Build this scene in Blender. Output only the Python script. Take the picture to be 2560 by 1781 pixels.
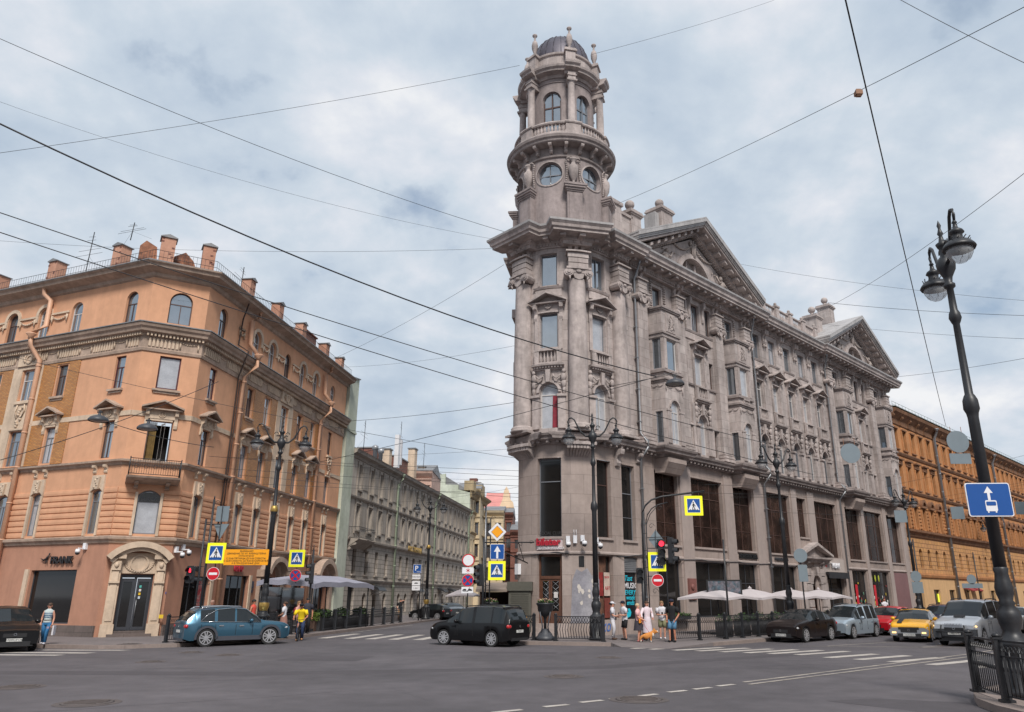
import bpy, bmesh, math, random
from mathutils import Vector, Matrix
SC = bpy.context.scene
for _o in list(bpy.data.objects): bpy.data.objects.remove(_o)
COL = SC.collection
sin, cos, pi, rad = math.sin, math.cos, math.pi, math.radians
# ---------------------------------------------------------------- camera
cam = bpy.data.cameras.new('camera'); co = bpy.data.objects.new('camera', cam); COL.objects.link(co)
PITCH = rad(17.75)
co.location = (0, 0, 2.1); co.rotation_euler = (pi/2 + PITCH, 0, 0)
cam.sensor_width = 36; cam.sensor_fit = 'HORIZONTAL'; cam.lens = 1875/2560*36
cam.shift_x = (1280-1350)/2560; cam.shift_y = -(890.5-890)/2560
cam.clip_start = .1; cam.clip_end = 3000
SC.camera = co
# ---------------------------------------------------------------- sky and sun
SUN_AZ, SUN_EL = 168, 48
W = bpy.data.worlds.new('World'); SC.world = W; W.use_nodes = True
nt = W.node_tree; N = nt.nodes; L = nt.links; N.clear()
def nd(t, x=0, **k):
    n = N.new(t)
    for a, b in k.items(): setattr(n, a, b)
    return n
def mth(op, a, b=None, c=None, tree=None):
    n = (tree or N).new('ShaderNodeMath'); n.operation = op
    lk = L if tree is None else None
    for i, v in enumerate((a, b, c)):
        if v is None: continue
        if isinstance(v, (int, float)): n.inputs[i].default_value = v
        else: L.new(v, n.inputs[i])
    return n.outputs[0]
out = nd('ShaderNodeOutputWorld'); bg = nd('ShaderNodeBackground')
sky = nd('ShaderNodeTexSky'); sky.sky_type = 'NISHITA'; sky.sun_disc = False
sky.sun_elevation = rad(SUN_EL); sky.sun_rotation = rad(SUN_AZ); sky.air_density = 1.2; sky.dust_density = 2.0
tc = nd('ShaderNodeTexCoord'); sp = nd('ShaderNodeSeparateXYZ'); L.new(tc.outputs['Generated'], sp.inputs[0])
zz = mth('ADD', mth('MAXIMUM', sp.outputs[2], 0.0), .42)
cx = mth('DIVIDE', sp.outputs[0], zz); cy = mth('DIVIDE', sp.outputs[1], zz)
cmb = nd('ShaderNodeCombineXYZ'); L.new(cx, cmb.inputs[0]); L.new(cy, cmb.inputs[1])
def cloudn(scale, det, rough, off, dist=0.3):
    mp = nd('ShaderNodeMapping'); mp.inputs['Location'].default_value = off; L.new(cmb.outputs[0], mp.inputs[0])
    n = nd('ShaderNodeTexNoise'); n.inputs['Scale'].default_value = scale; n.inputs['Detail'].default_value = det
    n.inputs['Roughness'].default_value = rough; n.inputs['Distortion'].default_value = dist
    L.new(mp.outputs[0], n.inputs['Vector']); return n.outputs['Fac']
def ramp(fac, *st):
    r = nd('ShaderNodeValToRGB'); e = r.color_ramp.elements
    while len(e) < len(st): e.new(.5)
    for i, (p, c) in enumerate(st): e[i].position = p; e[i].color = (*c, 1)
    L.new(fac, r.inputs[0]); return r.outputs[0]
n1 = cloudn(3.9, 10, .55, (5.3, 1.9, 0), .1); n2 = cloudn(1.7, 6, .5, (11.3, 2.9, 0), .1)
CLB = 10.0     # clouds in the physical units of the sky texture, so the background strength stays at 0.1
shade = ramp(n1, (.31, (.47, .57, .69)), (.41, (.55, .64, .75)), (.50, (.64, .72, .81)), (.58, (.76, .80, .87)), (.67, (.92, .93, .95)))
sc1 = nd('ShaderNodeVectorMath', operation='SCALE'); L.new(shade, sc1.inputs[0]); sc1.inputs[3].default_value = CLB*.66
mask = ramp(mth('ADD', mth('MULTIPLY', n1, .55), mth('MULTIPLY', n2, .45)), (.36, (.45, .45, .45)), (.43, (1, 1, 1)))
mix = nd('ShaderNodeMix', data_type='RGBA'); L.new(mask, mix.inputs[0])
blue = nd('ShaderNodeVectorMath', operation='SCALE'); L.new(sky.outputs[0], blue.inputs[0]); blue.inputs[3].default_value = .9
L.new(blue.outputs[0], mix.inputs[6]); L.new(sc1.outputs[0], mix.inputs[7])
L.new(mix.outputs[2], bg.inputs[0]); bg.inputs[1].default_value = .1
L.new(bg.outputs[0], out.inputs[0])
sl = bpy.data.lights.new('sun', 'SUN'); so = bpy.data.objects.new('sun', sl); COL.objects.link(so)
sl.energy = 2.5; sl.angle = rad(14); sl.color = (1, .95, .88)
_a = rad(SUN_AZ); _e = rad(SUN_EL)
so.rotation_euler = Vector((sin(_a)*cos(_e), cos(_a)*cos(_e), sin(_e))).to_track_quat('Z', 'Y').to_euler()
so.location = (0, -20, 60)
SC.view_settings.view_transform = 'Standard'; SC.view_settings.look = 'None'
SC.view_settings.exposure = 0.55; SC.view_settings.gamma = 1
SC.render.engine = 'CYCLES'
# ---------------------------------------------------------------- materials
MATS = {}
def mat(name, col, rough=.8, var=.12, vs=.6, bump=.0, bs=8, metal=0, spec=.5, brick=None, streak=0, dirt=0, coat=0, emit=None, estr=1, alpha=1, trans=0, col2=None, fine=0):
    """procedural material: base colour with large and fine noise, optional coursed joints on the UV map, rain streaks, bump"""
    if name in MATS: return MATS[name]
    m = bpy.data.materials.new(name); m.use_nodes = True; t = m.node_tree; n = t.nodes; l = t.links
    b = n['Principled BSDF']; b.inputs['Roughness'].default_value = rough; b.inputs['Metallic'].default_value = metal
    b.inputs['Specular IOR Level'].default_value = spec
    if coat: b.inputs['Coat Weight'].default_value = coat; b.inputs['Coat Roughness'].default_value = .04
    if trans: b.inputs['Transmission Weight'].default_value = trans; b.inputs['IOR'].default_value = 1.1
    if alpha < 1: b.inputs['Alpha'].default_value = alpha
    tco = n.new('ShaderNodeTexCoord'); cur = None
    def noise(scale, det=5, vec=None, r=.55):
        x = n.new('ShaderNodeTexNoise'); x.inputs['Scale'].default_value = scale; x.inputs['Detail'].default_value = det; x.inputs['Roughness'].default_value = r
        l.new(vec or tco.outputs['Object'], x.inputs['Vector']); return x.outputs['Fac']
    def rng(f, a, c, lo=.3, hi=.7):
        x = n.new('ShaderNodeMapRange'); x.inputs[1].default_value = lo; x.inputs[2].default_value = hi; x.inputs[3].default_value = a; x.inputs[4].default_value = c
        l.new(f, x.inputs[0]); return x.outputs[0]
    def mul(c, f):
        x = n.new('ShaderNodeVectorMath'); x.operation = 'SCALE'
        l.new(c, x.inputs[0]); l.new(f, x.inputs[3]); return x.outputs[0]
    rgb = n.new('ShaderNodeRGB'); rgb.outputs[0].default_value = (*col, 1); cur = rgb.outputs[0]
    if brick:
        bw, bh, ms, c2, cm = brick
        k = n.new('ShaderNodeTexBrick'); k.inputs['Scale'].default_value = 1; k.inputs['Brick Width'].default_value = bw; k.inputs['Row Height'].default_value = bh
        k.inputs['Mortar Size'].default_value = ms; k.inputs['Mortar Smooth'].default_value = .1
        k.inputs['Color1'].default_value = (*col, 1); k.inputs['Color2'].default_value = (*c2, 1); k.inputs['Mortar'].default_value = (*cm, 1)
        l.new(tco.outputs['UV'], k.inputs['Vector']); cur = k.outputs['Color']; bfac = k.outputs['Fac']
    if col2:
        x = n.new('ShaderNodeMix'); x.data_type = 'RGBA'; l.new(rng(noise(vs*.7, 6), 0, 1, .42, .62), x.inputs[0])
        l.new(cur, x.inputs[6]); x.inputs[7].default_value = (*col2, 1); cur = x.outputs[2]
    if var: cur = mul(cur, rng(noise(vs), 1-var, 1+var*.6))
    if var: cur = mul(cur, rng(noise(vs*7, 4), 1-var*.6, 1+var*.5))
    if fine: cur = mul(cur, rng(noise(70, 2), 1-fine, 1+fine))
    if streak:
        mp = n.new('ShaderNodeMapping'); mp.inputs['Scale'].default_value = (1.6, 1.6, .3); l.new(tco.outputs['Object'], mp.inputs[0])
        cur = mul(cur, rng(noise(1.3, 6, mp.outputs[0], .62), 1-streak*.7, 1.03, .36, .58))
    if cur is not rgb.outputs[0]: l.new(cur, b.inputs['Base Color'])
    else: b.inputs['Base Color'].default_value = (*col, 1)
    if bump:
        bp = n.new('ShaderNodeBump'); bp.inputs['Strength'].default_value = bump; bp.inputs['Distance'].default_value = .03
        h = noise(bs, 6)
        if brick:
            x = n.new('ShaderNodeMath'); x.operation = 'SUBTRACT'; l.new(h, x.inputs[0]); l.new(bfac, x.inputs[1]); h = x.outputs[0]
        l.new(h, bp.inputs['Height']); l.new(bp.outputs[0], b.inputs['Normal'])
    if emit: b.inputs['Emission Color'].default_value = (*emit, 1); b.inputs['Emission Strength'].default_value = estr
    MATS[name] = m; return m
def srgb(r, g, b):
    f = lambda c: (c/255/12.92) if c/255 <= .04045 else ((c/255+.055)/1.055)**2.4
    return (f(r), f(g), f(b))
STONE = mat('limestone ashlar', srgb(180, 169, 165), .85, .22, .35, .35, 10, brick=(1.15, .62, .007, srgb(166, 154, 150), srgb(108, 98, 96)), streak=.32)
TRIM = mat('carved limestone', srgb(175, 163, 159), .85, .26, .6, .6, 14, streak=.36)
TRIMD = mat('weathered limestone', srgb(148, 137, 134), .85, .25, .6, .4, 14, streak=.35)
GRAN = mat('granite facing', srgb(164, 149, 142), .65, .14, .5, .12, 20, brick=(1.5, 1.05, .007, srgb(155, 140, 133), srgb(98, 88, 84)), streak=.14, fine=.08)
GRANP = mat('polished granite band', srgb(164, 150, 144), .5, .1, .5, 0, streak=.12, fine=.06)
ZINC = mat('zinc flashing', srgb(170, 166, 165), .55, .15, .8, .1, 4, metal=.1, streak=.25)
DOMEM = mat('lead dome sheet', srgb(84, 80, 90), .5, .2, 1.2, .1, 6, metal=.3, streak=.2)
GLS = mat('window glass', (.06, .062, .068), .06, 0, metal=.0, spec=.9, coat=.4)
GLR = mat('reflective glass', (.34, .38, .42), .05, .08, .3, metal=.85, spec=.8)
GLC = mat('glass over pale curtain', srgb(168, 170, 176), .25, .16, 2.2, spec=.9, coat=1)
GLD = mat('dark glass', (.014, .013, .013), .05, .2, .4, spec=.55)
GLB = mat('brown tinted glass', (.02, .011, .009), .12, .6, .9, spec=.28, col2=(.05, .028, .022))
GLRED = mat('red curtain behind glass', (.16, .02, .025), .3, .2, 3, coat=.6)
FRW = mat('white window frame', srgb(196, 192, 190), .5, .06)
FRB = mat('brown window frame', srgb(84, 62, 56), .5, .1)
FRG = mat('grey window frame', srgb(116, 118, 124), .5, .1)
FRM = mat('maroon window frame', srgb(78, 36, 44), .5, .1)
IRON = mat('black painted iron', (.022, .023, .027), .45, .2, 3, .05, 20, spec=.5)
IRONG = mat('grey painted iron', srgb(62, 64, 70), .5, .15, 3, .05)
BRONZE = mat('bronze fittings', (.11, .07, .03), .45, .2, 3, metal=.6)
GOLD = mat('gilded fittings', (.5, .33, .1), .4, .15, 4, metal=.7)
GALV = mat('galvanised pipe', srgb(150, 152, 156), .45, .15, 1.5, metal=.5)
PEACH = mat('peach stucco', srgb(208, 157, 124), .9, .1, .35, .15, 12, streak=.09)
PEACHD = mat('dull peach stucco', srgb(174, 128, 106), .9, .1, .4, .15, 12, streak=.12)
CREAM = mat('cream stucco trim', srgb(204, 182, 160), .9, .14, .8, .25, 16, streak=.22)
CREAMD = mat('grimy cream trim', srgb(176, 154, 138), .9, .2, .8, .3, 16, streak=.3)
BRK = mat('glazed yellow brick', srgb(192, 134, 74), .5, .1, .8, .2, 20, brick=(.26, .085, .012, srgb(172, 114, 60), srgb(130, 102, 78)))
REDBRK = mat('red brick', srgb(124, 66, 54), .9, .2, 1, .3, 12, brick=(.26, .085, .012, srgb(108, 58, 48), srgb(130, 110, 100)))
PIPEP = mat('peach painted pipe', srgb(204, 160, 132), .55, .12, 1.2, .05, streak=.12)
MINT = mat('pale mint stucco', srgb(192, 197, 182), .9, .12, .4, .2, 8, streak=.16, col2=srgb(174, 180, 162))
GREY = mat('grey green stucco', srgb(178, 168, 157), .9, .12, .5, .3, 10, streak=.2)
GREYD = mat('grey green rustication', srgb(174, 164, 154), .9, .12, .5, .35, 10, brick=(1.1, .42, .022, srgb(166, 156, 146), srgb(100, 96, 88)), streak=.2)
GREYT = mat('grey green trim', srgb(160, 150, 140), .9, .2, .6, .3, 12, streak=.3)
OCHRE = mat('ochre stucco', srgb(186, 130, 84), .9, .16, .5, .3, 10, streak=.28)
OCHR2 = mat('ochre rustication', srgb(194, 144, 98), .9, .14, .5, .3, 10, brick=(.9, .42, .03, srgb(196, 146, 92), srgb(124, 88, 60)), streak=.2)
OCHRL = mat('pale ochre stucco', srgb(200, 162, 118), .9, .08, .5, .1, 10, streak=.1)
OCHRD = mat('sooty ochre moulding', srgb(134, 96, 70), .9, .3, 1.2, .5, 14, streak=.3)
YELO = mat('cream yellow stucco', srgb(202, 184, 154), .9, .12, .6, .25, 10, streak=.2)
TINR = mat('tin roof', srgb(128, 128, 130), .55, .15, .6, .05, metal=.2, streak=.2)
REDR = mat('red tin roof', srgb(200, 132, 126), .6, .1, .6, streak=.1)
GRNR = mat('green roof paint', srgb(70, 96, 74), .6, .15)
# ---------------------------------------------------------------- mesh helpers
ORG = {}
def tag(o, label=None, cat=None, group=None, kind=None):
    if label: o['label'] = label
    if cat: o['category'] = cat
    if group: o['group'] = group
    if kind: o['kind'] = kind
    return o
def thing(name, label, cat, loc=(0, 0, 0), group=None):
    o = bpy.data.objects.new(name, None); COL.objects.link(o); o.location = loc; o.empty_display_size = .2
    ORG[o] = Vector(loc); return tag(o, label, cat, group)
def root_org(p):
    while p is not None and p not in ORG: p = p.parent
    return ORG.get(p, Vector((0, 0, 0)))
IDM = lambda x, y, z: (x, y, z)
class MB:
    """collects shapes in a local frame; M maps local (x, y, z) to the place"""
    def __init__(s, M=None, step=None): s.v = []; s.f = []; s.sm = []; s.uv = []; s.mi = []; s.M = M or IDM; s.step = step; s.cm = 0
    def a(s, x, y, z):
        s.v.append(s.M(x, y, z)); s.uv.append((x+y, z)); return len(s.v)-1
    def face(s, ids, smooth=False): s.f.append(tuple(ids)); s.sm.append(smooth); s.mi.append(s.cm)
    def quad(s, *p, smooth=False): s.face([s.a(*q) for q in p], smooth)
    def cuts(s, a, b):
        n = 1 if not s.step else max(1, math.ceil(abs(b-a)/s.step(a, b))) if callable(s.step) else max(1, math.ceil(abs(b-a)/s.step))
        return [a+(b-a)*i/n for i in range(n+1)]
    def box(s, x0, x1, y0, y1, z0, z1):
        xs = s.cuts(x0, x1); ids = [[s.a(x, y, z) for (y, z) in ((y0, z0), (y1, z0), (y1, z1), (y0, z1))] for x in xs]
        for p, q in zip(ids, ids[1:]):
            for i in range(4): s.face((p[i], p[(i+1) % 4], q[(i+1) % 4], q[i]))
        s.face(ids[0][::-1]); s.face(ids[-1])
    def ext(s, pts, ax, a, b, smooth=False):
        """extrude a polygon along ax; pts are the other two coordinates: x:(y,z) y:(x,z) z:(x,y)"""
        P = {'x': lambda p, t: (t, p[0], p[1]), 'y': lambda p, t: (p[0], t, p[1]), 'z': lambda p, t: (p[0], p[1], t)}[ax]
        cs = s.cuts(a, b) if ax == 'x' else [a, b]
        rings = [[s.a(*P(p, t)) for p in pts] for t in cs]; n = len(pts)
        for r, q in zip(rings, rings[1:]):
            for i in range(n): s.face((r[i], r[(i+1) % n], q[(i+1) % n], q[i]), smooth)
        s.face(rings[0][::-1]); s.face(rings[-1])
    def lathe(s, prof, x=0, y=0, z=0, n=12, a0=0, a1=360, sx=1, sy=1, cap=True):
        full = abs(a1-a0) >= 360; m = n if full else n+1
        R = [[s.a(x+r*sx*sin(rad(a0+(a1-a0)*i/n)), y+r*sy*cos(rad(a0+(a1-a0)*i/n)), z+h) for i in range(m)] for r, h in prof]
        for p, q in zip(R, R[1:]):
            for i in range(n if full else n): s.face((p[i], p[(i+1) % m], q[(i+1) % m], q[i]), True)
        if cap:
            if prof[0][0] > .001: s.face(R[0][::-1])
            if prof[-1][0] > .001: s.face(R[-1])
    def tube(s, pts, r, n=6, caps=True):
        """round bar through local points; r a number or one per point"""
        P = [Vector(p) for p in pts]; rs = r if isinstance(r, (list, tuple)) else [r]*len(P); R = []
        for i, p in enumerate(P):
            d = (P[min(i+1, len(P)-1)]-P[max(i-1, 0)]); d = d.normalized() if d.length > 1e-9 else Vector((0, 0, 1))
            up = Vector((0, 0, 1)) if abs(d.z) < .95 else Vector((1, 0, 0)); u = d.cross(up).normalized(); w = d.cross(u)
            R.append([s.a(*(p+u*rs[i]*cos(2*pi*k/n)+w*rs[i]*sin(2*pi*k/n))) for k in range(n)])
        for p, q in zip(R, R[1:]):
            for k in range(n): s.face((p[k], p[(k+1) % n], q[(k+1) % n], q[k]), True)
        if caps: s.face(R[0][::-1]); s.face(R[-1])
    def blob(s, x, y, z, rx, ry=None, rz=None, n=6, m=4):
        ry = ry or rx; rz = rz or rx; R = []
        for j in range(1, m): R.append([s.a(x+rx*sin(pi*j/m)*cos(2*pi*i/n), y+ry*sin(pi*j/m)*sin(2*pi*i/n), z+rz*cos(pi*j/m)) for i in range(n)])
        t = s.a(x, y, z+rz); b = s.a(x, y, z-rz)
        for p, q in zip(R, R[1:]):
            for i in range(n): s.face((p[i], q[i], q[(i+1) % n], p[(i+1) % n]), True)
        for i in range(n): s.face((t, R[0][i], R[0][(i+1) % n]), True); s.face((b, R[-1][(i+1) % n], R[-1][i]), True)
    def disc(s, x, z, r, y0, y1, n=12, rz=None): s.ext([(x+r*cos(2*pi*i/n), z+(rz or r)*sin(2*pi*i/n)) for i in range(n)], 'y', y0, y1)
    def ring(s, x, z, r0, r1, y0, y1, n=14, a0=0, a1=360, zs=1):
        A = [rad(a0+(a1-a0)*i/n) for i in range(n+1)]
        R = [[s.a(x+r*cos(t), y, z+r*sin(t)*zs) for (r, y) in ((r0, y0), (r1, y0), (r1, y1), (r0, y1))] for t in A]
        for p, q in zip(R, R[1:]):
            for k in range(4): s.face((p[k], p[(k+1) % 4], q[(k+1) % 4], q[k]))
        if a1-a0 < 360: s.face(R[0]); s.face(R[-1][::-1])
    def sweep(s, prof, x0, x1, res=(), y=0, dz=0, ends=True):
        """moulding: profile [(dy, z)] run along x; res = [(a, b, extra)] are stretches that break forward"""
        P = [(x0, 0, 0)]
        for a, b, e in sorted(res):
            P += [(a, 0, -1), (a, e, -1), (b, e, 1), (b, 0, 1)]
        P.append((x1, 0, 0)); Q = [P[0]]
        for p, q in zip(P, P[1:]):
            if abs(q[0]-p[0]) > .01 and s.step and (p[1] == 0 or abs(q[0]-p[0]) < 1.0):
                c = s.cuts(p[0], q[0])[1:-1]; Q += [(t, p[1], 0) for t in c]
            Q.append(q)
        R = [[s.a(t+k*d, y+e+d, h+dz) for d, h in prof] for t, e, k in Q]
        for p, q in zip(R, R[1:]):
            for i in range(len(prof)-1): s.face((p[i], q[i], q[i+1], p[i+1]))
        if ends: s.face(R[0]); s.face(R[-1][::-1])
    def build(s, name, m, parent=None, label=None, wn=False):
        me = bpy.data.meshes.new(name); o0 = root_org(parent) if parent else Vector((0, 0, 0))
        me.from_pydata([(v[0]-o0.x, v[1]-o0.y, v[2]-o0.z) for v in s.v], [], s.f)
        me.polygons.foreach_set('use_smooth', s.sm)
        uvl = me.uv_layers.new(name='UVMap'); li = [0]*len(me.loops); me.loops.foreach_get('vertex_index', li)
        flat = []
        for i in li: flat += s.uv[i]
        uvl.data.foreach_set('uv', flat)
        for mm in (m if isinstance(m, (list, tuple)) else [m]): me.materials.append(mm)
        if isinstance(m, (list, tuple)): me.polygons.foreach_set('material_index', s.mi)
        me.validate(); me.update()
        o = bpy.data.objects.new(name, me); COL.objects.link(o)
        if parent: o.parent = parent
        if label: o['label'] = label
        return o
def frameM(ox, oy, az, off=0):
    """facade frame: x along azimuth az, y outwards (to its right-hand side seen from above when walking back to the camera), z up"""
    a = rad(az); d = (sin(a), cos(a)); n = (cos(a), -sin(a)); ox += off*n[0]; oy += off*n[1]
    return lambda x, y, z: (ox+d[0]*x+n[0]*y, oy+d[1]*x+n[1]*y, z)
def placeM(x, y, z=0, rot=0, sc=1):
    """object frame: local +x turned by rot degrees (counter-clockwise)"""
    c, s_ = cos(rad(rot))*sc, sin(rad(rot))*sc
    return lambda a, b, h: (x+a*c-b*s_, y+a*s_+b*c, z+h*sc)
def wall(mb, x0, x1, z0, z1, ops, y=0, dep=.3):
    """wall sheet with real openings (x0, x1, z0, z1, rise) and their reveals; rise > 0 arches the head"""
    xs = sorted({x0, x1, *[o[0] for o in ops], *[o[1] for o in ops]}); zs = sorted({z0, z1, *[o[2] for o in ops], *[o[3] for o in ops]})
    xs = [x for x in xs if x0-1e-6 <= x <= x1+1e-6]; zs = [z for z in zs if z0-1e-6 <= z <= z1+1e-6]
    for a, b in zip(xs, xs[1:]):
        run = None
        for c, d in list(zip(zs, zs[1:]))+[(None, None)]:
            solid = c is not None and not any(o[0]-1e-6 <= a and b <= o[1]+1e-6 and o[2]-1e-6 <= c and d <= o[3]+1e-6 for o in ops)
            if solid: run = (run[0], d) if run else (c, d)
            elif run:
                cs = mb.cuts(a, b)
                for p, q in zip(cs, cs[1:]): mb.quad((p, y, run[0]), (q, y, run[0]), (q, y, run[1]), (p, y, run[1]))
                run = None
    for o in ops:
        a, b, c, d = o[:4]; r = o[4] if len(o) > 4 else 0; i = y-dep
        pts = arcpts(a, b, d, r)
        mb.quad((a, y, c), (a, i, c), (b, i, c), (b, y, c))
        mb.quad((a, y, c), (a, y, pts[0][1]), (a, i, pts[0][1]), (a, i, c)); mb.quad((b, y, c), (b, i, c), (b, i, pts[-1][1]), (b, y, pts[-1][1]))
        for p, q in zip(pts, pts[1:]):
            mb.quad((p[0], y, p[1]), (q[0], y, q[1]), (q[0], i, q[1]), (p[0], i, p[1]))
            if r: mb.quad((p[0], y, p[1]), (p[0], y, d), (q[0], y, d), (q[0], y, q[1]))
def arcpts(a, b, top, r, n=10):
    if not r: return [(a, top), (b, top)]
    h = (b-a)/2; R = (h*h+r*r)/(2*r); c = (a+b)/2; zc = top-R; t = math.asin(min(1, h/R))
    if r > h-1e-6: t = pi/2
    return [(c+R*sin(-t+2*t*i/n), zc+R*cos(-t+2*t*i/n)) for i in range(n+1)]
def window(M, parent, x0, x1, z0, z1, rise=0, y=-.2, frame=FRB, glass=GLR, cols=2, tr=.68, fw=.06, extra=(), name='window', bars=1):
    """a window is its frame with the pane as a sub-part; tr = transom height share"""
    f = MB(M); pts = arcpts(x0, x1, z1, rise); inn = arcpts(x0+fw, x1-fw, z1-fw, max(0, rise-fw*.3) if rise else 0)
    zb = z0
    f.box(x0, x1, y-.05, y, zb, zb+fw); f.box(x0, x0+fw, y-.05, y, zb+fw, pts[0][1]); f.box(x1-fw, x1, y-.05, y, zb+fw, pts[-1][1])
    if rise:
        n = len(pts)-1
        for i in range(n):
            for yy in (y, y-.05): f.quad((pts[i][0], yy, pts[i][1]), (pts[i+1][0], yy, pts[i+1][1]), (inn[i+1][0], yy, inn[i+1][1]), (inn[i][0], yy, inn[i][1]))
            f.quad((inn[i][0], y, inn[i][1]), (inn[i+1][0], y, inn[i+1][1]), (inn[i+1][0], y-.05, inn[i+1][1]), (inn[i][0], y-.05, inn[i][1]))
    else: f.box(x0+fw, x1-fw, y-.05, y, z1-fw, z1)
    zt = z0+(z1-z0)*tr if tr else z1-fw
    if tr: f.box(x0+fw, x1-fw, y-.048, y-.002, zt-fw*.45, zt+fw*.45)
    for k in range(1, cols):
        xc = x0+(x1-x0)*k/cols; f.box(xc-fw*.4, xc+fw*.4, y-.046, y-.004, z0+fw, (zt-fw*.45) if bars == 1 and tr else (z1-fw if not rise else z1-fw*1.2))
    for h in extra: f.box(x0+fw, x1-fw, y-.044, y-.006, z0+(z1-z0)*h-fw*.25, z0+(z1-z0)*h+fw*.25)
    fo = f.build(name, frame, parent)
    g = MB(M); yy = y-.035
    if rise:
        n = len(pts)
        g.face([g.a(x1-fw*.5, yy, z0+fw*.5), *[g.a(p[0], yy, p[1]-fw*.4) for p in reversed(pts)], g.a(x0+fw*.5, yy, z0+fw*.5)])
    else: g.quad((x0+fw*.5, yy, z0+fw*.5), (x1-fw*.5, yy, z0+fw*.5), (x1-fw*.5, yy, z1-fw*.5), (x0+fw*.5, yy, z1-fw*.5))
    g.build('pane', glass, fo); return fo
def text(s, size, m, M, ext=.01, parent=None, name='lettering', sx=1, bold=0, shear=0, x0=None, align='LEFT', sp=1):
    """lettering mesh; M maps (x, out, z)"""
    c = bpy.data.curves.new(name, 'FONT'); c.body = s; c.size = size; c.extrude = ext; c.offset = bold; c.shear = shear; c.align_x = align; c.space_character = sp
    c.resolution_u = 3
    o = bpy.data.objects.new(name, c); COL.objects.link(o); dg = bpy.context.evaluated_depsgraph_get(); dg.update()
    me = bpy.data.meshes.new_from_object(o.evaluated_get(dg)); bpy.data.objects.remove(o); bpy.data.curves.remove(c)
    o0 = root_org(parent) if parent else Vector((0, 0, 0))
    for v in me.vertices:
        p = M(v.co.x*sx, v.co.z+ext, v.co.y); v.co = (p[0]-o0.x, p[1]-o0.y, p[2]-o0.z)
    me.materials.clear(); me.materials.append(m); me.update()
    ob = bpy.data.objects.new(name, me); COL.objects.link(ob)
    if parent: ob.parent = parent
    return ob
def copytree(o, loc, rot=None, label=None, parent=None):
    c = o.copy(); COL.objects.link(c)
    if parent is None:
        c.location = loc
        if rot is not None: c.rotation_euler = (0, 0, rad(rot))
        if label: c['label'] = label
    else: c.parent = parent
    for ch in list(o.children): copytree(ch, None, parent=c)
    return c
# ornament kit, all in facade frames -------------------------------------------------
def console(m, x, z1, z0, out, w=.2, y=0):
    """scrolled bracket under z1"""
    h = z1-z0
    m.ext([(y, z0), (y+out*.28, z0+.02), (y+out*.42, z0+h*.18), (y+out*.3, z0+h*.42), (y+out*.5, z0+h*.62), (y+out*.92, z0+h*.7), (y+out, z0+h*.86), (y+out, z1), (y, z1)], 'x', x-w/2, x+w/2)
def balusters(m, x0, x1, z0, z1, y0, y1, sp=.16, solid=.1):
    h = z1-z0; m.box(x0, x1, y0-.02, y1+.02, z1-.1, z1); m.box(x0, x1, y0, y1, z0, z0+.08)
    m.box(x0, x0+solid, y0, y1, z0+.08, z1-.1); m.box(x1-solid, x1, y0, y1, z0+.08, z1-.1)
    n = max(1, int((x1-x0-2*solid)/sp)); r = sp*.3; H = h-.18
    for i in range(n):
        x = x0+solid+(x1-x0-2*solid)*(i+.5)/n
        m.lathe([(r*.7, 0), (r*1.15, H*.25), (r*1.1, H*.42), (r*.5, H*.7), (r*.5, H*.85), (r*.85, H)], x, (y0+y1)/2, z0+.08, n=6, cap=False)
def pediment(m, x0, x1, z0, z1, out, y=0, t=.12, back=True):
    """triangular hood: floor moulding, two raking slabs, tympanum"""
    c = (x0+x1)/2
    m.ext([(x0, z0), (x1, z0), (x1-.05, z0+t*.7), (x0+.05, z0+t*.7)], 'y', y, y+out*.75)
    m.ext([(x0-.06, z0+t*.5), (c, z1-t), (x1+.06, z0+t*.5), (x1+.06, z0+t*1.4), (c, z1), (x0-.06, z0+t*1.4)], 'y', y, y+out)
    if back: m.ext([(x0+.1, z0+t*.5), (x1-.1, z0+t*.5), (c, z1-t*.6)], 'y', y, y+out*.25)
def garland(m, x0, x1, z, sag, y, r=.045, n=8):
    for i in range(n+1):
        t = i/n; m.blob(x0+(x1-x0)*t, y, z-sag*4*t*(1-t), r*(1+.5*4*t*(1-t)), r, r*1.1, n=5, m=3)
def rosette(m, x, z, r, y):
    m.ring(x, z, r*.78, r, y, y+.05, n=10); m.blob(x, y+.03, z, r*.3, .05, r*.3)
    for k in range(8): m.blob(x+r*.52*cos(k*pi/4), y+.03, z+r*.52*sin(k*pi/4), r*.2, .04, r*.2, n=5, m=3)
def figure(m, x, z, h, y, s=1):
    """small relief figure leaning over a window arch; s = -1 mirrors"""
    m.blob(x, y+.1, z+h*.9, h*.09, .09, h*.1); m.blob(x+s*.02, y+.08, z+h*.66, h*.13, .11, h*.19)
    m.blob(x, y+.06, z+h*.4, h*.11, .1, h*.2); m.blob(x-s*.02, y+.04, z+h*.15, h*.08, .08, h*.2)
    m.tube([(x+s*h*.1, y+.1, z+h*.76), (x+s*h*.28, y+.12, z+h*.6), (x+s*h*.42, y+.12, z+h*.72)], .035, 5)
    m.tube([(x+s*h*.42, y+.08, z+h*.8), (x+s*h*.34, y+.08, z+h*.5), (x+s*h*.08, y+.08, z+h*.42), (x-s*h*.12, y+.06, z+h*.5)], .04, 5)
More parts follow.
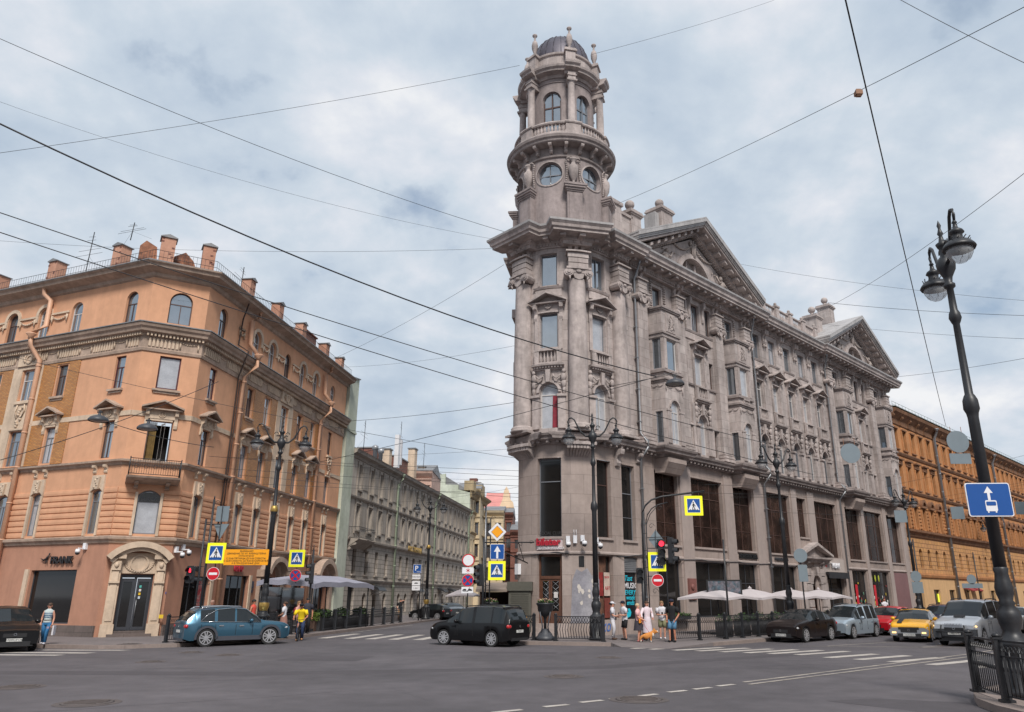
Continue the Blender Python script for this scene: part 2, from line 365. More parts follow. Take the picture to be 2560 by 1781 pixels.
def ionic(m, x, z0, z1, hw, y, out):
    """ionic capital on a flat or round shaft: abacus, two volutes, festoon"""
    h = z1-z0
    m.box(x-hw*1.25, x+hw*1.25, y-.1, y+out*1.15, z1-h*.14, z1)
    m.box(x-hw*1.0, x+hw*1.0, y-.1, y+out, z1-h*.42, z1-h*.14)
    for s in (-1, 1):
        for rr, yy in ((.28, 1.08), (.19, 1.16), (.09, 1.24)): m.disc(x+s*hw*1.02, z1-h*.4, h*rr, y-.05, y+out*yy, n=10)
    m.blob(x, y+out, z1-h*.3, hw*.35, .07, h*.14)
    m.ext([(x-hw*.62, z1-h*.42), (x+hw*.62, z1-h*.42), (x+hw*.42, z0+h*.22), (x, z0+h*.1), (x-hw*.42, z0+h*.22)], 'y', y, y+out*.98)
    for s in (-1, 1): m.tube([(x+s*hw*.95, y+out, z1-h*.66), (x+s*hw*.85, y+out, z0+h*.05)], [h*.07, h*.03], 5)
# ---------------------------------------------------------------- corner building with the round tower
CX0, CY0, R0, TH0 = 1.42, 43.9, 3.1, 45.8
AZR = 44.2; FR_O = (CX0+3.1*cos(rad(AZR)), CY0-3.1*sin(rad(AZR)))
SL = -rad(TH0+58)*R0        # where the left street facade starts
def MT(x, y, z):
    """corner building frame: x>0 along the avenue facade, x<0 round the tower, then back along the side street"""
    if x >= 0:
        a = rad(AZR); return (FR_O[0]+sin(a)*x+cos(a)*y, FR_O[1]+cos(a)*x-sin(a)*y, z)
    if x >= SL:
        t = rad(TH0)+x/R0; r = R0+y; return (CX0+r*sin(t), CY0-r*cos(t), z)
    t = rad(-58); px, py = CX0+R0*sin(t), CY0-R0*cos(t); e = SL-x; k = min(1, e/.02) if y > 0 else 1
    a = rad(7); return (px+sin(a)*e-cos(a)*y*k+(1-k)*y*sin(t), py+cos(a)*e+sin(a)*y*k-(1-k)*y*cos(t), z)
STEP = lambda a, b: .28 if min(a, b) < 0.02 and max(a, b) > SL-.02 else 50
def sA(theta): return rad(theta-TH0)*R0
bld = thing('corner_building', 'grey stone corner building with a round domed tower and long pedimented avenue facade', 'building', (CX0, CY0, 0))
WE = 45.8; WB = -28.0
cA, cB = sA(-17.5), sA(42.5); COLS = [sA(-46.5), sA(13), 1.5]
PIL = [3.72, 7.92, 12.8, 16.78, 31.2, 35.1, 40.6, 44.7]; BAY = [5.82, 14.78, 33.18, 42.65]; TRI = [10.36, 37.85]; FIVE = [18.8+2.56*k for k in range(5)]
# walls ------------------------------------------------
lowops = [(cA-.68, cA+.68, .75, 4.2), (cB-.52, cB+.62, .9, 4.15), (1.42, 2.62, .9, 4.15), (4.55, 7.0, .85, 4.12), (8.5, 12.2, .85, 4.12), (13.6, 16.1, .3, 4.12), (18.1, 21.9, .85, 4.12),
          (23.85, 25.15, .2, 3.6, .65), (26.3, 30.0, .3, 3.7), (31.8, 34.8, .7, 4.12), (35.7, 39.8, .7, 4.12), (40.9, 44.0, .2, 4.0)]
bigops = [(cA-.68, cA+.68, 5.1, 9.32), (cB-.5, cB+.62, 5.1, 9.3), (1.42, 2.62, 5.05, 9.28), (4.6, 7.0, 5.0, 9.35), (8.5, 12.2, 5.0, 9.3), (13.6, 16.1, 5.0, 9.3), (18.1, 21.8, 5.0, 9.3), (23.0, 24.5, 6.35, 9.3), (26.0, 30.0, 5.0, 9.3), (31.8, 34.8, 5.0, 9.3), (35.7, 39.8, 5.0, 9.3), (40.9, 44.0, 5.0, 9.3)]
m = MB(MT, STEP); wall(m, SL, WE, 0, 4.28, lowops, 0, .35); wall(m, SL, WE, 4.28, 10.2, bigops, 0, .35); wall(m, WB, SL, 0, 10.2, []); m.quad((WE, 0, 0), (WE, -12, 0), (WE, -12, 10.2), (WE, 0, 10.2))
m.box(SL, cA-.72, 0, .07, 0, .75); m.box(cA+.72, cB-.6, 0, .07, 0, .75)
for a, b in [(2.7, 4.45), (7.1, 8.4), (12.3, 13.5), (16.2, 18.0), (30.1, 31.7), (34.9, 35.6), (39.9, 40.8), (44.1, 45.8)]: m.box(a, b, 0, .06, 0, .7)
m.build('granite_base', GRAN, bld)
m = MB(MT, STEP)   # infill bands between the shop floor and the tall windows, belt, giant piers
for o in lowops[:7]+lowops[8:]: m.box(o[0]-.02, o[1]+.02, -.3, -.06, 4.36, 4.93)
m.sweep([(0, 4.2), (.09, 4.22), (.09, 4.3), (.04, 4.36), (0, 4.36)], SL, 23.0); m.sweep([(0, 4.2), (.09, 4.22), (.09, 4.3), (.04, 4.36), (0, 4.36)], 26.2, WE)
for a, b in [(7.15, 8.35), (12.35, 13.45), (16.25, 17.5), (22.0, 22.8), (24.7, 25.8), (30.15, 31.0), (34.95, 35.55), (39.95, 40.75), (44.15, 45.0)]: m.box(a, b, 0, .1, .7, 9.9)
m.build('polished_band', GRANP, bld)
ups = []   # upper openings on the main wall
for c in (cA, cB): ups += [(c-.55, c+.55, 10.98, 13.62, .55), (c-.55, c+.55, 15.72, 17.82), (c-.52, c+.52, 19.58, 21.6)]
for c in TRI: ups += [(c-.52, c+.52, 10.95, 13.6, .52), (c-1.85, c-1.35, 10.95, 12.75), (c+1.35, c+1.85, 10.95, 12.75), (c-.52, c+.52, 15.72, 17.8), (c-1.85, c-1.35, 15.72, 17.6), (c+1.35, c+1.85, 15.72, 17.6), (c-.5, c+.5, 19.58, 21.6), (c-1.9, c-1.2, 19.58, 21.6), (c+1.2, c+1.9, 19.58, 21.6)]
for c in FIVE: ups += [(c-.55, c+.55, 10.95, 13.6, .55), (c-.5, c+.5, 15.72, 17.8), (c-.55, c+.55, 19.58, 21.55)]
for c in BAY: ups += [(c-.5, c+.5, 19.62, 21.5)]
m = MB(MT, STEP); wall(m, SL, WE, 10.2, 23.0, ups, 0, .3); wall(m, WB, SL, 10.2, 23.0, [(SL-2.2, SL-1.1, 15.7, 17.8)]); m.quad((WE, 0, 10.2), (WE, -12, 10.2), (WE, -12, 23), (WE, 0, 23))
for k in range(8):  # projecting quoin blocks beside the third column
    m.box(2.02, 2.34, 0, .1+.06*(k % 2), 11.6+1.2*k, 11.95+1.2*k)
m.build('ashlar_wall', STONE, bld)
# courtyard side, roof -------------------------------
m = MB(MT)
m.ext([MT(x, y, 0)[:2] for x, y in ((0, -.4), (WE-.1, -.4), (WE-.1, -12))]+[MT(WB, -.4, 0)[:2], MT(SL, -.4, 0)[:2]], 'z', 22.9, 23.0); m.M = IDM
rf = MB(); P = [MT(3.2, -.3, 0), MT(WE-.1, -.3, 0), MT(WE-.1, -12, 0), MT(WB, -.3, 0), MT(SL-1.2, -.4, 0)]; rf.ext([p[:2] for p in P], 'z', 23.02, 23.5)
rg = MB(MT); rg.ext([(-.3, 23.5), (-.3, 23.9), (-6, 26.2), (-11.8, 24.0), (-11.8, 23.5)], 'x', 8, WE-.15); roof = rf.build('roof', TINR, bld); rg.build('ridge', TINR, roof)
# main cornice ---------------------------------------
def MTc(x, y, z):
    t = rad(TH0)+x/R0; r = R0+y; return (CX0+r*sin(t), CY0-r*cos(t), z)
def tower_sweep(prof, e, hw, x1=.3):
    """cornice round the tower: flat-fronted breaks over the two round columns, joined by arcs"""
    m = MB(MTc); rows = []
    def brk(c):
        for k in (0, 1, 2, 3):
            row = []
            for d, h in prof:
                s_ = -1 if k < 2 else 1
                if k in (0, 3): row.append((c+s_*R0*math.asin(min(.97, max(0, hw+d)/(R0+d))), d, h))
                else: a = math.atan(max(.05, hw+d)/(R0+e+d)); row.append((c+s_*R0*a, (R0+e+d)/cos(a)-R0, h))
            rows.append(row)
    def arc(a, b, n=9):
        for k in range(1, n): rows.append([(a(d)+(b(d)-a(d))*k/n, d, h) for d, h in prof])
    side = lambda c, s_: (lambda d: c+s_*R0*math.asin(min(.97, max(0, hw+d)/(R0+d))))
    brk(COLS[0]); arc(side(COLS[0], 1), side(COLS[1], -1)); brk(COLS[1]); arc(side(COLS[1], 1), lambda d: x1); rows.append([(x1, d, h) for d, h in prof])
    R = [[m.a(*q) for q in r] for r in rows]
    for p, q in zip(R, R[1:]):
        for i in range(len(prof)-1): m.face((p[i], q[i], q[i+1], p[i+1]))
    return m
CP = [(-.7, 21.95), (0, 21.95), (.1, 21.95), (.12, 22.15), (.22, 22.2), (.22, 22.38), (.9, 22.42), (.9, 22.55), (1.0, 22.62), (1.03, 22.78), (1.12, 22.9), (1.14, 23.02), (0, 23.12), (-.7, 23.12)]
RES = [(COLS[0]-.75, COLS[0]+.75, .4), (COLS[1]-.75, COLS[1]+.75, .4), (COLS[2]-.62, COLS[2]+.62, .4)]+[(2.75, 17.95, .22), (30.3, 45.72, .22)]
tower_sweep(CP, .42, .78).build('tower_cornice', TRIM, bld)
m = MB(MT, STEP); m.sweep(CP, .25, WE, RES[2:]); m.sweep(CP, WB, SL-.01, [(SL-4.2, SL-3.2, .3)])
def along(a, b, sp): n = max(1, round((b-a)/sp)); return [a+(b-a)*(i+.5)/n for i in range(n)]
def fw(x):
    for a, b, e in RES:
        if a < x < b: return e
    return 0
for x in along(SL+.1, WE, .86): e = fw(x); m.box(x-.13, x+.13, e, e+.78, 22.24, 22.41)           # modillions
m.build('main_cornice', TRIM, bld)
m = MB(MT, STEP)
for x in along(SL, WE, .19): e = fw(x); m.box(x-.055, x+.055, e, e+.2, 22.03, 22.17)               # dentils
m.build('dentil_course', TRIM, bld)
m = MB(MT, STEP); m.sweep([(1.0, 22.9), (1.15, 22.93), (1.17, 23.06), (.2, 23.2)], .25, WE, RES[2:], ends=False); m.build('cornice_flashing', ZINC, bld)
tower_sweep([(1.0, 22.9), (1.15, 22.93), (1.17, 23.06), (.2, 23.2), (-.6, 23.22)], .42, .78).build('cornice_flashing', ZINC, bld)
# cornice over the granite floors --------------------
MC = [(-.7, 10.05), (0, 10.05), (.12, 10.1), (.16, 10.22), (.5, 10.3), (.52, 10.42), (.62, 10.5), (.66, 10.62), (.1, 10.76), (0, 10.78)]
BR = [(b-1.12, b+1.12, .62) for b in BAY]
m = MB(MT, STEP); m.sweep(MC, SL, WE, [(sA(-46.5)-.75, sA(-46.5)+.75, .3), (sA(13)-.8, sA(13)+.8, .3)]+BR, dz=-.02)
for x in along(2.4, WE, .42):
    if not any(b-1.3 < x < b+1.3 for b in BAY): m.box(x-.07, x+.07, 0, .42, 10.1, 10.3)
for x in along(SL, 2.3, .5): m.box(x-.07, x+.07, 0, .42, 10.1, 10.3)
m.build('belt_cornice', TRIMD, bld)
m = MB(MT, STEP)                                        # fluted bolsters under the columns
for c in COLS[:2]:
    for k in range(9):
        x = c-.6+1.2*k/8; m.ext([(0, 9.35), (.12, 9.45), (.3, 9.62), (.62, 9.75), (.62, 10.08), (0, 10.08)], 'x', x-.06, x+.06)
    m.box(c-.72, c+.72, 0, .7, 9.95, 10.12)
console(m, 1.0, 10.05, 9.1, .5, .34); console(m, 2.95, 10.05, 9.5, .4, .3)
m.build('bolster', TRIM, bld)
# giant columns and pilasters ------------------------
for i, c in enumerate(COLS):
    m = MB(MT); y = .2 if i < 2 else .1; rr = .52
    pts = [(rr*1.0, 10.98), (rr, 12.5), (rr*.99, 15), (rr*.93, 17.6), (rr*.88, 19.75)]
    m.lathe(pts, c, y, 0, n=20, cap=False)
    co_ = m.build('column', TRIM, bld)
    m = MB(MT); m.box(c-.72, c+.72, 0, .82, 10.72, 10.84); m.lathe([(.66, 10.84), (.68, 10.92), (.62, 10.98), (.64, 11.05), (.58, 11.14), (.53, 11.16)], c, y, 0, n=20); m.build('column_base', TRIM, co_)
    m = MB(MT, STEP); ionic(m, c, 19.55, 20.42, .48, .1, .6); m.build('capital', TRIM, co_)
    m = MB(MT, STEP)
    for k in range(3): m.box(c-.5-.03*(k == 2), c+.5+.03*(k == 2), 0, .66, 20.42+.33*k, 20.42+.33*k+.28); m.box(c-.47, c+.47, 0, .6, 20.42+.33*k+.28, 20.42+.33*k+.33)
    m.box(c-.62, c+.62, 0, .78, 21.41, 21.5); m.build('impost_block', STONE, co_)
    m = MB(MT, STEP)
    for q in (-.36, 0, .36): console(m, c+q, 22.2, 21.5, .62, .2)
    m.build('console', TRIM, co_)
for i, c in enumerate(PIL):
    m = MB(MT); m.box(c-.5, c+.5, 0, .34, 11.3, 19.7); po = m.build('pilaster', STONE, bld)
    m = MB(MT); m.box(c-.66, c+.66, 0, .5, 10.72, 10.86)
    for z, q in ((10.86, .13), (10.95, .16), (11.04, .13), (11.12, .07), (11.18, .1), (11.24, .05)): m.box(c-.5-q, c+.5+q, 0, .34+q, z, z+.06+.03*(q > .1))
    m.build('pilaster_base', TRIM, po)
    m = MB(MT); ionic(m, c, 19.6, 20.45, .46, .1, .42); m.build('capital', TRIM, po)
    m = MB(MT)
    for k in range(3): m.box(c-.45, c+.45, 0, .42, 20.45+.28*k, 20.45+.28*k+.24); m.box(c-.43, c+.43, 0, .38, 20.69+.28*k, 20.73+.28*k)
    m.box(c-.52, c+.52, 0, .52, 21.29, 21.37); m.build('impost_block', STONE, po)
    m = MB(MT)
    for q in (-.24, .24): console(m, c+q, 22.2, 21.37, .52, .24)
    m.build('console', TRIM, po)
# window sets ----------------------------------------
rnd = random.Random(4)
def pickglass(i): return rnd.choice([GLR, GLR, GLS, GLC, GLC, GLR])
def archdress(c, hw, M=MT, z=0, arms=True, y=0):
    m = MB(M, STEP); zt = 13.6; zs = zt-hw
    m.ring(c, zs, hw+.02, hw+.16, y, y+.1, n=12, a0=0, a1=180)
    for s in (-1, 1):
        m.box(c+s*(hw+.2)-.2, c+s*(hw+.2)+.2, y, y+.14, 10.95, zs-.3) if arms else None
        m.box(c+s*(hw+.2)-.25, c+s*(hw+.2)+.25, y, y+.24, zs-.3, zs-.16)
        figure(m, c+s*(hw+.32), zs-.1, 1.42, y+.05, -s)
    m.ext([(c-.1, zt+.02), (c+.1, zt+.02), (c+.14, 14.35), (c-.14, 14.35)], 'y', y, y+.2)
    m.build('arch_relief', TRIM, bld)
def balcony(c, hw, y=0):
    m = MB(MT, STEP); m.sweep([(0, 14.32), (.1, 14.36), (.14, 14.5), (.34, 14.56), (.36, 14.66), (0, 14.7)], c-hw-.28, c+hw+.28, y=y)
    for x in along(c-hw-.2, c+hw+.2, .16): m.box(x-.045, x+.045, y, y+.26, 14.44, 14.54)
    o = m.build('balcony_ledge', TRIM, bld)
    m = MB(MT, STEP); balusters(m, c-hw-.14, c+hw+.14, 14.7, 15.56, y+.06, y+.24, .17, .26); m.build('balustrade', TRIM, o)
def hood(c, hw, y=0):
    m = MB(MT, STEP)
    for s in (-1, 1):
        m.box(c+s*(hw+.17)-.1, c+s*(hw+.17)+.1, y, y+.09, 15.6, 17.7)
        console(m, c+s*(hw+.2), 18.42, 17.35, .32, .2, y)
    m.box(c-hw-.06, c+hw+.06, y, y+.08, 17.84, 17.93); rosette(m, c, 18.32, .24, y+.04)
    o = m.build('window_surround', TRIM, bld)
    m = MB(MT, STEP); pediment(m, c-hw-.42, c+hw+.42, 18.38, 19.0, .55, y, .1, back=False); m.build('window_hood', TRIM, o)
def sill(c, hw, z=19.4, y=0):
    m = MB(MT, STEP); m.sweep([(0, z-.1), (.1, z-.06), (.16, z+.06), (0, z+.1)], c-hw-.3, c+hw+.3, y=y); m.box(c-hw-.2, c+hw+.2, y, y+.07, 18.85, z-.1); m.build('window_sill', TRIM, bld)
for i, c in enumerate((cA, cB)):
    archdress(c, .55); balcony(c, .62); hood(c, .55); sill(c, .6)
    window(MT, bld, c-.55, c+.55, 10.98, 13.62, .55, frame=FRW, glass=GLC if i else GLC, cols=1 if not i else 2, tr=.74)
    window(MT, bld, c-.55, c+.55, 15.72, 17.82, frame=FRG, glass=GLC if i else GLR, cols=1, tr=0)
    window(MT, bld, c-.52, c+.52, 19.58, 21.6, frame=FRG, glass=GLR, cols=1 if not i else 2, tr=0)
    m = MB(MT, STEP); m.box(c-.64, c-.54, -.02, .05, 19.58, 21.75); m.box(c+.54, c+.64, -.02, .05, 19.58, 21.75); m.box(c-.54, c+.54, -.02, .05, 21.62, 21.75); m.build('window_surround', TRIM, bld)
m = MB(MT, STEP); m.quad((cA+.16, -.22, 11.05), (cA+.48, -.22, 11.05), (cA+.48, -.22, 12.85), (cA+.2, -.22, 12.9)); m.build('curtain', mat('dark red curtain', (.22, .02, .035), .8, .3, 6), bld)
for c in TRI:
    archdress(c, .52); balcony(c, .62); hood(c, .52); sill(c, 1.9)
    window(MT, bld, c-.52, c+.52, 10.95, 13.6, .52, frame=FRW, glass=GLC, cols=1, tr=.72); window(MT, bld, c-.52, c+.52, 15.72, 17.8, frame=FRW, glass=GLC, cols=1, tr=0)
    m = MB(MT)
    for s in (-1, 1):
        for z0, z1 in ((10.95, 12.75), (15.72, 17.6)): window(MT, bld, c+s*1.6-.25, c+s*1.6+.25, z0, z1, frame=FRB, glass=GLS, cols=1, tr=0)
        m.box(c+s*1.1-.14, c+s*1.1+.14, 0, .12, 10.95, 14.3); m.box(c+s*2.0-.1, c+s*2.0+.1, 0, .08, 10.95, 13.0); m.box(c+s*1.6-.4, c+s*1.6+.4, 0, .12, 12.78, 12.9)
        window(MT, bld, c+s*1.55-.35, c+s*1.55+.35, 19.58, 21.6, frame=FRB, glass=GLS, cols=2, tr=0)
        console(m, c+s*.85, 21.9, 20.4, .3, .22); garland(m, c+s*.9, c+s*1.9, 21.85, .14, .1)
    m.sweep([(0, 15.5), (.1, 15.52), (.14, 15.62), (0, 15.66)], c-2.1, c-.8); m.sweep([(0, 15.5), (.1, 15.52), (.14, 15.62), (0, 15.66)], c+.8, c+2.1)
    m.build('window_surround', TRIM, bld); window(MT, bld, c-.5, c+.5, 19.58, 21.6, frame=FRB, glass=GLR, cols=2, tr=0)
for i, c in enumerate(FIVE):
    archdress(c, .55); hood(c, .5); sill(c, .55); balcony(c, .62)
    window(MT, bld, c-.55, c+.55, 10.95, 13.6, .55, frame=FRW if i % 2 else FRG, glass=pickglass(i), cols=2, tr=.72)
    window(MT, bld, c-.5, c+.5, 15.72, 17.8, frame=FRW, glass=pickglass(i), cols=2, tr=.7); window(MT, bld, c-.55, c+.55, 19.58, 21.55, frame=FRG, glass=pickglass(i), cols=2, tr=.7)
    m = MB(MT)
    for q in (-1.28, 1.28) if i == 0 else (1.28,):
        for e in (-.16, .16): console(m, c+q+e, 22.1, 21.0, .4, .2); m.blob(c+q+e, .12, 20.85, .1, .1, .16)
    m.build('console', TRIM, bld)
# bay windows ----------------------------------------
PW, PD = .95, .92     # half width of the front, projection
def bayM(c, side):
    """frames on the three faces of a bay: 0 front, -1 left cheek, 1 right cheek"""
    if side == 0: return lambda x, y, z: MT(c+x, PD+y, z)
    L0 = math.hypot(.16, PD)
    def f(x, y, z):
        t = x/L0
        if side < 0: return MT(c-PW-.16+.16*t-y, PD*t, z)
        return MT(c+PW+.16*t+y, PD*(1-t), z)
    return f
for bi, c in enumerate(BAY):
    o = None; Lc = math.hypot(.16, PD)
    for side in (0, -1, 1):
        M = bayM(c, side); x0, x1 = (-PW, PW) if side == 0 else (0, Lc)
        if side == 0: ops = [(-.42, .42, 10.92, 13.6, .42), (-.52, .52, 15.62, 17.6)]
        else: ops = [(.22, .7, 10.95, 12.9), (.18, .78, 15.62, 17.6)]
        m = MB(M); wall(m, x0, x1, 10.8, 19.62, ops, 0, .16); w_ = m.build('bay_wall', STONE, bld if o is None else o)
        if o is None: o = w_
        if side == 0:
            window(M, bld, -.42, .42, 10.92, 13.6, .42, y=-.1, frame=FRW, glass=GLC, cols=2, tr=.74); window(M, bld, -.52, .52, 15.62, 17.6, y=-.1, frame=FRW, glass=GLC if bi % 2 else GLR, cols=1, tr=0)
        else:
            window(M, bld, .22, .7, 10.95, 12.9, y=-.08, frame=FRG, glass=GLS if bi == 1 else GLR, cols=1, tr=0); window(M, bld, .18, .78, 15.62, 17.6, y=-.08, frame=FRG, glass=GLR, cols=1, tr=0)
    fp = lambda g: [MT(c+x, y, 0)[:2] for x, y in ((-PW-.16-g, 0), (-PW-g*.9, PD+g), (PW+g*.9, PD+g), (PW+.16+g, 0))]
    m = MB()
    for z0, z1, g in ((19.5, 19.6, .1), (19.6, 19.72, .16), (17.92, 18.04, .08), (17.66, 17.74, .05), (15.36, 15.48, .12), (15.48, 15.56, .06), (14.86, 14.96, .14), (14.96, 15.02, .06), (14.74, 14.86, .06), (10.5, 10.82, .06)): m.ext(fp(g), 'z', z0, z1)
    m.build('bay_moulding', TRIMD, o)
    m = MB(); m.ext(fp(.0), 'z', 9.75, 10.02)
    A_ = [MT(c+x, y, 9.75) for x, y in ((-PW-.16, 0), (-PW, PD), (PW, PD), (PW+.16, 0))]; B_ = [MT(c+x, y, 9.15) for x, y in ((-PW-.16, 0), (-.9, .55), (.9, .55), (PW+.16, 0))]
    A_ = [MT(c+x, y, 9.76) for x, y in ((-PW-.16, 0), (-PW, PD), (PW, PD), (PW+.16, 0))]
    for i in range(3): m.quad(A_[i], A_[i+1], B_[i+1], B_[i])
    m.quad(*B_); m.build('bay_corbel', GRAN, o)
    M = bayM(c, 0); m = MB(M)                           # carved panel, festoons, corner posts
    m.box(-.5, .5, 0, .05, 18.12, 19.4); m.box(-.42, .42, .05, .06, 18.2, 19.32)
    for k in range(26): m.blob(rnd.uniform(-.3, .3)*(1-abs(k/13-1)*.3), .07, 18.28+.98*k/25, .07, .04, .06, n=5, m=3)
    m.tube([(-.3, .08, 18.3), (-.12, .08, 18.7), (-.3, .08, 19.0), (0, .08, 19.25), (.3, .08, 19.0), (.12, .08, 18.7), (.3, .08, 18.3)], .035, 5)
    for s in (-1, 1):
        m.box(s*.74-.14, s*.74+.14, 0, .06, 15.6, 17.6); m.box(s*.68-.2, s*.68+.2, 0, .07, 10.9, 12.9); m.box(s*.68-.24, s*.68+.24, 0, .1, 12.9, 13.02)
        garland(m, s*.05, s*.9, 14.6, .16, .06, .035, 10); m.tube([(s*.9, .06, 14.65), (s*.9, .06, 14.1)], [.05, .02], 5)
    m.ring(0, 13.18, .46, .56, 0, .07, n=12, a0=0, a1=180)
    m.build('bay_relief', TRIM, o)
    for side in (-1, 1):
        M = bayM(c, side); m = MB(M); garland(m, .06, .46, 14.6, .13, .05, .03, 6); garland(m, .46, .86, 14.6, .13, .05, .03, 6); m.build('bay_relief', TRIM, o)
    if bi != 0:
        M = bayM(c, 0); m = MB(M); balusters(m, -.4, .4, 15.02, 15.36, .0, .1, .12, .05); m.build('bay_relief', TRIM, o)
    window(MT, bld, c-.5, c+.5, 19.62, 21.5, frame=FRG if bi else FRB, glass=GLS, cols=2 if bi else 1, tr=.66 if bi else 0)
    m = MB(MT)                                          # laurel-leaf frame round the top window
    for s in (-1, 1):
        for k in range(13):
            for e in (-1, 1): m.blob(c+s*.76+e*.07, .06, 19.75+.17*k, .075, .06, .06, n=5, m=3)
    for k in range(11):
        for e in (0, 1): m.blob(c-.75+.15*k, .06, 21.75+.12*e, .06, .06, .07, n=5, m=3)
    m.build('leaf_border', TRIM, bld)
# tall windows of the granite floors ------------------
def bigwin(o, cols, hs, fr=FRB, gl=GLB): window(MT, bld, o[0], o[1], o[2], o[3], y=-.25, frame=fr, glass=gl, cols=cols, tr=hs[0], extra=hs[1:], bars=2, fw=.055)
bigwin(bigops[0], 1, (.7,), FRG, GLD); bigwin(bigops[1], 1, (.68,), FRB, GLD); bigwin(bigops[2], 1, (.62, .3), FRG, GLD)
for o, c in zip(bigops[3:], (2, 3, 2, 3, 2, 3, 3, 3, 3)): bigwin(o, c, (.72, .3))
m = MB(MT, STEP)
for o in bigops: m.box(o[0]-.06, o[1]+.06, -.04, .1, o[2]-.12, o[2])
m.build('window_sill', GRANP, bld)
for k, o in enumerate(lowops):
    if k in (0, 7): continue
    fr = FRB if k in (1, 11) else IRONG; g = GLD if k != 8 else GLD
    window(MT, bld, o[0], o[1], o[2], o[3], y=-.25, frame=fr, glass=g, cols=1 if o[1]-o[0] < 1.5 else 2, tr=0 if k not in (5, 8, 11) else .68, bars=2, name='shop_window')
# street door left of the pier: double leaf with diamond lattice
WOOD = mat('varnished oak', (.115, .048, .028), .5, .25, 2, .1, 30)
m = MB(MT, STEP); c = cA
m.box(c-.68, c-.58, -.3, -.18, .75, 4.2); m.box(c+.58, c+.68, -.3, -.18, .75, 4.2); m.box(c-.58, c+.58, -.3, -.18, 4.08, 4.2); m.box(c-.58, c+.58, -.3, -.16, 2.95, 3.1)
dr = m.build('street_door', WOOD, bld)
m = MB(MT, STEP); m.quad((c-.58, -.24, 3.1), (c+.58, -.24, 3.1), (c+.58, -.24, 4.08), (c-.58, -.24, 4.08)); m.build('transom_pane', GLD, dr)
for s in (-1, 1):
    a, b = (c-.57, c-.01) if s < 0 else (c+.01, c+.57); m = MB(MT, STEP)
    m.box(a, b, -.27, -.2, .75, 1.35); m.box(a, b, -.27, -.2, 2.85, 2.95); m.box(a, a+.09, -.27, -.2, 1.35, 2.85); m.box(b-.09, b, -.27, -.2, 1.35, 2.85)
    lf = m.build('door_leaf', WOOD, dr)
    m = MB(MT, STEP); m.quad((a+.09, -.25, 1.35), (b-.09, -.25, 1.35), (b-.09, -.25, 2.85), (a+.09, -.25, 2.85)); m.build('pane', GLD, lf)
    m = MB(MT)
    for k in range(5):
        z = 1.4+.29*k; m.tube([(a+.09, -.225, z), (b-.09, -.225, z+.29)], .012, 4); m.tube([(b-.09, -.225, z), (a+.09, -.225, z+.29)], .012, 4)
    m.build('lattice', GALV, lf)
m = MB(MT, STEP); m.quad((c+.2, -.19, 2.0), (c+.42, -.19, 2.0), (c+.42, -.19, 2.3), (c+.2, -.19, 2.3)); m.build('notice', FRW, dr)
m = MB(MT, STEP)
for k in range(3): m.box(c-.95-.0*k, c+.95, -.3, .75-.27*k, .13+.2*k, .33+.2*k)
m.build('door_steps', GRANP, bld)
# avenue portal with gable, centre 24.5 ---------------
m = MB(MT); c = 24.5
for s in (-1, 1):
    for k in range(7): m.box(c+s*1.15-.42-.08*(k % 2), c+s*1.15+.42+.08*(k % 2), 0, .26, .2+.56*k, .2+.56*k+.5)
    m.box(c+s*1.75-.3, c+s*1.75+.3, 0, .2, .2, 4.5); console(m, c+s*1.2, 4.6, 4.1, .4, .3)
m.ring(c, 2.95, .65, 1.0, 0, .3, n=12, a0=0, a1=180); m.ext([(c-.14, 3.55), (c+.14, 3.55), (c+.2, 4.2), (c-.2, 4.2)], 'y', 0, .42)
m.sweep([(0, 4.5), (.3, 4.55), (.35, 4.7), (.6, 4.78), (.62, 4.9), (0, 4.95)], c-2.5, c+2.5)
m.ext([(c-2.6, 4.95), (c, 5.78), (c+2.6, 4.95), (c+2.6, 5.12), (c, 6.0), (c-2.6, 5.12)], 'y', 0, .66); m.ext([(c-2.3, 4.93), (c+2.3, 4.93), (c, 5.78)], 'y', 0, .22)
m.build('portal', STONE, bld)
m = MB(MT); m.box(c-.65, c+.65, -.33, -.28, .2, 2.8); m.build('street_door', WOOD, bld); m = MB(MT); m.ring(c, 2.95, .05, .62, -.3, -.27, n=10, a0=0, a1=180); m.build('fanlight', GLD, bld)
m = MB(MT); m.box(26.3, 30.0, 0, .5, 3.72, 3.86); m.box(26.3, 30.0, .42, .5, 3.4, 3.72); m.build('shop_canopy', IRON, bld)
m = MB(MT); m.box(40.75, 44.1, .02, .1, .2, 4.1); m.build('doorway_cladding', mat('rose marble cladding', srgb(120, 84, 84), .4), bld)
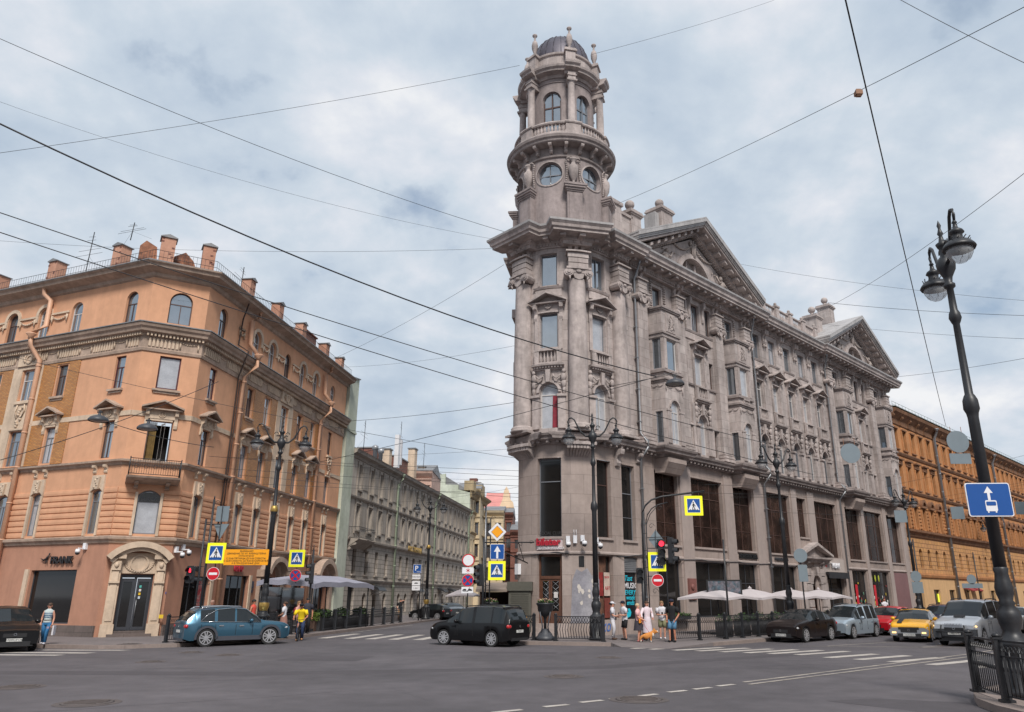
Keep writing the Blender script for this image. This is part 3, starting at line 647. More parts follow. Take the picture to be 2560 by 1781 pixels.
# tower above the main cornice -----------------------
def MC(x, y, z):
    """upper tower frame: x is an angle in degrees seen from above (0 faces the crossing), y the radius"""
    t = rad(x); return (CX0+y*sin(t), CY0-y*cos(t), z)
RS = lambda a, b: 6
tw = bld
AX = [-47, 13, 73, 133, 193, 253]; WX = [-17.5, 42.5, 102.5, 162.5, 222.5, 282.5]
def rwall(m, r, z0, z1, ops, dep=.3):
    """round wall with openings given as (angle0, angle1, z0, z1, kind)"""
    A = sorted({-180+6*i for i in range(61)} | {o[0] for o in ops} | {o[1] for o in ops})
    for a, b in zip(A, A[1:]):
        segs = [(z0, z1)]
        for o in ops:
            if o[0]-1e-6 <= a and b <= o[1]+1e-6: segs = [(z0, o[2]), (o[3], z1)]
        for c, d in segs: m.quad((a, r, c), (b, r, c), (b, r, d), (a, r, d), smooth=False)
    for o in ops:
        n = 16; ca = (o[0]+o[1])/2; ha = (o[1]-o[0])/2; hz = (o[3]-o[2])/2; cz = (o[2]+o[3])/2; K = []
        if o[4] == 'round':
            K = [(ca+ha*cos(2*pi*i/n), cz+hz*sin(2*pi*i/n)) for i in range(n+1)]
            for i in range(n):
                p, q = K[i], K[i+1]; top = o[3] if (p[1]+q[1])/2 > cz else o[2]
                m.quad((p[0], r, p[1]), (q[0], r, q[1]), (q[0], r, top), (p[0], r, top))
        else:
            hr = o[5]; K = [(o[0], o[2]), (o[0], o[3]-hr)]+[(ca-ha*cos(pi*i/n), o[3]-hr+hr*sin(pi*i/n)) for i in range(1, n)]+[(o[1], o[3]-hr), (o[1], o[2]), (o[0], o[2])]
            for i in range(1, n+1):
                p, q = K[i], K[i+1]; m.quad((p[0], r, p[1]), (q[0], r, q[1]), (q[0], r, o[3]), (p[0], r, o[3]))
        for p, q in zip(K, K[1:]): m.quad((p[0], r, p[1]), (q[0], r, q[1]), (q[0], r-dep, q[1]), (p[0], r-dep, p[1]))
    return m
def rsweep(m, prof, res=(), n=72):
    """moulding right round the tower, breaking forward over the angles in res"""
    A = sorted({-180+360*i/n for i in range(n+1)} | {x for a, b, e in res for x in (a, b)}); R = []
    for x in A:
        es = [0]
        for a, b, e in res:
            if abs(x-a) < 1e-6: es = [0, e]
            elif abs(x-b) < 1e-6: es = [e, 0]
            elif a < x < b: es = [e]
        for e in es: R.append([m.a(x, d+e, z) for d, z in prof])
    for p, q in zip(R, R[1:]):
        for i in range(len(prof)-1): m.face((p[i], q[i], q[i+1], p[i+1]))
def wr(x): return (x+180) % 360-180
AXw = sorted(wr(a) for a in AX); WXw = sorted(wr(a) for a in WX)
RD = 2.82; PLAST = mat('tower render', srgb(150, 138, 136), .85, .2, .7, .35, 10, streak=.3)
ocs = [(w-17, w+17, 26.42, 28.06, 'round') for w in WXw]
m = MB(MC); rwall(m, RD, 23.0, 28.5, ocs, .35)
rsweep(m, [(RD, 23.0), (RD+.12, 23.0), (RD+.12, 23.5), (RD, 23.6)])
m.build('tower_drum', PLAST, tw)
for w in WXw:
    m = MB(MC); ca = w
    ro = [(ca+17*1.12*cos(2*pi*i/24), 27.24+.82*1.1*sin(2*pi*i/24)) for i in range(24)]; ri = [(ca+17*cos(2*pi*i/24), 27.24+.82*sin(2*pi*i/24)) for i in range(24)]
    for i in range(24):
        j = (i+1) % 24; m.quad((ro[i][0], RD+.05, ro[i][1]), (ro[j][0], RD+.05, ro[j][1]), (ri[j][0], RD+.05, ri[j][1]), (ri[i][0], RD+.05, ri[i][1])); m.quad((ro[i][0], RD, ro[i][1]), (ro[j][0], RD, ro[j][1]), (ro[j][0], RD+.05, ro[j][1]), (ro[i][0], RD+.05, ro[i][1]))
    sur = m.build('oculus_surround', TRIM, tw)
    fr = MB(MC); y = RD-.24
    for i in range(24):
        j = (i+1) % 24; k = .92; fr.quad(*[(ca+(p[0]-ca)*s_, y, 27.24+(p[1]-27.24)*s_) for p, s_ in ((ri[i], 1), (ri[j], 1), (ri[j], k), (ri[i], k))])
    fr.box(ca-.5, ca+.5, y-.02, y+.02, 26.46, 28.02); fr.box(ca-16, ca, y-.02, y+.02, 27.2, 27.26); fr.box(ca, ca+16, y-.02, y+.02, 27.2, 27.26)
    fo = fr.build('window', FRG, tw); g = MB(MC); g.face([g.a(p[0], y-.01, p[1]) for p in ri]); g.build('pane', GLR, fo)
for a in AXw:                                           # six pedestal pilasters with urn reliefs
    m = MB(MC); h = 8.6
    m.box(a-h, a+h, RD, RD+.42, 23.0, 25.75); m.box(a-h*.72, a+h*.72, RD+.42, RD+.44, 23.6, 25.6)
    for z, q in ((25.75, .06), (25.85, .14), (25.98, .24), (26.12, .3)): m.box(a-h-q*12, a+h+q*12, RD, RD+.42+q, z, z+.14)
    po = m.build('drum_pilaster', PLAST, tw)
    m = MB(MC); x = a
    def deg(v): return v/RD*180/pi
    Mx = lambda p, q, r_: MC(a+deg(p), RD+q, r_)
    m = MB(Mx); m.box(-.26, .26, 0, .3, 26.26, 26.4); m.lathe([(.12, 26.4), (.16, 26.46), (.07, 26.56), (.1, 26.66), (.26, 27.0), (.31, 27.4), (.28, 27.66), (.14, 27.84), (.12, 28.0), (.22, 28.12), (.24, 28.2)], 0, .12, 0, n=12)
    for s in (-1, 1):
        m.tube([(s*.12, .2, 28.22), (s*.34, .16, 28.26), (s*.45, .12, 28.1)], .05, 5)
        for k in range(11): m.blob(s*(.45-.05*sin(k/3)), .1, 28.05-.155*k, .075, .07, .09, n=5, m=3)
    m.build('urn_relief', TRIM, po)
m = MB(MC); rsweep(m, [(RD, 28.3), (RD+.1, 28.36), (RD+.12, 28.46), (RD, 28.5), (RD, 29.1), (3.42, 29.16), (3.48, 29.22), (3.5, 29.34), (3.6, 29.42), (3.64, 29.58), (3.56, 29.7), (3.2, 29.82), (2.4, 29.84)])
m.build('gallery_slab', TRIMD, tw)
m = MB(MC)
for k in range(20):
    a = -180+18*k+4; Mx = lambda p, q, r_: MC(a+p/RD*57.3, RD+q, r_); m.M = Mx; console(m, 0, 29.14, 28.6, .58, .18)
m.M = MC; m.build('gallery_bracket', TRIM, tw)
res = [(a-10, a+10, .12) for a in AXw]
m = MB(MC); rsweep(m, [(2.4, 29.84), (3.12, 29.84), (3.12, 30.1), (2.92, 30.12), (2.4, 30.12)], res); rsweep(m, [(2.86, 30.66), (3.12, 30.66), (3.16, 30.74), (3.12, 30.84), (2.86, 30.84), (2.86, 30.66)], res)
for a in AXw: m.box(a-9, a, 2.84, 3.2, 30.1, 30.7); m.box(a, a+9, 2.84, 3.2, 30.1, 30.7)
go = m.build('gallery_parapet', TRIM, tw)
m = MB(MC)
for a in AXw:
    for k in range(9):
        t = a+12+36*k/8
        x_, y_, _ = MC(t, 3.0, 0); m.M = IDM; m.lathe([(.06, 30.12), (.1, 30.26), (.09, 30.36), (.045, 30.52), (.08, 30.66)], x_, y_, 0, n=6, cap=False); m.M = MC
m.build('balustrade', TRIM, go)
RL = 2.12; hw_ = 16.5
wn = [(w-hw_, w+hw_, 30.3, 33.75, 'arch', .62) for w in WXw]
m = MB(MC); rwall(m, RL+.12, 29.84, 34.8, wn, .3); rsweep(m, [(RL+.12, 34.4), (RL+.17, 34.4), (RL+.17, 34.46), (RL+.12, 34.5)]); rsweep(m, [(RL+.12, 33.3), (RL+.15, 33.3), (RL+.15, 33.36), (RL+.12, 33.36)], ()) if 0 else None
m.build('lantern_wall', PLAST, tw)
for w in WXw:
    y = RL-.1; f = MB(MC)
    a0, a1 = w-hw_, w+hw_; zs = 33.13
    f.box(a0, a0+1.8, y-.03, y+.03, 30.3, zs); f.box(a1-1.8, a1, y-.03, y+.03, 30.3, zs); f.box(a0, a1, y-.035, y+.035, zs-.5, zs-.4); f.box(w-.9, w+.9, y-.03, y+.03, 30.3, 33.7); f.box(a0, a1, y-.03, y+.03, 31.5, 31.57); f.box(a0, a1, y-.03, y+.03, 30.3, 30.38)
    fo = f.build('window', FRB if w < 0 else FRG, tw); g = MB(MC)
    g.face([g.a(a1, y-.01, 30.3)]+[g.a(w+hw_*cos(pi*i/12), y-.01, zs+.62*sin(pi*i/12)) for i in range(13)]+[g.a(a0, y-.01, 30.3)]); g.build('pane', GLR, fo)
for a in AXw:
    x_, y_, _ = MC(a, 2.72, 0); m = MB(); m.lathe([(.29, 30.84), (.31, 30.95), (.27, 31.0), (.25, 31.05), (.25, 32.4), (.225, 33.8), (.24, 33.84), (.24, 33.9), (.225, 33.94), (.3, 34.04)], x_, y_, 0, n=14)
    c_ = m.build('lantern_column', TRIM, tw)
    m = MB(MC); m.box(a-6.5, a+6.5, 2.1, 3.06, 34.04, 34.16); m.box(a-5, a+5, 2.1, 2.96, 34.16, 34.75); m.box(a-6, a+6, 2.1, 3.02, 34.45, 34.52); m.build('impost_block', STONE, c_)
res = [(a-9, a+9, .42) for a in AXw]
m = MB(MC); rsweep(m, [(1.75, 34.7), (2.32, 34.72), (2.4, 34.9), (2.78, 34.98), (2.8, 35.1), (2.92, 35.2), (2.96, 35.34), (2.2, 35.42)], res); m.build('lantern_cornice', TRIM, tw)
m = MB(MC); rsweep(m, [(2.0, 35.4), (2.3, 35.4), (2.3, 36.5), (2.4, 36.56), (2.42, 36.7), (2.0, 36.78), (1.9, 36.8)])
for a in AXw: m.box(a-7, a+7, 2.0, 2.72, 35.4, 36.6); m.box(a-9, a+9, 2.0, 2.82, 36.6, 36.72); m.box(a-8, a+8, 2.0, 2.76, 36.72, 36.84)
att = m.build('lantern_attic', STONE, tw)
dm = MB(); dm.lathe([(2.1, 36.72), (2.1, 36.9), (2.03, 37.45), (1.84, 38.1), (1.5, 38.68), (1.05, 39.13), (.55, 39.4), (.001, 39.5)], CX0, CY0, 0, n=40)
do = dm.build('dome', DOMEM, tw)
sm_ = MB()
for k in range(24):
    t = 2*pi*k/24; sm_.tube([(CX0+r*cos(t), CY0+r*sin(t), z) for r, z in ((2.115, 36.9), (2.045, 37.45), (1.855, 38.11), (1.515, 38.7), (1.06, 39.15), (.56, 39.42), (.02, 39.52))], .022, 4)
sm_.build('dome_seam', DOMEM, do)
for a in AXw:
    x_, y_, _ = MC(a, 2.42, 0); m = MB(); m.lathe([(.16, 36.84), (.16, 36.95), (.08, 37.05), (.09, 37.15), (.2, 37.5), (.22, 37.8), (.17, 38.05), (.07, 38.2), (.06, 38.4), (.08, 38.48), (.17, 38.58), (.17, 38.66), (.1, 38.72)], x_, y_, 0, n=12); m.build('vase_finial', TRIM, att)
# roofline of the avenue front ------------------------
def pedest(x, z0, z1, hw, y, ball=True, r=.34, back=1.2):
    m = MB(MT); m.box(x-hw, x+hw, y-back, y, z0, z1); m.box(x-hw*.7, x+hw*.7, y, y+.03, z0+.3, z1-.2)
    for q, zz in ((.08, 0), (.16, .12), (.1, .26)): m.box(x-hw-q, x+hw+q, y-back-q, y+q, z1+zz, z1+zz+.13)
    o = m.build('roof_pedestal', STONE, bld)
    if ball:
        m = MB(MT); m.lathe([(.24, z1+.39), (.16, z1+.5), (.16, z1+.78)], x, y-back/2, 0, n=10); m.M = IDM; c_ = MT(x, y-back/2, z1+.7+r); m.lathe([(max(.001, r*sin(pi*i/10)), c_[2]-r*cos(pi*i/10)) for i in range(11)], c_[0], c_[1], 0, n=16, cap=False); m.build('stone_ball', STONE, o)
def para(x0, x1, z0, z1, y, nm='parapet_wall'):
    m = MB(MT); m.box(x0, x1, y-.4, y, z0, z1-.2); m.box(x0-.05, x1+.05, y-.48, y+.1, z1-.2, z1); m.build(nm, STONE, bld)
para(1.6, 4.6, 23.1, 26.6, -.9); pedest(5.0, 23.1, 26.8, .55, -.8, back=1.0); para(5.7, 9.6, 23.1, 26.2, -1.0)
m = MB(MT); m.box(2.0, 3.0, -1.6, -.5, 23.1, 26.6); m.box(1.9, 3.1, -1.7, -.4, 26.6, 26.85); m.build('roof_pedestal', STONE, bld)
pedest(10.9, 26.0, 29.9, .72, -2.2, back=1.3); para(11.7, 14.6, 25.4, 29.0, -2.6); m = MB(MT); m.box(9.6, 10.1, -3.4, -2.4, 26, 29.6); m.build('tin_flue', ZINC, bld)
pedest(16.5, 23.6, 30.2, .6, -2.4, back=1.1); pedest(20.5, 23.6, 27.9, .6, -2.0, back=1.1)
for x in (33.2, 39.9): pedest(x, 23.2, 26.9 if x < 35 else 30.2, .62, -.8 if x < 35 else -2.2)
para(33.9, 36.5, 23.2, 26.1, -1.1); para(40.6, 43, 25, 29.0, -2.6); pedest(44.2, 23.6, 28.2, .6, -2.4)
m = MB(MT)                                              # balustraded attic between the gables
xs = [18.6, 21.0, 23.4, 25.8, 28.2, 30.6]
o = None
for a, b in zip(xs, xs[1:]): balusters(m, a+.25, b-.25, 23.95, 25.05, -.42, -.22, .24, .05)
o = m.build('balustrade', TRIM, bld); m = MB(MT); m.box(18.0, 31.0, -.55, .0, 23.1, 23.95)
for x in xs: m.box(x-.27, x+.27, -.55, -.1, 23.95, 25.1); m.box(x-.34, x+.34, -.6, -.04, 25.1, 25.24); m.lathe([(.1, 25.24), (.06, 25.3), (.13, 25.4), (.13, 25.5), (.001, 25.6)], x, -.3, 0, n=8)
m.build('attic_wall', STONE, bld)
# gables ----------------------------------------------
for gi, (xl, xr) in enumerate(((2.75, 17.95), (30.3, 45.72))):
    xc = (xl+xr)/2; za = 27.25; F = .22
    m = MB(MT); wl = [(xl+.5, 23.05), (xr-.5, 23.05), (xc, za-.55)]
    aw, ar = 1.9, 1.9; n = 14; arc = [(xc+ar*cos(pi*i/n), 23.08+ar*sin(pi*i/n)) for i in range(n+1)]
    for i in range(n):      # tympanum with a half-round opening
        p, q = arc[i], arc[i+1]
        def top(x): t = abs(x-xc)/((xr-xl)/2-.5); return 23.05+(za-.6-23.05)*(1-t)
        m.quad((p[0], F-.12, p[1]), (p[0], F-.12, max(p[1], top(p[0]))), (q[0], F-.12, max(q[1], top(q[0]))), (q[0], F-.12, q[1])); m.quad((p[0], F-.12, p[1]), (q[0], F-.12, q[1]), (q[0], F-.6, q[1]), (p[0], F-.6, p[1]))
    for s in (-1, 1): m.face([m.a(xc+s*1.9, F-.12, 23.05), m.a(xc+s*((xr-xl)/2-.5), F-.12, 23.05), m.a(xc+s*1.9, F-.12, top(xc+s*1.9))])
    to = m.build('gable_wall', STONE, bld)
    m = MB(MT); m.ring(xc, 23.08, 1.9, 2.15, F-.12, F+.06, n=16, a0=0, a1=180); m.ring(xc, 23.08, 2.15, 2.28, F-.12, F, n=16, a0=0, a1=180)
    m.box(xc-.62, xc-.48, F-.55, F-.3, 23.1, 24.8); m.box(xc+.48, xc+.62, F-.55, F-.3, 23.1, 24.8); m.box(xc-1.8, xc+1.8, F-.5, F-.32, 23.05, 23.25); m.build('lunette_surround', TRIM, to)
    m = MB(MT); m.face([m.a(p[0], F-.56, p[1]) for p in arc]); m.build('lunette_back', STONE, to)
    window(MT, bld, xc-.42, xc+.42, 23.5, 24.45, y=F-.45, frame=FRG, glass=GLD, cols=2, tr=0)
    m = MB(MT); gold = rnd                               # relief: reclining figures, garlands, torch
    for s in (-1, 1):
        b = xc+s*3.6
        m.blob(b-s*.2, F+.05, 24.55, .17, .16, .2); m.blob(b, F+.0, 24.1, .3, .2, .36); m.blob(b+s*.45, F+.02, 23.62, .45, .2, .26); m.tube([(b+s*.6, F+.05, 23.55), (b+s*1.3, F+.05, 23.75), (b+s*1.9, F+.03, 23.3)], [.2, .15, .09], 6); m.tube([(b+s*.3, F, 23.35), (b+s*1.5, F, 23.25)], [.16, .1], 6)
        m.tube([(b, F+.05, 24.3), (b-s*.5, F+.1, 24.15), (b-s*.8, F+.08, 24.6)], [.1, .08, .06], 5); m.tube([(b+s*.1, F+.05, 24.3), (b+s*.5, F+.08, 24.0)], [.1, .07], 5)
        for k in range(5): m.blob(b-s*.1+rnd.uniform(-.5, .7), F-.03, 23.5+rnd.uniform(0, .7), .16, .08, .16, n=5, m=3)
        garland(m, xc+s*.3, b-s*.5, 25.9, .55, F-.02, .08, 14); garland(m, b+s*.9, xc+s*.2+s*2.2, 24.7, .1, F-.03, .07, 6)
        m.tube([(xc+s*.15, F, 25.1), (xc+s*.22, F+.05, 26.2)], [.08, .05], 5); m.blob(xc+s*.3, F, 26.2, .13, .1, .18)
    m.tube([(xc, F, 25.1), (xc, F+.04, 26.45)], [.12, .07], 6); m.build('gable_relief', mat('pale carved relief', srgb(168, 156, 150), .85, .15, 1, .3, 14), to)
    m = MB(MT)                                          # raking cornice: stepped layers that follow the slope
    H = (xr-xl)/2
    mz = MB(MT)
    for y0, y1, t0, t1, g in ((0, .5, .0, .34, .15), (0, 1.2, .34, .5, .75), (1, 1.3, .5, .6, .9), (1, 1.36, .6, .72, .95), (1, 1.46, .72, .98, 1.02)):
        def ln(t): return [(xl-g*.6, 22.86+t), (xc, za-.35+t), (xr+g*.25, 22.86+t)]
        a_, b_ = ln(t0), ln(t1); (mz if y0 else m).ext([*a_, *b_[::-1]], 'y', F-.2, F+y1-.2)
    for s in (-1, 1):
        for k in range(9):
            t = (k+.7)/9.3; x = xc+s*H*t; z = za-.35+(22.86-za+.35)*t; m.ext([(x-.14, z+.12+.08*s), (x+.14, z+.12-.08*s), (x+.14, z+.34-.08*s), (x-.14, z+.34+.08*s)], 'y', F, F+.85)
        for k in range(34):
            t = (k+.5)/35; x = xc+s*H*t; z = za-.35+(22.86-za+.35)*t; m.ext([(x-.05, z-.08), (x+.05, z-.08), (x+.05, z+.08), (x-.05, z+.08)], 'y', F-.15, F+.18)
    rc = m.build('raking_cornice', TRIM, to); mz.build('painted_edge_moulding', ZINC, rc)
    m = MB(MT)
    for s in (-1, 1):
        xe = xl-.65 if s < 0 else xr+.3
        m.ext([(xe, 23.78), (xc, za+.6), (xc, za+.72), (xe, 23.9)], 'y', -3.4, F+1.26)
    m.build('gable_roof', ZINC, rc)
# drainpipes on the avenue front
for x, zt in ((3.12, 21.9), (17.82, 21.6), (30.66, 21.8)):
    m = MB(MT); m.tube([(x-.55 if x > 10 else x-.1, .8, 22.35), (x-.4 if x > 10 else x-.08, .7, 22.1), (x, .22, 21.2), (x, .2, 11.3), (x, .75, 10.75), (x, .75, 10.4), (x, .18, 9.8), (x, .16, 1.0)], .07, 8)
    for z in range(2, 22, 2):
        m.box(x-.1, x+.1, .05, .28, z, z+.05) if not 9 < z < 12 else None
    m.build('drainpipe', GALV, bld)
# side street facade seen only as a silhouette: hoods and balconies
m = MB(MT)
for k in range(3):
    x = SL-1.65-3.0*k
    m.box(x-.8, x+.8, 0, .5, 14.6, 15.5); m.box(x-.85, x+.85, 0, .62, 18.35, 18.9); m.box(x-.8, x+.8, 0, .42, 12.4, 12.6); m.box(x-.9, x+.9, 0, .4, 19.3, 19.5)
m.build('side_mouldings', TRIM, bld)
# ---------------------------------------------------------------- peach corner building
WLx, WLy, WRx, WRy = -22.149, 39.665, -19.562, 41.167
ML = frameM(WLx, WLy, 111.7); MF = frameM(WLx, WLy, 59.86); MR = frameM(WRx, WRy, 6.5)
pb = thing('corner_building', 'peach stucco corner building with yellow brick panels, arched attic windows and a small iron balcony', 'building', (-20.9, 40.4, 0))
LL, RR = -26.0, 22.75
def rev(M, c): return lambda x, y, z: M(c-x, y, z)
def faces3(fn): fn(ML, LL, 0, 'L'); fn(MF, 0, 2.9916, 'F'); fn(MR, 0, RR, 'R')
WIN = {'L': [-1.5, -6.1, -8.95, -11.8, -16.4, -20.8], 'F': [1.5], 'R': [1.6, 6.2, 8.6, 11.2, 13.85, 16.3, 19.9]}
ATT = {'L': [-1.45, -5.9, -8.7, -11.5, -14.3, -19], 'F': [1.6], 'R': [1.9, 6.25, 8.5, 11.0, 13.6, 16.1, 19.7]}
WIDE = {-8.95: .55, 1.5: .55, 11.2: .55}
def hw(k, c): return .55 if (k, c) in (('L', -8.95), ('F', 1.5), ('R', 11.2)) else .38
shops = {'L': [(-5.4, -1.97, .74, 3.4), (-11.5, -8.0, .74, 3.4), (-18, -14, .74, 3.4)], 'F': [(.78, 2.28, .42, 3.16)], 'R': [(1.5, 4.15, .6, 3.15), (5.95, 8.75, .5, 3.3), (10.75, 12.55, .2, 3.3), (15.2, 17.2, .5, 3.2), (19.2, 21.4, .2, 3.1)]}
for M, a, b, k in ((ML, LL, 0, 'L'), (MF, 0, 2.9916, 'F'), (MR, 0, RR, 'R')):
    o1 = shops[k]; o2 = [(c-hw(k, c), c+hw(k, c), 5.2, 7.48, .16 if (k, c) != ('F', 1.5) else .3) for c in WIN[k]]
    o3 = [(c-hw(k, c), c+hw(k, c), 9.18 if k != 'F' else 9.0, 11.22) for c in WIN[k]]; o4 = [(c-hw(k, c), c+hw(k, c), 13.08, 14.96) for c in WIN[k]]
    ah = lambda c: .6 if k == 'F' else .46
    o5 = [(c-ah(c), c+ah(c), 16.95, 18.88, ah(c)) for c in ATT[k]]
    m = MB(M); wall(m, a, b, 0, 5.05, o1, 0, .28); m.build('ground_wall', PEACHD, pb)
    m = MB(M); wall(m, a, b, 5.05, 8.8, o2, 0, .22); wall(m, a, b, 8.8, 16.9, o3+o4, 0, .22); wall(m, a, b, 16.9, 20.0, o5, 0, .22); m.build('wall', PEACH, pb)
    # rusticated bands between the first floor windows
    m = MB(M)
    for z in [5.12+.31*i for i in range(8)]:
        xs = a+.0
        edges = sorted([(o[0]-.12, o[1]+.12) for o in o2])
        for e0, e1 in edges+[(b, b)]:
            if e0-xs > .15: m.ext([(0, z), (.05, z+.02), (.06, z+.13), (.05, z+.25), (0, z+.27)], 'x', xs+(.03 if xs > a else 0), e0)
            xs = e1
    m.build('rusticated_band', PEACH, pb)
    for o in o2:     # window reveals in cream, keystone panels, brackets under the belt
        m = MB(M); c = (o[0]+o[1])/2; h = (o[1]-o[0])/2
        for s in (-1, 1): m.box(c+s*(h+.06)-.07, c+s*(h+.06)+.07, -.02, .1, 5.1, 7.35)
        if not (k == 'F'):
            m.ext([(c-h-.12, 7.35), (c-h*.5, 7.56), (c+h*.5, 7.56), (c+h+.12, 7.35), (c+h+.08, 8.25), (c-h-.08, 8.25)], 'y', .0, .1)
            m.ext([(c-.16, 7.5), (c+.16, 7.5), (c+.22, 8.15), (c-.22, 8.15)], 'y', .1, .2)
            for j in range(5): m.blob(c+(-.08, .08, 0, -.06, .06)[j], .2, 7.6+.12*j, .07, .05, .07, n=5, m=3)
            for s in (-1, 1): console(m, c+s*(h+.02), 8.78, 8.35, .22, .22)
        m.build('window_surround', CREAM, pb)
    ends = 1 if k == 'F' else 0
    def sw(prof, nm, mt, ex=0):
        m = MB(M); m.sweep(prof, a-(ex if k == 'F' else 0), b+(ex if k == 'F' else 0), ends=False); return m.build(nm, mt, pb)
    # mouldings mitred at the two corners: profile points are pushed along x by their own overhang
    def mitre(prof, nm, mt):
        m = MB(M); tl = math.tan(rad((111.7-59.86)/2)); tr = math.tan(rad((59.86-6.5)/2)); R = []
        for x, s, t in ((a, -1 if k != 'L' else 0, tr if k == 'R' else tl), (b, 1 if k != 'R' else 0, tl if k == 'L' else tr)): R.append([m.a(x+s*d*t, d, z) for d, z in prof])
        for i in range(len(prof)-1): m.face((R[0][i], R[1][i], R[1][i+1], R[0][i+1]))
        return m.build(nm, mt, pb)
    mitre([(0, 4.68), (.08, 4.72), (.1, 4.82), (.22, 4.9), (.24, 5.02), (.0, 5.08)], 'string_course', CREAMD)
    mitre([(0, 8.72), (.06, 8.76), (.1, 8.86), (.24, 8.92), (.26, 9.02), (0, 9.08)], 'string_course', CREAMD)
    if k == 'F' or 1: 
        segs = []
        xs = a
        for o in sorted(o3):
            segs.append((xs, o[0]-.2)); xs = o[1]+.2
        segs.append((xs, b)); m = MB(M)
        for s0, s1 in segs:
            if s1-s0 > .1: m.box(s0, s1, 0, .05, 11.45, 11.72)
        m.build('string_course', CREAM, pb)
    mitre([(0, 15.12), (.07, 15.14), (.1, 15.3), (.06, 15.34), (.06, 15.98), (.12, 16.02), (.14, 16.1), (.42, 16.2), (.46, 16.34), (.56, 16.44), (.62, 16.6), (.0, 16.78)], 'frieze_cornice', CREAMD)
    mitre([(0, 19.55), (.12, 19.62), (.18, 19.8), (.7, 19.98), (.74, 20.12), (.86, 20.2), (.88, 20.28), (0, 20.5)], 'eaves_cornice', CREAMD)
    mitre([(.4, 16.74), (.66, 16.62), (.66, 16.68), (0, 16.86)], 'flashing', TINR)
    m = MB(M)
    x = a+.1
    while x < b: m.box(x, x+.1, .1, .3, 15.98, 16.13); x += .19
    m.build('dentil_course', CREAM, pb)
    m = MB(M); x = a+.25; i = 0        # fluted frieze with festoon panels between
    while x < b-.3:
        m.ext([(x, 15.42), (x+.12, 15.42), (x+.12, 15.86), (x+.06, 15.92), (x, 15.86)], 'y', .06, .11)
        i += 1; x += .2
        if i % 8 == 0: garland(m, x+.05, x+.95, 15.85, .1, .08, .04, 8); m.tube([(x+.03, .08, 15.88), (x+.03, .08, 15.45)], .05, 5); m.tube([(x+.97, .08, 15.88), (x+.97, .08, 15.45)], .05, 5); x += 1.15
    m.build('frieze_relief', CREAM, pb)
    # windows and their dressings
    for i, o in enumerate(o2):
        window(M, pb, *o[:4], o[4], y=-.12, frame=FRG, glass=(GLR, GLC, GLR)[i % 3] if k != 'F' else GLC, cols=2 if k != 'F' else 1, tr=.74)
    for i, o in enumerate(o3):
        if k == 'F': continue
        window(M, pb, *o[:4], y=-.12, frame=FRG if i else FRB, glass=(GLR, GLC, GLR, GLS)[i % 4], cols=2, tr=.72)
    for i, o in enumerate(o4):
        fr = FRM if (k == 'F' or i == 0) else (FRW if i in (2, 3, 5) else FRB)
        window(M, pb, *o[:4], y=-.12, frame=fr, glass=(GLC if k == 'F' else (GLR, GLS)[i % 2]), cols=1 if k == 'F' else 2, tr=0 if k == 'F' else .66, fw=.08 if k == 'F' else .06)
    for i, o in enumerate(o5):
        window(M, pb, *o[:4], o[4], y=-.14, frame=FRB if (k == 'F' or i == 0 or i == 3) else FRW, glass=GLS if i == 3 else GLR, cols=2, tr=.62)
    for i, o in enumerate(o3):
        c = (o[0]+o[1])/2; h = (o[1]-o[0])/2; m = MB(M)
        wide = (k, c) in (('L', -8.95), ('R', 11.2)) or (k == 'R' and i == 6) or (k == 'L' and i > 4)
        if not wide:
            e = .42 if k != 'F' else .45
            m.box(c-h-.02, c+h+.02, 0, .09, 11.24, 11.36)
            for s in (-1, 1): console(m, c+s*(h+.18), 11.86, 10.85, .26, .18)
            m.box(c-h-.1, c+h+.1, 0, .12, 11.36, 11.84); rosette(m, c, 11.62, .19, .12)
            so_ = m.build('window_surround', CREAM, pb)
            m = MB(M); pediment(m, c-h-e, c+h+e, 11.82, 12.38, .5, 0, .1, back=False); m.build('window_hood', CREAMD, so_)
        else:
            for j in range(9): m.blob(c+rnd.uniform(-.25, .25), .1, 11.5+.14*j, .11, .08, .1, n=5, m=3)
            m.box(c-h-.1, c+h+.1, 0, .16, 12.85, 13.0); m.box(c-h-.08, c+h+.08, 0, .12, 11.28, 11.38)
            for s in (-1, 1): m.tube([(c+s*.3, .1, 12.8), (c+s*.4, .12, 12.4), (c+s*.2, .1, 12.0)], .05, 5)
            m.build('stucco_relief', CREAM, pb)
        m = MB(M)
        if k == 'F' or not wide: m.box(c-h-.16, c+h+.16, 0, .16, 12.92, 13.04); m.box(c-h-.08, c+h+.08, 0, .08, 12.8, 12.92)
        m.build('window_sill', CREAMD, pb) if m.v else None
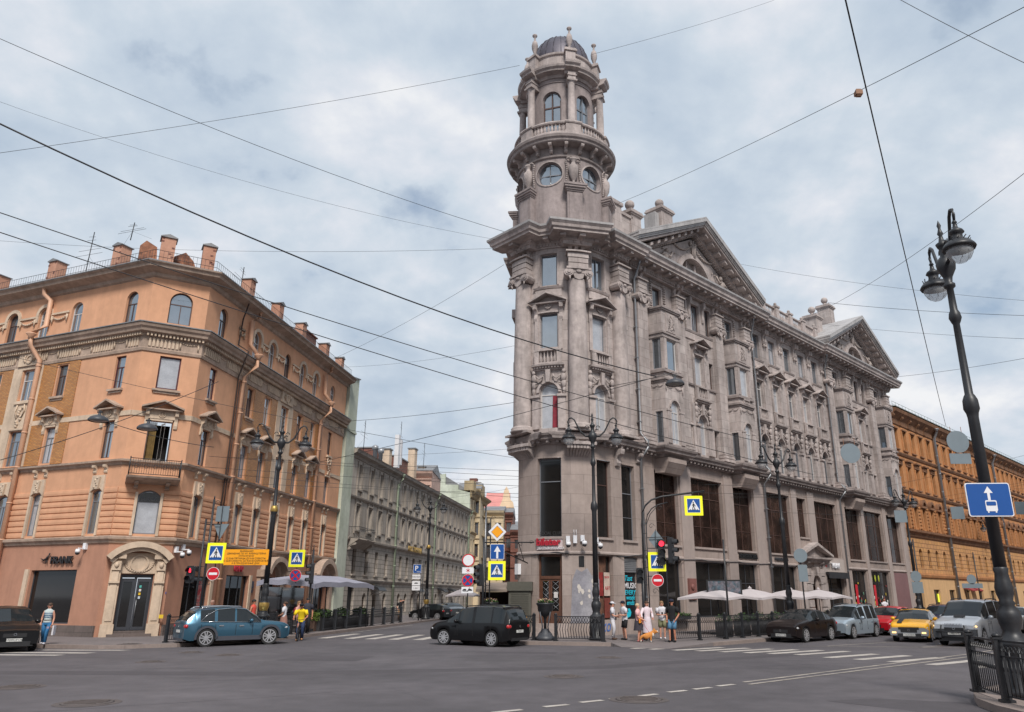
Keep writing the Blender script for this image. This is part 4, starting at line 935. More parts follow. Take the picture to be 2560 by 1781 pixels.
# cream strips and brick panels
def panel(M, a, b, z0, z1, ops, mt, nm, t=.04):
    m = MB(M); wall(m, a, b, z0, z1, ops, t, t+.05)
    for x in (a, b): m.quad((x, 0, z0), (x, t, z0), (x, t, z1), (x, 0, z1))
    m.build(nm, mt, pb)
def wops(c, h): return [(c-h-.12, c+h+.12, 9.05, 11.3), (c-h-.12, c+h+.12, 12.95, 15.02)]
for M, segs in ((ML, [(-7.75, -4.7, [-6.1]), (-13.3, -10.3, [-11.8]), (-22, -15, [-16.4, -20.8])]), (MR, [(5.25, 10.0, [6.2, 8.6]), (12.5, 17.75, [13.85, 16.3])])):
    for a, b, cs in segs: panel(M, a, b, 9.1, 15.1, sum([wops(c, .38) for c in cs], []), BRK, 'brick_panel')
for M, a, b, c in ((ML, -10.3, -7.75, -8.95), (MR, 10.0, 12.5, 11.2)):
    panel(M, a, b, 9.1, 15.2, [(c-.6, c+.6, 9.1, 11.24), (c-.6, c+.6, 13.06, 14.98)], CREAM, 'cream_strip', .07)
    m = MB(M); m.box(a+.35, b-.35, .06, .16, 15.2, 16.0); m.ring(c, 15.6, .2, .3, .16, .22, n=12)
    for s in (-1, 1): m.tube([(c+s*.35, .18, 15.4), (c+s*.5, .2, 15.6), (c+s*.38, .18, 15.85)], .05, 5)
    m.build('stucco_relief', CREAM, pb)
for M, cs in ((ML, ATT['L']), (MR, ATT['R'])):   # attic archivolts and festoons
    m = MB(M)
    for i, c in enumerate(cs):
        if (M is ML and i in (0, 1)) or (M is MR and i in (0, 3, 6)): continue
        m.ring(c, 18.42, .5, .72, 0, .08, n=12, a0=0, a1=180)
        for s in (-1, 1): m.box(c+s*.61-.1, c+s*.61+.1, 0, .07, 18.0, 18.42)
    for p, q in zip(cs, cs[1:]):
        a, b = sorted((p, q)); w_ = b-a
        if w_ > 3.2: a, b = (b-1.9, b-.1) if M is ML else (3.0, 5.1)
        x0, x1 = a+.72, b-.62
        if x1-x0 > .5:
            m.box(x0, x1, 0, .08, 18.3, 18.42); garland(m, x0+.12, x1-.12, 18.15, .22, .07, .06, 9)
            for x in (x0+.1, x1-.1): m.tube([(x, .07, 18.2), (x, .07, 17.75)], [.07, .04], 5)
    m.build('attic_relief', CREAM, pb)
# ground floor: plinth, portal, shopfronts, signs
PL = mat('grey stone plinth', srgb(104, 92, 88), .8, .2, .8, .2, 14, brick=(1.2, .36, .01, srgb(96, 86, 82), srgb(70, 62, 60)))
m = MB(ML); m.box(LL, -5.5, 0, .1, 0, .72); m.box(-5.5, -.0, 0, .1, 0, .68); mo = m.build('plinth', PL, pb)
m = MB(MR); m.box(0, 1.4, 0, .1, 0, .68); m.box(4.2, 5.9, 0, .1, 0, .6); m.box(8.8, 10, 0, .1, 0, .6); m.box(13.6, 15.1, 0, .1, 0, .6); m.build('plinth', PL, pb)
m = MB(ML)
for x in (-5.66, ): m.box(x-.14, x+.14, -.05, .1, .7, 3.45)
m.build('window_surround', CREAM, pb)
m = MB(MR)
for x in (4.3, 8.95): m.box(x-.14, x+.14, 0, .08, .5, 3.35)
m.build('window_surround', CREAM, pb)
m = MB(MF); c = 1.53
for s in (-1, 1):
    m.box(c+s*1.03-.24, c+s*1.03+.24, 0, .24, .15, 3.9); m.box(c+s*1.03-.15, c+s*1.03+.15, .24, .28, .9, 2.7); m.box(c+s*1.03-.3, c+s*1.03+.3, 0, .3, .12, .75)
    m.box(c+s*1.03-.2, c+s*1.03+.2, .24, .36, 3.35, 3.8); m.blob(c+s*1.03, .36, 3.6, .12, .1, .15); m.box(c+s*1.03-.24, c+s*1.03+.24, .2, .36, 2.72, 2.82)
    m.ext([(.2, 2.8), (.34, 2.8), (.3, 3.3), (.2, 3.35)], 'x', c+s*1.03-.15, c+s*1.03+.15)
    m.box(c+s*1.05-.4, c+s*1.05+.4, 0, .42, 3.92, 4.12)
def seg(r, a0, a1, n=14): return [(c+r*cos(rad(a0+(a1-a0)*i/n)), 2.82+r*sin(rad(a0+(a1-a0)*i/n))) for i in range(n+1)]
m.ext(seg(1.98, 38, 142)+seg(1.68, 142, 38), 'y', 0, .58); m.ext(seg(1.7, 36, 144)+seg(1.5, 144, 36), 'y', 0, .42)
m.box(c-.8, c+.8, 0, .08, 3.2, 4.22); m.ring(c, 3.72, .36, .44, .08, .14, n=20)
for k in range(18):
    t = pi*(1.0+k/17); m.blob(c+.62*cos(t)*1.02, .1, 3.72+.45*sin(t), .07, .04, .06, n=5, m=3)
m.build('portal', CREAM, pb)
DGR = mat('dark grey aluminium', srgb(58, 60, 66), .4, .1, 2, spec=.6)
m = MB(MF); m.box(c-.75, c+.75, -.25, -.15, 3.0, 3.16); m.box(c-.75, c-.66, -.25, -.15, .42, 3.0); m.box(c+.66, c+.75, -.25, -.15, .42, 3.0); m.box(c-.1, c+.02, -.25, -.15, .42, 3.0); do_ = m.build('entrance_door', DGR, pb)
for a, b, yy in ((c-.66, c-.1, -.2), (c+.04, c+.66, -.12)):
    m = MB(MF); m.box(a, a+.08, yy-.03, yy+.03, .45, 2.96); m.box(b-.08, b, yy-.03, yy+.03, .45, 2.96); m.box(a+.08, b-.08, yy-.03, yy+.03, .45, .6); m.box(a+.08, b-.08, yy-.03, yy+.03, 2.8, 2.96); l_ = m.build('door_leaf', DGR, do_)
    m = MB(MF); m.quad((a+.06, yy, .55), (b-.06, yy, .55), (b-.06, yy, 2.85), (a+.06, yy, 2.85)); m.build('pane', GLD, l_)
m = MB(MF); m.tube([(c+.12, -.04, 1.1), (c+.12, -.04, 1.9)], .02, 6); m.build('door_handle', GALV, do_)
for i, (z, col) in enumerate(((2.5, (80, 170, 160)), (2.32, (220, 210, 205)), (2.14, (220, 180, 40)), (1.96, (190, 200, 210)))):
    m = MB(MF); m.box(c+.17, c+.27, -.115, -.108, z, z+.12); m.build('sticker', mat('sticker %d' % i, srgb(*col), .5, 0), do_)
m = MB(MF); m.box(c-1.0, c+1.0, -.3, .5, .12, .28); m.box(c-1.0, c+1.0, -.3, .2, .28, .42); m.build('door_steps', PL, pb)
for k, M in (('L', ML), ('R', MR)):
    for i, o in enumerate(shops[k]):
        window(M, pb, *o, y=-.18, frame=IRONG, glass=GLD, cols=1 if k == 'L' else (3 if i < 2 else 2), tr=0, bars=2, name='shop_window')
MS = lambda M, x, z, y=.06: (lambda a, b, h: M(x+a, y+b, z+h))
BLK = mat('black sign letters', (.016, .014, .016), .5, 0); WHT = mat('white sign face', srgb(214, 212, 214), .5, .04); REDS = mat('red sign letters', srgb(176, 34, 52), .5, .05)
text('FRANK', .52, BLK, MS(ML, -3.95, 3.72), .04, pb, 'shop_sign', bold=.012)
m = MB(MS(ML, -4.75, 3.7)); m.tube([(0, .03, .3), (.25, .03, .2), (.45, .03, .26), (.6, .03, .48)], [.01, .05, .07, .03], 6); m.blob(.62, .03, .52, .07, .03, .05); m.tube([(.45, .03, .24), (.42, .03, .0)], .02, 5); m.tube([(.5, .03, .24), (.56, .03, .02)], .02, 5); m.build('bird_emblem', BLK, pb)
m = MB(MF); m.ext([(1.04, 6.86), (2.02, 6.86), (2.02, 7.2), (1.78, 7.36), (1.28, 7.36), (1.04, 7.2)], 'y', -.118, -.112); m.build('fanlight_sign', GLD, pb); text('BLACK', .27, mat('dim grey letters', (.12, .12, .13), .5, 0), MS(MF, 1.09, 6.95, -.11), .004, pb, 'window_lettering')
text('КАФЕ', .34, BLK, MS(MR, 1.9, 3.42), .04, pb, 'shop_sign', bold=.01)
text('КАРР', .42, REDS, MS(MR, 6.6, 3.55), .04, pb, 'shop_sign', bold=.02)
m = MB(MR); m.quad((3.1, -.12, 1.0), (3.7, -.12, 1.0), (3.7, -.12, 2.9), (3.1, -.12, 2.9)); m.build('poster', mat('pale red poster', srgb(160, 120, 116), .6, .5, 5, col2=srgb(160, 40, 50)), pb)
m = MB(MR); m.box(9.1, 9.42, .02, .06, 2.55, 3.0); m.box(9.14, 9.38, .02, .05, 2.3, 2.5); m.build('house_number_plate', mat('navy enamel', srgb(36, 42, 66), .4, .05), pb)
for c in (11.65, 20.3):
    m = MB(MR); w_ = 1.9 if c < 12 else 2.2
    m.ring(c, 3.0, w_*.72, w_*.9, 0, .75, n=14, a0=20, a1=160, zs=.95); m.ring(c, 3.05, w_*.5, w_*.68, 0, .3, n=14, a0=0, a1=180); m.box(c-w_, c-w_+.7, 0, .5, 3.3, 3.75); m.box(c+w_-.7, c+w_, 0, .5, 3.3, 3.75); m.box(c-w_+.1, c-w_+.55, 0, .25, .2, 3.3); m.box(c+w_-.55, c+w_-.1, 0, .25, .2, 3.3); m.build('portal', CREAMD, pb)
m = MB(MF); m.box(2.95, 2.99, .01, .04, 2.2, 2.3); m.build('blue_plate', mat('blue enamel', srgb(60, 84, 150), .4, 0), pb)
m = MB(MF); m.box(2.78, 2.98, .3, .34, 1.0, 1.18); m.build('yellow_plate', mat('yellow plate', srgb(220, 186, 50), .5, 0), pb)
# balcony
m = MB(MF); c = 1.53; m.ext([(0, 7.78), (.7, 7.9), (.95, 8.0), (1.0, 8.1), (0, 8.14)], 'x', c-1.28, c+1.28)
for s in (-1, 1): console(m, c+s*.75, 7.86, 7.5, .6, .2)
bo = m.build('balcony_slab', CREAMD, pb)
m = MB(MF)
for z in (8.2, 9.0): m.tube([(c-1.22, .06, z), (c-1.22, .93, z), (c+1.22, .93, z), (c+1.22, .06, z)], .02, 5)
for i in range(22): x = c-1.2+2.4*i/21; m.tube([(x, .93, 8.2), (x, .93, 9.0)], .009, 4)
for s in (-1, 1):
    for i in range(6): y = .1+.8*i/6; m.tube([(c+s*1.22, y, 8.2), (c+s*1.22, y, 9.0)], .009, 4)
    m.tube([(c+s*1.22, .93, 8.1), (c+s*1.22, .93, 9.08)], .03, 6)
for i in range(5): m.ring(c-.9+.45*i, 8.6, .1, .12, .925, .94, n=8)
m.build('balcony_railing', IRON, bo)
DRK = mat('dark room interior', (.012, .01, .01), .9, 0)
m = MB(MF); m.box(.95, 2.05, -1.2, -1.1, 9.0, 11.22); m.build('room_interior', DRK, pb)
m = MB(MF)
for i in range(8): m.box(.96+.05*i, .99+.05*i, -.3, -.22+.04*(i % 2), 9.05, 11.2)
m.build('curtain', mat('olive striped curtain', srgb(140, 112, 62), .8, .3, 4), pb)
m = MB(lambda x, y, z: MF(1.55+x*.3, -.1+x*.9, z)); m.box(0, .55, -.02, .02, 9.05, 9.15); m.box(0, .55, -.02, .02, 11.0, 11.1); m.box(0, .06, -.02, .02, 9.15, 11.0); m.box(.5, .55, -.02, .02, 9.15, 11.0); m.build('open_casement', FRW, pb)
m = MB(MF); m.box(.9, .95, -.2, .02, 9.0, 11.22); m.box(2.05, 2.1, -.2, .02, 9.0, 11.22); m.build('door_frame', FRB, pb)
# downpipes
def pipe(M, pts, nm='drainpipe', r=.14, mt=PIPEP, funnel=None, P=None):
    m = MB(M); m.tube(pts, r, 9)
    for z in range(1, 20, 2):
        for p, q in zip(pts, pts[1:]):
            if min(p[2], q[2]) < z < max(p[2], q[2]) and abs(p[2]-q[2]) > 2: m.lathe([(r+.02, z), (r+.02, z+.08)], p[0], p[1], 0, n=9)
    for f in funnel or (): m.lathe([(r, f[2]-.3), (r*1.1, f[2]-.15), (r*2, f[2]), (r*2, f[2]+.06)], f[0], f[1], 0, n=10)
    m.build(nm, mt, P or pb)
for M, x in ((ML, -8.0), (MR, 4.85), (MR, 17.4)):
    s = -1 if M is ML else 1
    pipe(M, [(x+.55*s, .55, 20.3), (x+.5*s, .5, 20.0), (x+.5*s, .45, 19.6), (x+.1*s, .22, 19.2), (x+.1*s, .22, 17.6), (x+.35*s, .7, 17.0)], funnel=[(x+.5*s, .5, 20.2)])
    pipe(M, [(x+.35*s, .8, 16.9), (x+.3*s, .75, 16.2), (x, .2, 15.4), (x, .22, .5)], funnel=[(x+.35*s, .78, 16.9)])
m = MB(MR); m.tube([(3.6, .55, 19.9), (3.9, .12, 19.0), (3.75, .1, 17.2), (4.0, .7, 16.8), (4.15, .15, 15.2), (4.2, .1, 9.2), (4.0, .1, 5.0)], .05, 5); m.tube([(4.5, .1, 15), (4.4, .12, 9.2), (4.4, .1, 5.2)], .04, 5); m.build('cable_run', mat('rusty cable run', (.05, .03, .025), .8, .3, 3), pb)
# roof, chimneys, roof railing
m = MB(); P = [ML(LL, .9, 0), ML(.42, .9, 0), MR(-.4, .9, 0), MR(RR, .9, 0)]; Q = [ML(LL, -6, 0), ML(-3, -6, 0), MR(3, -6, 0), MR(RR, -6, 0)]
m.quad(*[(p[0], p[1], 20.3) for p in (P[0], P[1])], *[(q[0], q[1], 22.6) for q in (Q[1], Q[0])]); m.quad(*[(p[0], p[1], 20.3) for p in (P[1], P[2])], *[(q[0], q[1], 22.6) for q in (Q[2], Q[1])]); m.quad(*[(p[0], p[1], 20.3) for p in (P[2], P[3])], *[(q[0], q[1], 22.6) for q in (Q[3], Q[2])])
for i in range(3): a, b = P[i], P[i+1]; m.quad((a[0], a[1], 20.24), (b[0], b[1], 20.24), (b[0], b[1], 20.3), (a[0], a[1], 20.3))
for k in range(3): a, b = Q[k], Q[k+1]; m.quad((a[0], a[1], 22.6), (b[0], b[1], 22.6), (b[0]-9, b[1]+6, 20), (a[0]-9, a[1]+6, 20))
ro = m.build('roof', TINR, pb)
CHM = mat('peeling peach chimney', srgb(188, 142, 120), .9, .12, .8, .4, 10, col2=srgb(172, 124, 102))
def chimney(M, x, y, w_, z0, z1, tilt=0):
    m = MB(M); m.box(x-w_/2, x+w_/2, y-w_/2, y+w_/2, z0, z1); o = m.build('chimney', CHM, ro)
    m = MB(M); m.box(x-w_/2-.08, x+w_/2+.08, y-w_/2-.08, y+w_/2+.08, z1, z1+.05); m.ext([(x-w_/2-.08, z1+.05), (x+w_/2+.08, z1+.05), (x, z1+.22)], 'y', y-w_/2-.08, y+w_/2+.08); m.build('chimney_cap', TINR, o)
    m = MB(M)
    for k in range(5): zz = z0+(z1-z0)*rnd.uniform(.3, .95); xx = x+w_*rnd.choice((-.42, .36, .2)); m.box(xx-.08, xx+.08, y+w_/2, y+w_/2+.01, zz, zz+rnd.uniform(.08, .2))
    m.build('bare_brick', REDBRK, o)
for M, x, y, w_, z0, z1 in ((ML, -15.0, -.8, .7, 20.2, 22.25), (ML, -10.3, -1.2, .72, 20.3, 22.65), (ML, -4.6, -1.2, .72, 20.6, 22.75), (MF, .46, -1.2, .78, 20.7, 22.5), (MF, 2.74, -1.2, .72, 20.7, 22.5), (MR, 5.5, -.7, .66, 20.5, 22.35), (MR, 9.9, -.7, .66, 20.5, 22.35), (MR, 14.0, -.7, .66, 20.5, 22.3), (MR, 18.7, -.7, .7, 20.5, 22.2), (MR, 22.3, -.7, .6, 20.5, 22.1)): chimney(M, x, y, w_, z0, z1)
m = MB(MR); m.box(16.4, 18.8, -2.3, -1.5, 20.8, 22.8); m.box(16.3, 18.9, -2.4, -1.4, 22.8, 22.9); m.build('chimney', REDBRK, ro)
m = MB(MF); m.ext([(-1.0, 21.0), (.0, 21.0), (-.1, 22.0), (-.7, 22.3), (-1.0, 21.9)], 'y', -2.2, -1.4); m.ext([(2.2-1.4, 21.2), (2.2, 21.2), (2.0, 21.7), (1.5, 22.2), (.9, 21.8)], 'y', -2.4, -1.8); m.build('rubble_parapet', mat('crumbling brick', srgb(110, 74, 60), .95, .3, 2, .8, 8, col2=srgb(170, 118, 92)), ro)
m = MB()
pts = [ML(LL, .3, 0), ML(.1, .3, 0), MR(-.1, .3, 0), MR(RR, .3, 0)]
for a, b in zip(pts, pts[1:]):
    a, b = Vector(a), Vector(b); n = int((b-a).length/.22)
    for z in (20.75, 21.15): m.tube([tuple(a+Vector((0, 0, z))), tuple(b+Vector((0, 0, z)))], .015, 4)
    for i in range(n+1): p = a+(b-a)*i/n; m.tube([(p.x, p.y, 20.4), (p.x, p.y, 21.15)], .009, 4)
m.build('roof_railing', IRON, ro)
def antenna(M, x, y, z0, h, P, nm='antenna'):
    m = MB(M); m.tube([(x, y, z0), (x+.1, y, z0+h)], .03, 5)
    for i, z in enumerate((.55, .65, .85, .92)): w_ = (1.2, 1.0, .4, .3)[i]; m.tube([(x-w_, y, z0+h*z), (x+w_, y, z0+h*z-.1)], .012, 4)
    for s in (-1, 1): m.tube([(x+.05, y, z0+h*.5), (x+s*1.2, y-.5, z0+.1)], .006, 3)
    m.build(nm, IRON, P)
antenna(ML, -7.6, -1.2, 21.0, 3.4, ro); antenna(MR, 5.4, -1.2, 21.0, 2.4, ro); antenna(ML, -4.1, -1.2, 23.2, 1.2, ro)
m = MB()
a, b = MR(RR, 0, 0), MR(RR, -14, 0); m.quad((a[0], a[1], 0), (b[0], b[1], 0), (b[0], b[1], 20.2), (a[0], a[1], 20.2)); a, b = ML(LL, 0, 0), ML(LL, -14, 0); m.quad((a[0], a[1], 0), (b[0], b[1], 0), (b[0], b[1], 20.2), (a[0], a[1], 20.2)); m.build('end_wall', PEACHD, pb)
# ---------------------------------------------------------------- mint gable wall and grey-green apartment house
fwb = thing('party_wall', 'tall narrow mint green firewall standing between the peach building and the grey green house', 'wall', MR(23.5, 0, 0))
m = MB(MR); m.box(22.85, 25.0, -12, .25, 0, 20.3); m.ext([(22.9, 20.3), (25.0, 20.3), (25.0, 20.9), (22.9, 20.55)], 'y', -12, .25); m.box(22.82, 25.06, -12, .33, 15.8, 16.0); m.build('wall', MINT, fwb)
m = MB(MR); m.ext([(22.8, 20.55), (25.1, 20.9), (25.1, 21.0), (22.8, 20.65)], 'y', -12, .35); m.build('coping', TINR, fwb)
gb = thing('apartment_house', 'long grey green four storey house with sunken windows, mint drainpipes and a balcony', 'building', MR(50, 0, 0))
G0, G1 = 25.05, 76.6
gx = [27.6, 30.9, 33.75, 36.85]+[41.7, 44.2, 46.8, 49.45, 52.1]+[57.6, 61.1, 63.75, 66.6, 69.0, 71.5, 74.3]
go1 = [(x-.45, x+.45, 11.3, 13.55) for x in gx]; go2 = [(x-.45, x+.45, 7.75, 9.85) for x in gx]; go3 = [(x-.45, x+.45, 3.95, 6.1) for x in gx]
go4 = [(x-.5, x+.5, .5, 2.35, .5) for x in gx if x not in (27.6,)]+[(26.6, 28.2, .1, 2.9)]
m = MB(MR); wall(m, G0, G1, 0, 3.3, go4, 0, .3); wall(m, G0, G1, 3.3, 7.0, go3, 0, .3); m.build('lower_wall', GREYD, gb)
m = MB(MR); wall(m, G0, G1, 7.0, 14.3, go2+go1, 0, .3); m.build('upper_wall', GREY, gb)
m = MB(MR); m.sweep([(0, 3.2), (.1, 3.25), (.2, 3.4), (.22, 3.5), (0, 3.56)], G0, G1); m.sweep([(0, 6.6), (.1, 6.65), (.3, 6.8), (.32, 6.95), (0, 7.02)], G0, G1); m.sweep([(0, 10.3), (.08, 10.35), (.22, 10.48), (.24, 10.6), (0, 10.66)], G0, G1); m.sweep([(0, 13.9), (.1, 13.95), (.16, 14.15), (.5, 14.3), (.55, 14.5), (.62, 14.6), (0, 14.75)], G0, G1); m.build('string_course', GREYT, gb)
for x in gx:
    m = MB(MR)
    for s in (-1, 1): m.box(x+s*.62-.12, x+s*.62+.12, 0, .1, 7.4, 13.8)
    for z in (7.6, 11.15, 3.8): m.box(x-.6, x+.6, 0, .16, z, z+.13)
    m.box(x-.6, x+.6, 0, .14, 10.0, 10.12); m.build('window_surround', GREYT, gb)
m = MB(MR)
for a, b in zip(gx, gx[1:]):
    if b-a > 2.2:
        for z0, z1 in ((11.4, 13.6), (7.9, 9.8)): m.box(a+.95, b-.95, 0, .07, z0, z1)
m.build('wall_panel', GREYT, gb)
for ops, r in ((go1, 0), (go2, 0), (go3, 0)):
    for i, o in enumerate(ops): window(MR, gb, *o, y=-.25, frame=FRB, glass=GLS if (i+len(ops)) % 3 else GLR, cols=2, tr=.66)
for o in go4[:-1]: window(MR, gb, *o, y=-.22, frame=FRB, glass=GLD, cols=1, tr=.7)
m = MB(MR); m.box(26.6, 28.2, -.3, -.22, .1, 2.9); m.build('street_door', DRK, gb)
for x in (39.0, 55.2, 75.8): pipe(MR, [(x+.5, .5, 14.4), (x+.4, .45, 14.0), (x, .2, 13.3), (x, .2, .4)], mt=mat('mint painted pipe', srgb(160, 172, 150), .6, .12, 1, streak=.15), r=.13, funnel=[(x+.45, .48, 14.4)], P=gb)
for x in (33.5, 47.5, 59.5, 65): 
    m = MB(MR); m.ext([(0, 3.05), (.4, 3.0), (.75, 2.85), (.95, 2.6), (.95, 2.55), (0, 2.9)], 'x', x-1.1, x+1.1)
    for s in (-1, 1): m.tube([(x+s*1.0, .05, 2.2), (x+s*1.0, .85, 2.6)], .02, 4)
    m.build('door_canopy', IRON, gb)
m = MB(MR); m.ext([(0, 6.1), (.3, 6.3), (.9, 6.7), (1.0, 6.8), (0, 6.9)], 'x', 25.6, 30.0); bo = m.build('balcony_slab', GREYT, gb)
m = MB(MR)
for z in (6.95, 7.85): m.tube([(25.7, .05, z), (25.7, .93, z), (29.9, .93, z), (29.9, .05, z)], .02, 4)
for i in range(26): x = 25.7+4.2*i/25; m.tube([(x, .93, 6.95), (x, .93, 7.85)], .01, 4)
for i in range(5): m.tube([(25.7, .1+.17*i, 6.95), (25.7, .1+.17*i, 7.85)], .01, 4)
m.build('balcony_railing', IRON, bo)
for x in (25.6, 29.9): m = MB(MR); console(m, x+.2, 6.5, 5.9, .8, .3); m.build('balcony_bracket', GREYT, bo)
text('ДИНАСТИЯ', .34, mat('bronze sign letters', srgb(120, 104, 82), .5), MS(MR, 31.5, 3.0), .03, gb, 'shop_sign')
text('ГОСТИНИЦА', .75, GOLD, MS(MR, 43.2, 6.75, .34), .05, gb, 'hotel_sign', sx=1.15, bold=.01)
m = MB(MR); m.ext([(.6, 14.6), (-6, 16.8), (-12, 14.6)], 'x', G0, G1); rf_ = m.build('roof', TINR, gb)
for x, y, w_, d, z0, z1, mt in ((45.5, -3, 1.0, .8, 15, 18.3, CREAM), (53.5, -4, 5.0, 3.5, 15, 18.6, REDBRK), (57.5, -3.4, 1.2, .9, 15, 20.6, CREAM), (61.5, -3, 1.6, .9, 15, 18.8, CREAM), (48.5, -5, 6, 2, 15, 18.6, REDBRK)):
    m = MB(MR); m.box(x-w_/2, x+w_/2, y-d, y, z0, z1); o = m.build('chimney', mt, rf_); m = MB(MR); m.box(x-w_/2-.1, x+w_/2+.1, y-d-.1, y+.1, z1, z1+.15); m.build('chimney_cap', TINR, o)
for x in (36.5, 38.4): m = MB(MR); m.lathe([(.22, 15.2), (.22, 16.6), (.34, 16.65), (.34, 17.0), (.1, 17.15)], x, -1.8, 0, n=10); m.build('roof_vent', GALV, rf_)
antenna(MR, 33.5, -2, 15.5, 3.6, rf_); antenna(MR, 49, -3, 17.5, 5, rf_); antenna(MR, 60, -3, 18.5, 3.5, rf_)
m = MB(MR); m.box(46.8, 47.5, -3, -2.5, 16.5, 20.4); m.box(47.8, 48.4, -3, -2.5, 17, 20); m.build('relay_cabinet', WHT, rf_)
# taller cream house with its mint party wall
yb = thing('apartment_house', 'cream yellow house rising above the grey green one, with a patchy mint side wall', 'building', MR(80, 0, 0))
m = MB(MR); m.ext([(.0, 0), (.0, 17.4), (-1.9, 17.9), (-1.9, 18.6), (-4.0, 18.7), (-4.0, 20.4), (-9.5, 19.4), (-9.5, 17.2), (-14, 17.2), (-14, 0)], 'x', 76.75, 77.2); m.build('firewall', MINT, yb)
yx = [78.6, 80.6, 82.6, 84.8, 87.0]; yo = [(x-.4, x+.4, z, z+1.9) for x in yx for z in (5.2, 8.6, 12.0)]+[(x-.35, x+.35, 15.2, 16.4) for x in yx]
m = MB(MR); wall(m, 77.2, 89, 0, 18.0, yo, 0, .3); m.quad((89, 0, 0), (89, -12, 0), (89, -12, 18), (89, 0, 18)); m.build('wall', YELO, yb)
m = MB(MR)
for z in (4.4, 7.9, 11.4, 14.6): m.sweep([(0, z-.2), (.2, z), (.3, z+.1), (.3, z+.2), (0, z+.25)], 77.2, 89)
m.sweep([(0, 16.6), (.15, 16.7), (.3, 17.0), (.7, 17.3), (.85, 17.6), (0, 17.8)], 77.0, 89, [(77.0, 79.2, .25), (83.2, 89, .25)]); m.box(77.0, 79.0, -1, .5, 17.8, 19.3); m.box(83.5, 86, -1, .6, 17.8, 19.5); m.build('cornice', mat('grimy cream moulding', srgb(164, 146, 116), .9, .2, .8, .4, 12, streak=.25), yb)
for i, o in enumerate(yo): window(MR, yb, *o, y=-.2, frame=FRB, glass=GLS, cols=2, tr=.66)
m = MB(MR); m.ext([(-.5, 17.9), (-5, 20.6), (-13, 18)], 'x', 77.2, 89); rf_ = m.build('roof', TINR, yb)
m = MB(MR); m.box(88, 89, -2.5, -1.2, 18, 21.3); m.build('chimney', REDBRK, rf_)
m = MB(MR); m.lathe([(.6, -.1), (.45, -.02), (.001, .06)], 79.5, .7, 19.4, n=14); m.build('satellite_dish', WHT, rf_)
pipe(MR, [(88.9, .3, 17), (88.9, .3, .5)], mt=GALV, r=.15, P=yb)
# farther houses of the side street
def house(name, label, x0, x1, yf, dep, h, wm, cols, rows, z0=4, roof=TINR, az=0, rh=1.5, trim=None, side=True, sgn=1):
    o = thing(name, label, 'building', ((x0+x1)/2, yf, 0)); M = frameM(x0, yf, 90+az); w_ = (x1-x0)/cos(rad(az))
    st = (h-z0-1.2)/rows; ops = [(w_*(i+.5)/cols-.42, w_*(i+.5)/cols+.42, z0+st*j+.6, z0+st*j+.6+st*.58) for i in range(cols) for j in range(rows)]
    m = MB(M); wall(m, 0, w_, 0, h, ops, 0, .25)
    m.quad((0, 0, 0), (0, -dep, 0), (0, -dep, h), (0, 0, h)); m.quad((w_, 0, 0), (w_, -dep, 0), (w_, -dep, h), (w_, 0, h)); m.build('wall', wm, o)
    m = MB(M)
    for j in range(rows+1): z = z0+st*j; m.sweep([(0, z-.15), (.15, z), (.2, z+.15), (0, z+.2)], 0, w_)
    m.sweep([(0, h-.9), (.15, h-.8), (.5, h-.4), (.6, h-.1), (0, h)], -.1, w_+.1)
    for q in ops: m.box(q[0]-.12, q[1]+.12, 0, .12, q[3]+.03, q[3]+.2)
    m.build('cornice', trim or wm, o)
    for q in ops: window(M, o, *q, y=-.18, frame=FRB, glass=GLS, cols=2, tr=.66)
    m = MB(M); m.ext([(.2, h+.02), (-dep/2, h+rh), (-dep, h)], 'x', -.1, w_+.1); m.build('roof', roof, o); return o, M
PINKS = mat('faded pink stucco', srgb(196, 164, 150), .9, .15, .6, .2, 10, streak=.2)
house('apartment_house', 'faded pink house rising behind the roof of the grey green house', -19.8, -14.4, 100, 9, 18.0, PINKS, 4, 4, az=0)
house('apartment_house', 'low cream house with a tin roof between the mint side wall and the tan house', -13.4, -9.6, 122, 9, 18.6, YELO, 3, 4, az=0)
house('apartment_house', 'tan house with a heavy flat cornice facing down the side street', -9.9, -6.35, 133, 14, 16.3, YELO, 2, 3, az=0)
h2, M2 = house('apartment_house', 'red brick town house squeezed between the tan house and the corner tower', -6.3, -4.9, 137, 14, 16.4, REDBRK, 1, 4)
h3, M3 = house('apartment_house', 'distant pale house with a red sloping roof and a scrolled gable', -11.5, -6.6, 158, 14, 19.5, mat('peach cream stucco', srgb(214, 180, 150), .9, .1), 3, 4, roof=REDR, rh=4)
m = MB(M3); w_ = 4.9; m.ext([(w_-1.9, 19.5), (w_+1.2, 19.5), (w_+1.0, 20.6), (w_+.4, 21.2), (w_+.1, 23.0), (w_-.4, 23.9), (w_-.9, 23.0), (w_-1.2, 21.2)], 'y', -1, .4); m.build('scrolled_gable', mat('cream gable', srgb(226, 198, 166), .9, .12), h3)
house('apartment_house', 'faint pale yellow house closing the end of the side street beside the tower', -5.6, -3.0, 170, 14, 17.0, mat('pale apricot stucco', srgb(212, 178, 150), .9, .1), 2, 4)
house('apartment_house', 'small brick house with a white tin roof low beside the corner tower', -4.9, -2.6, 128, 14, 12.6, REDBRK, 1, 3)
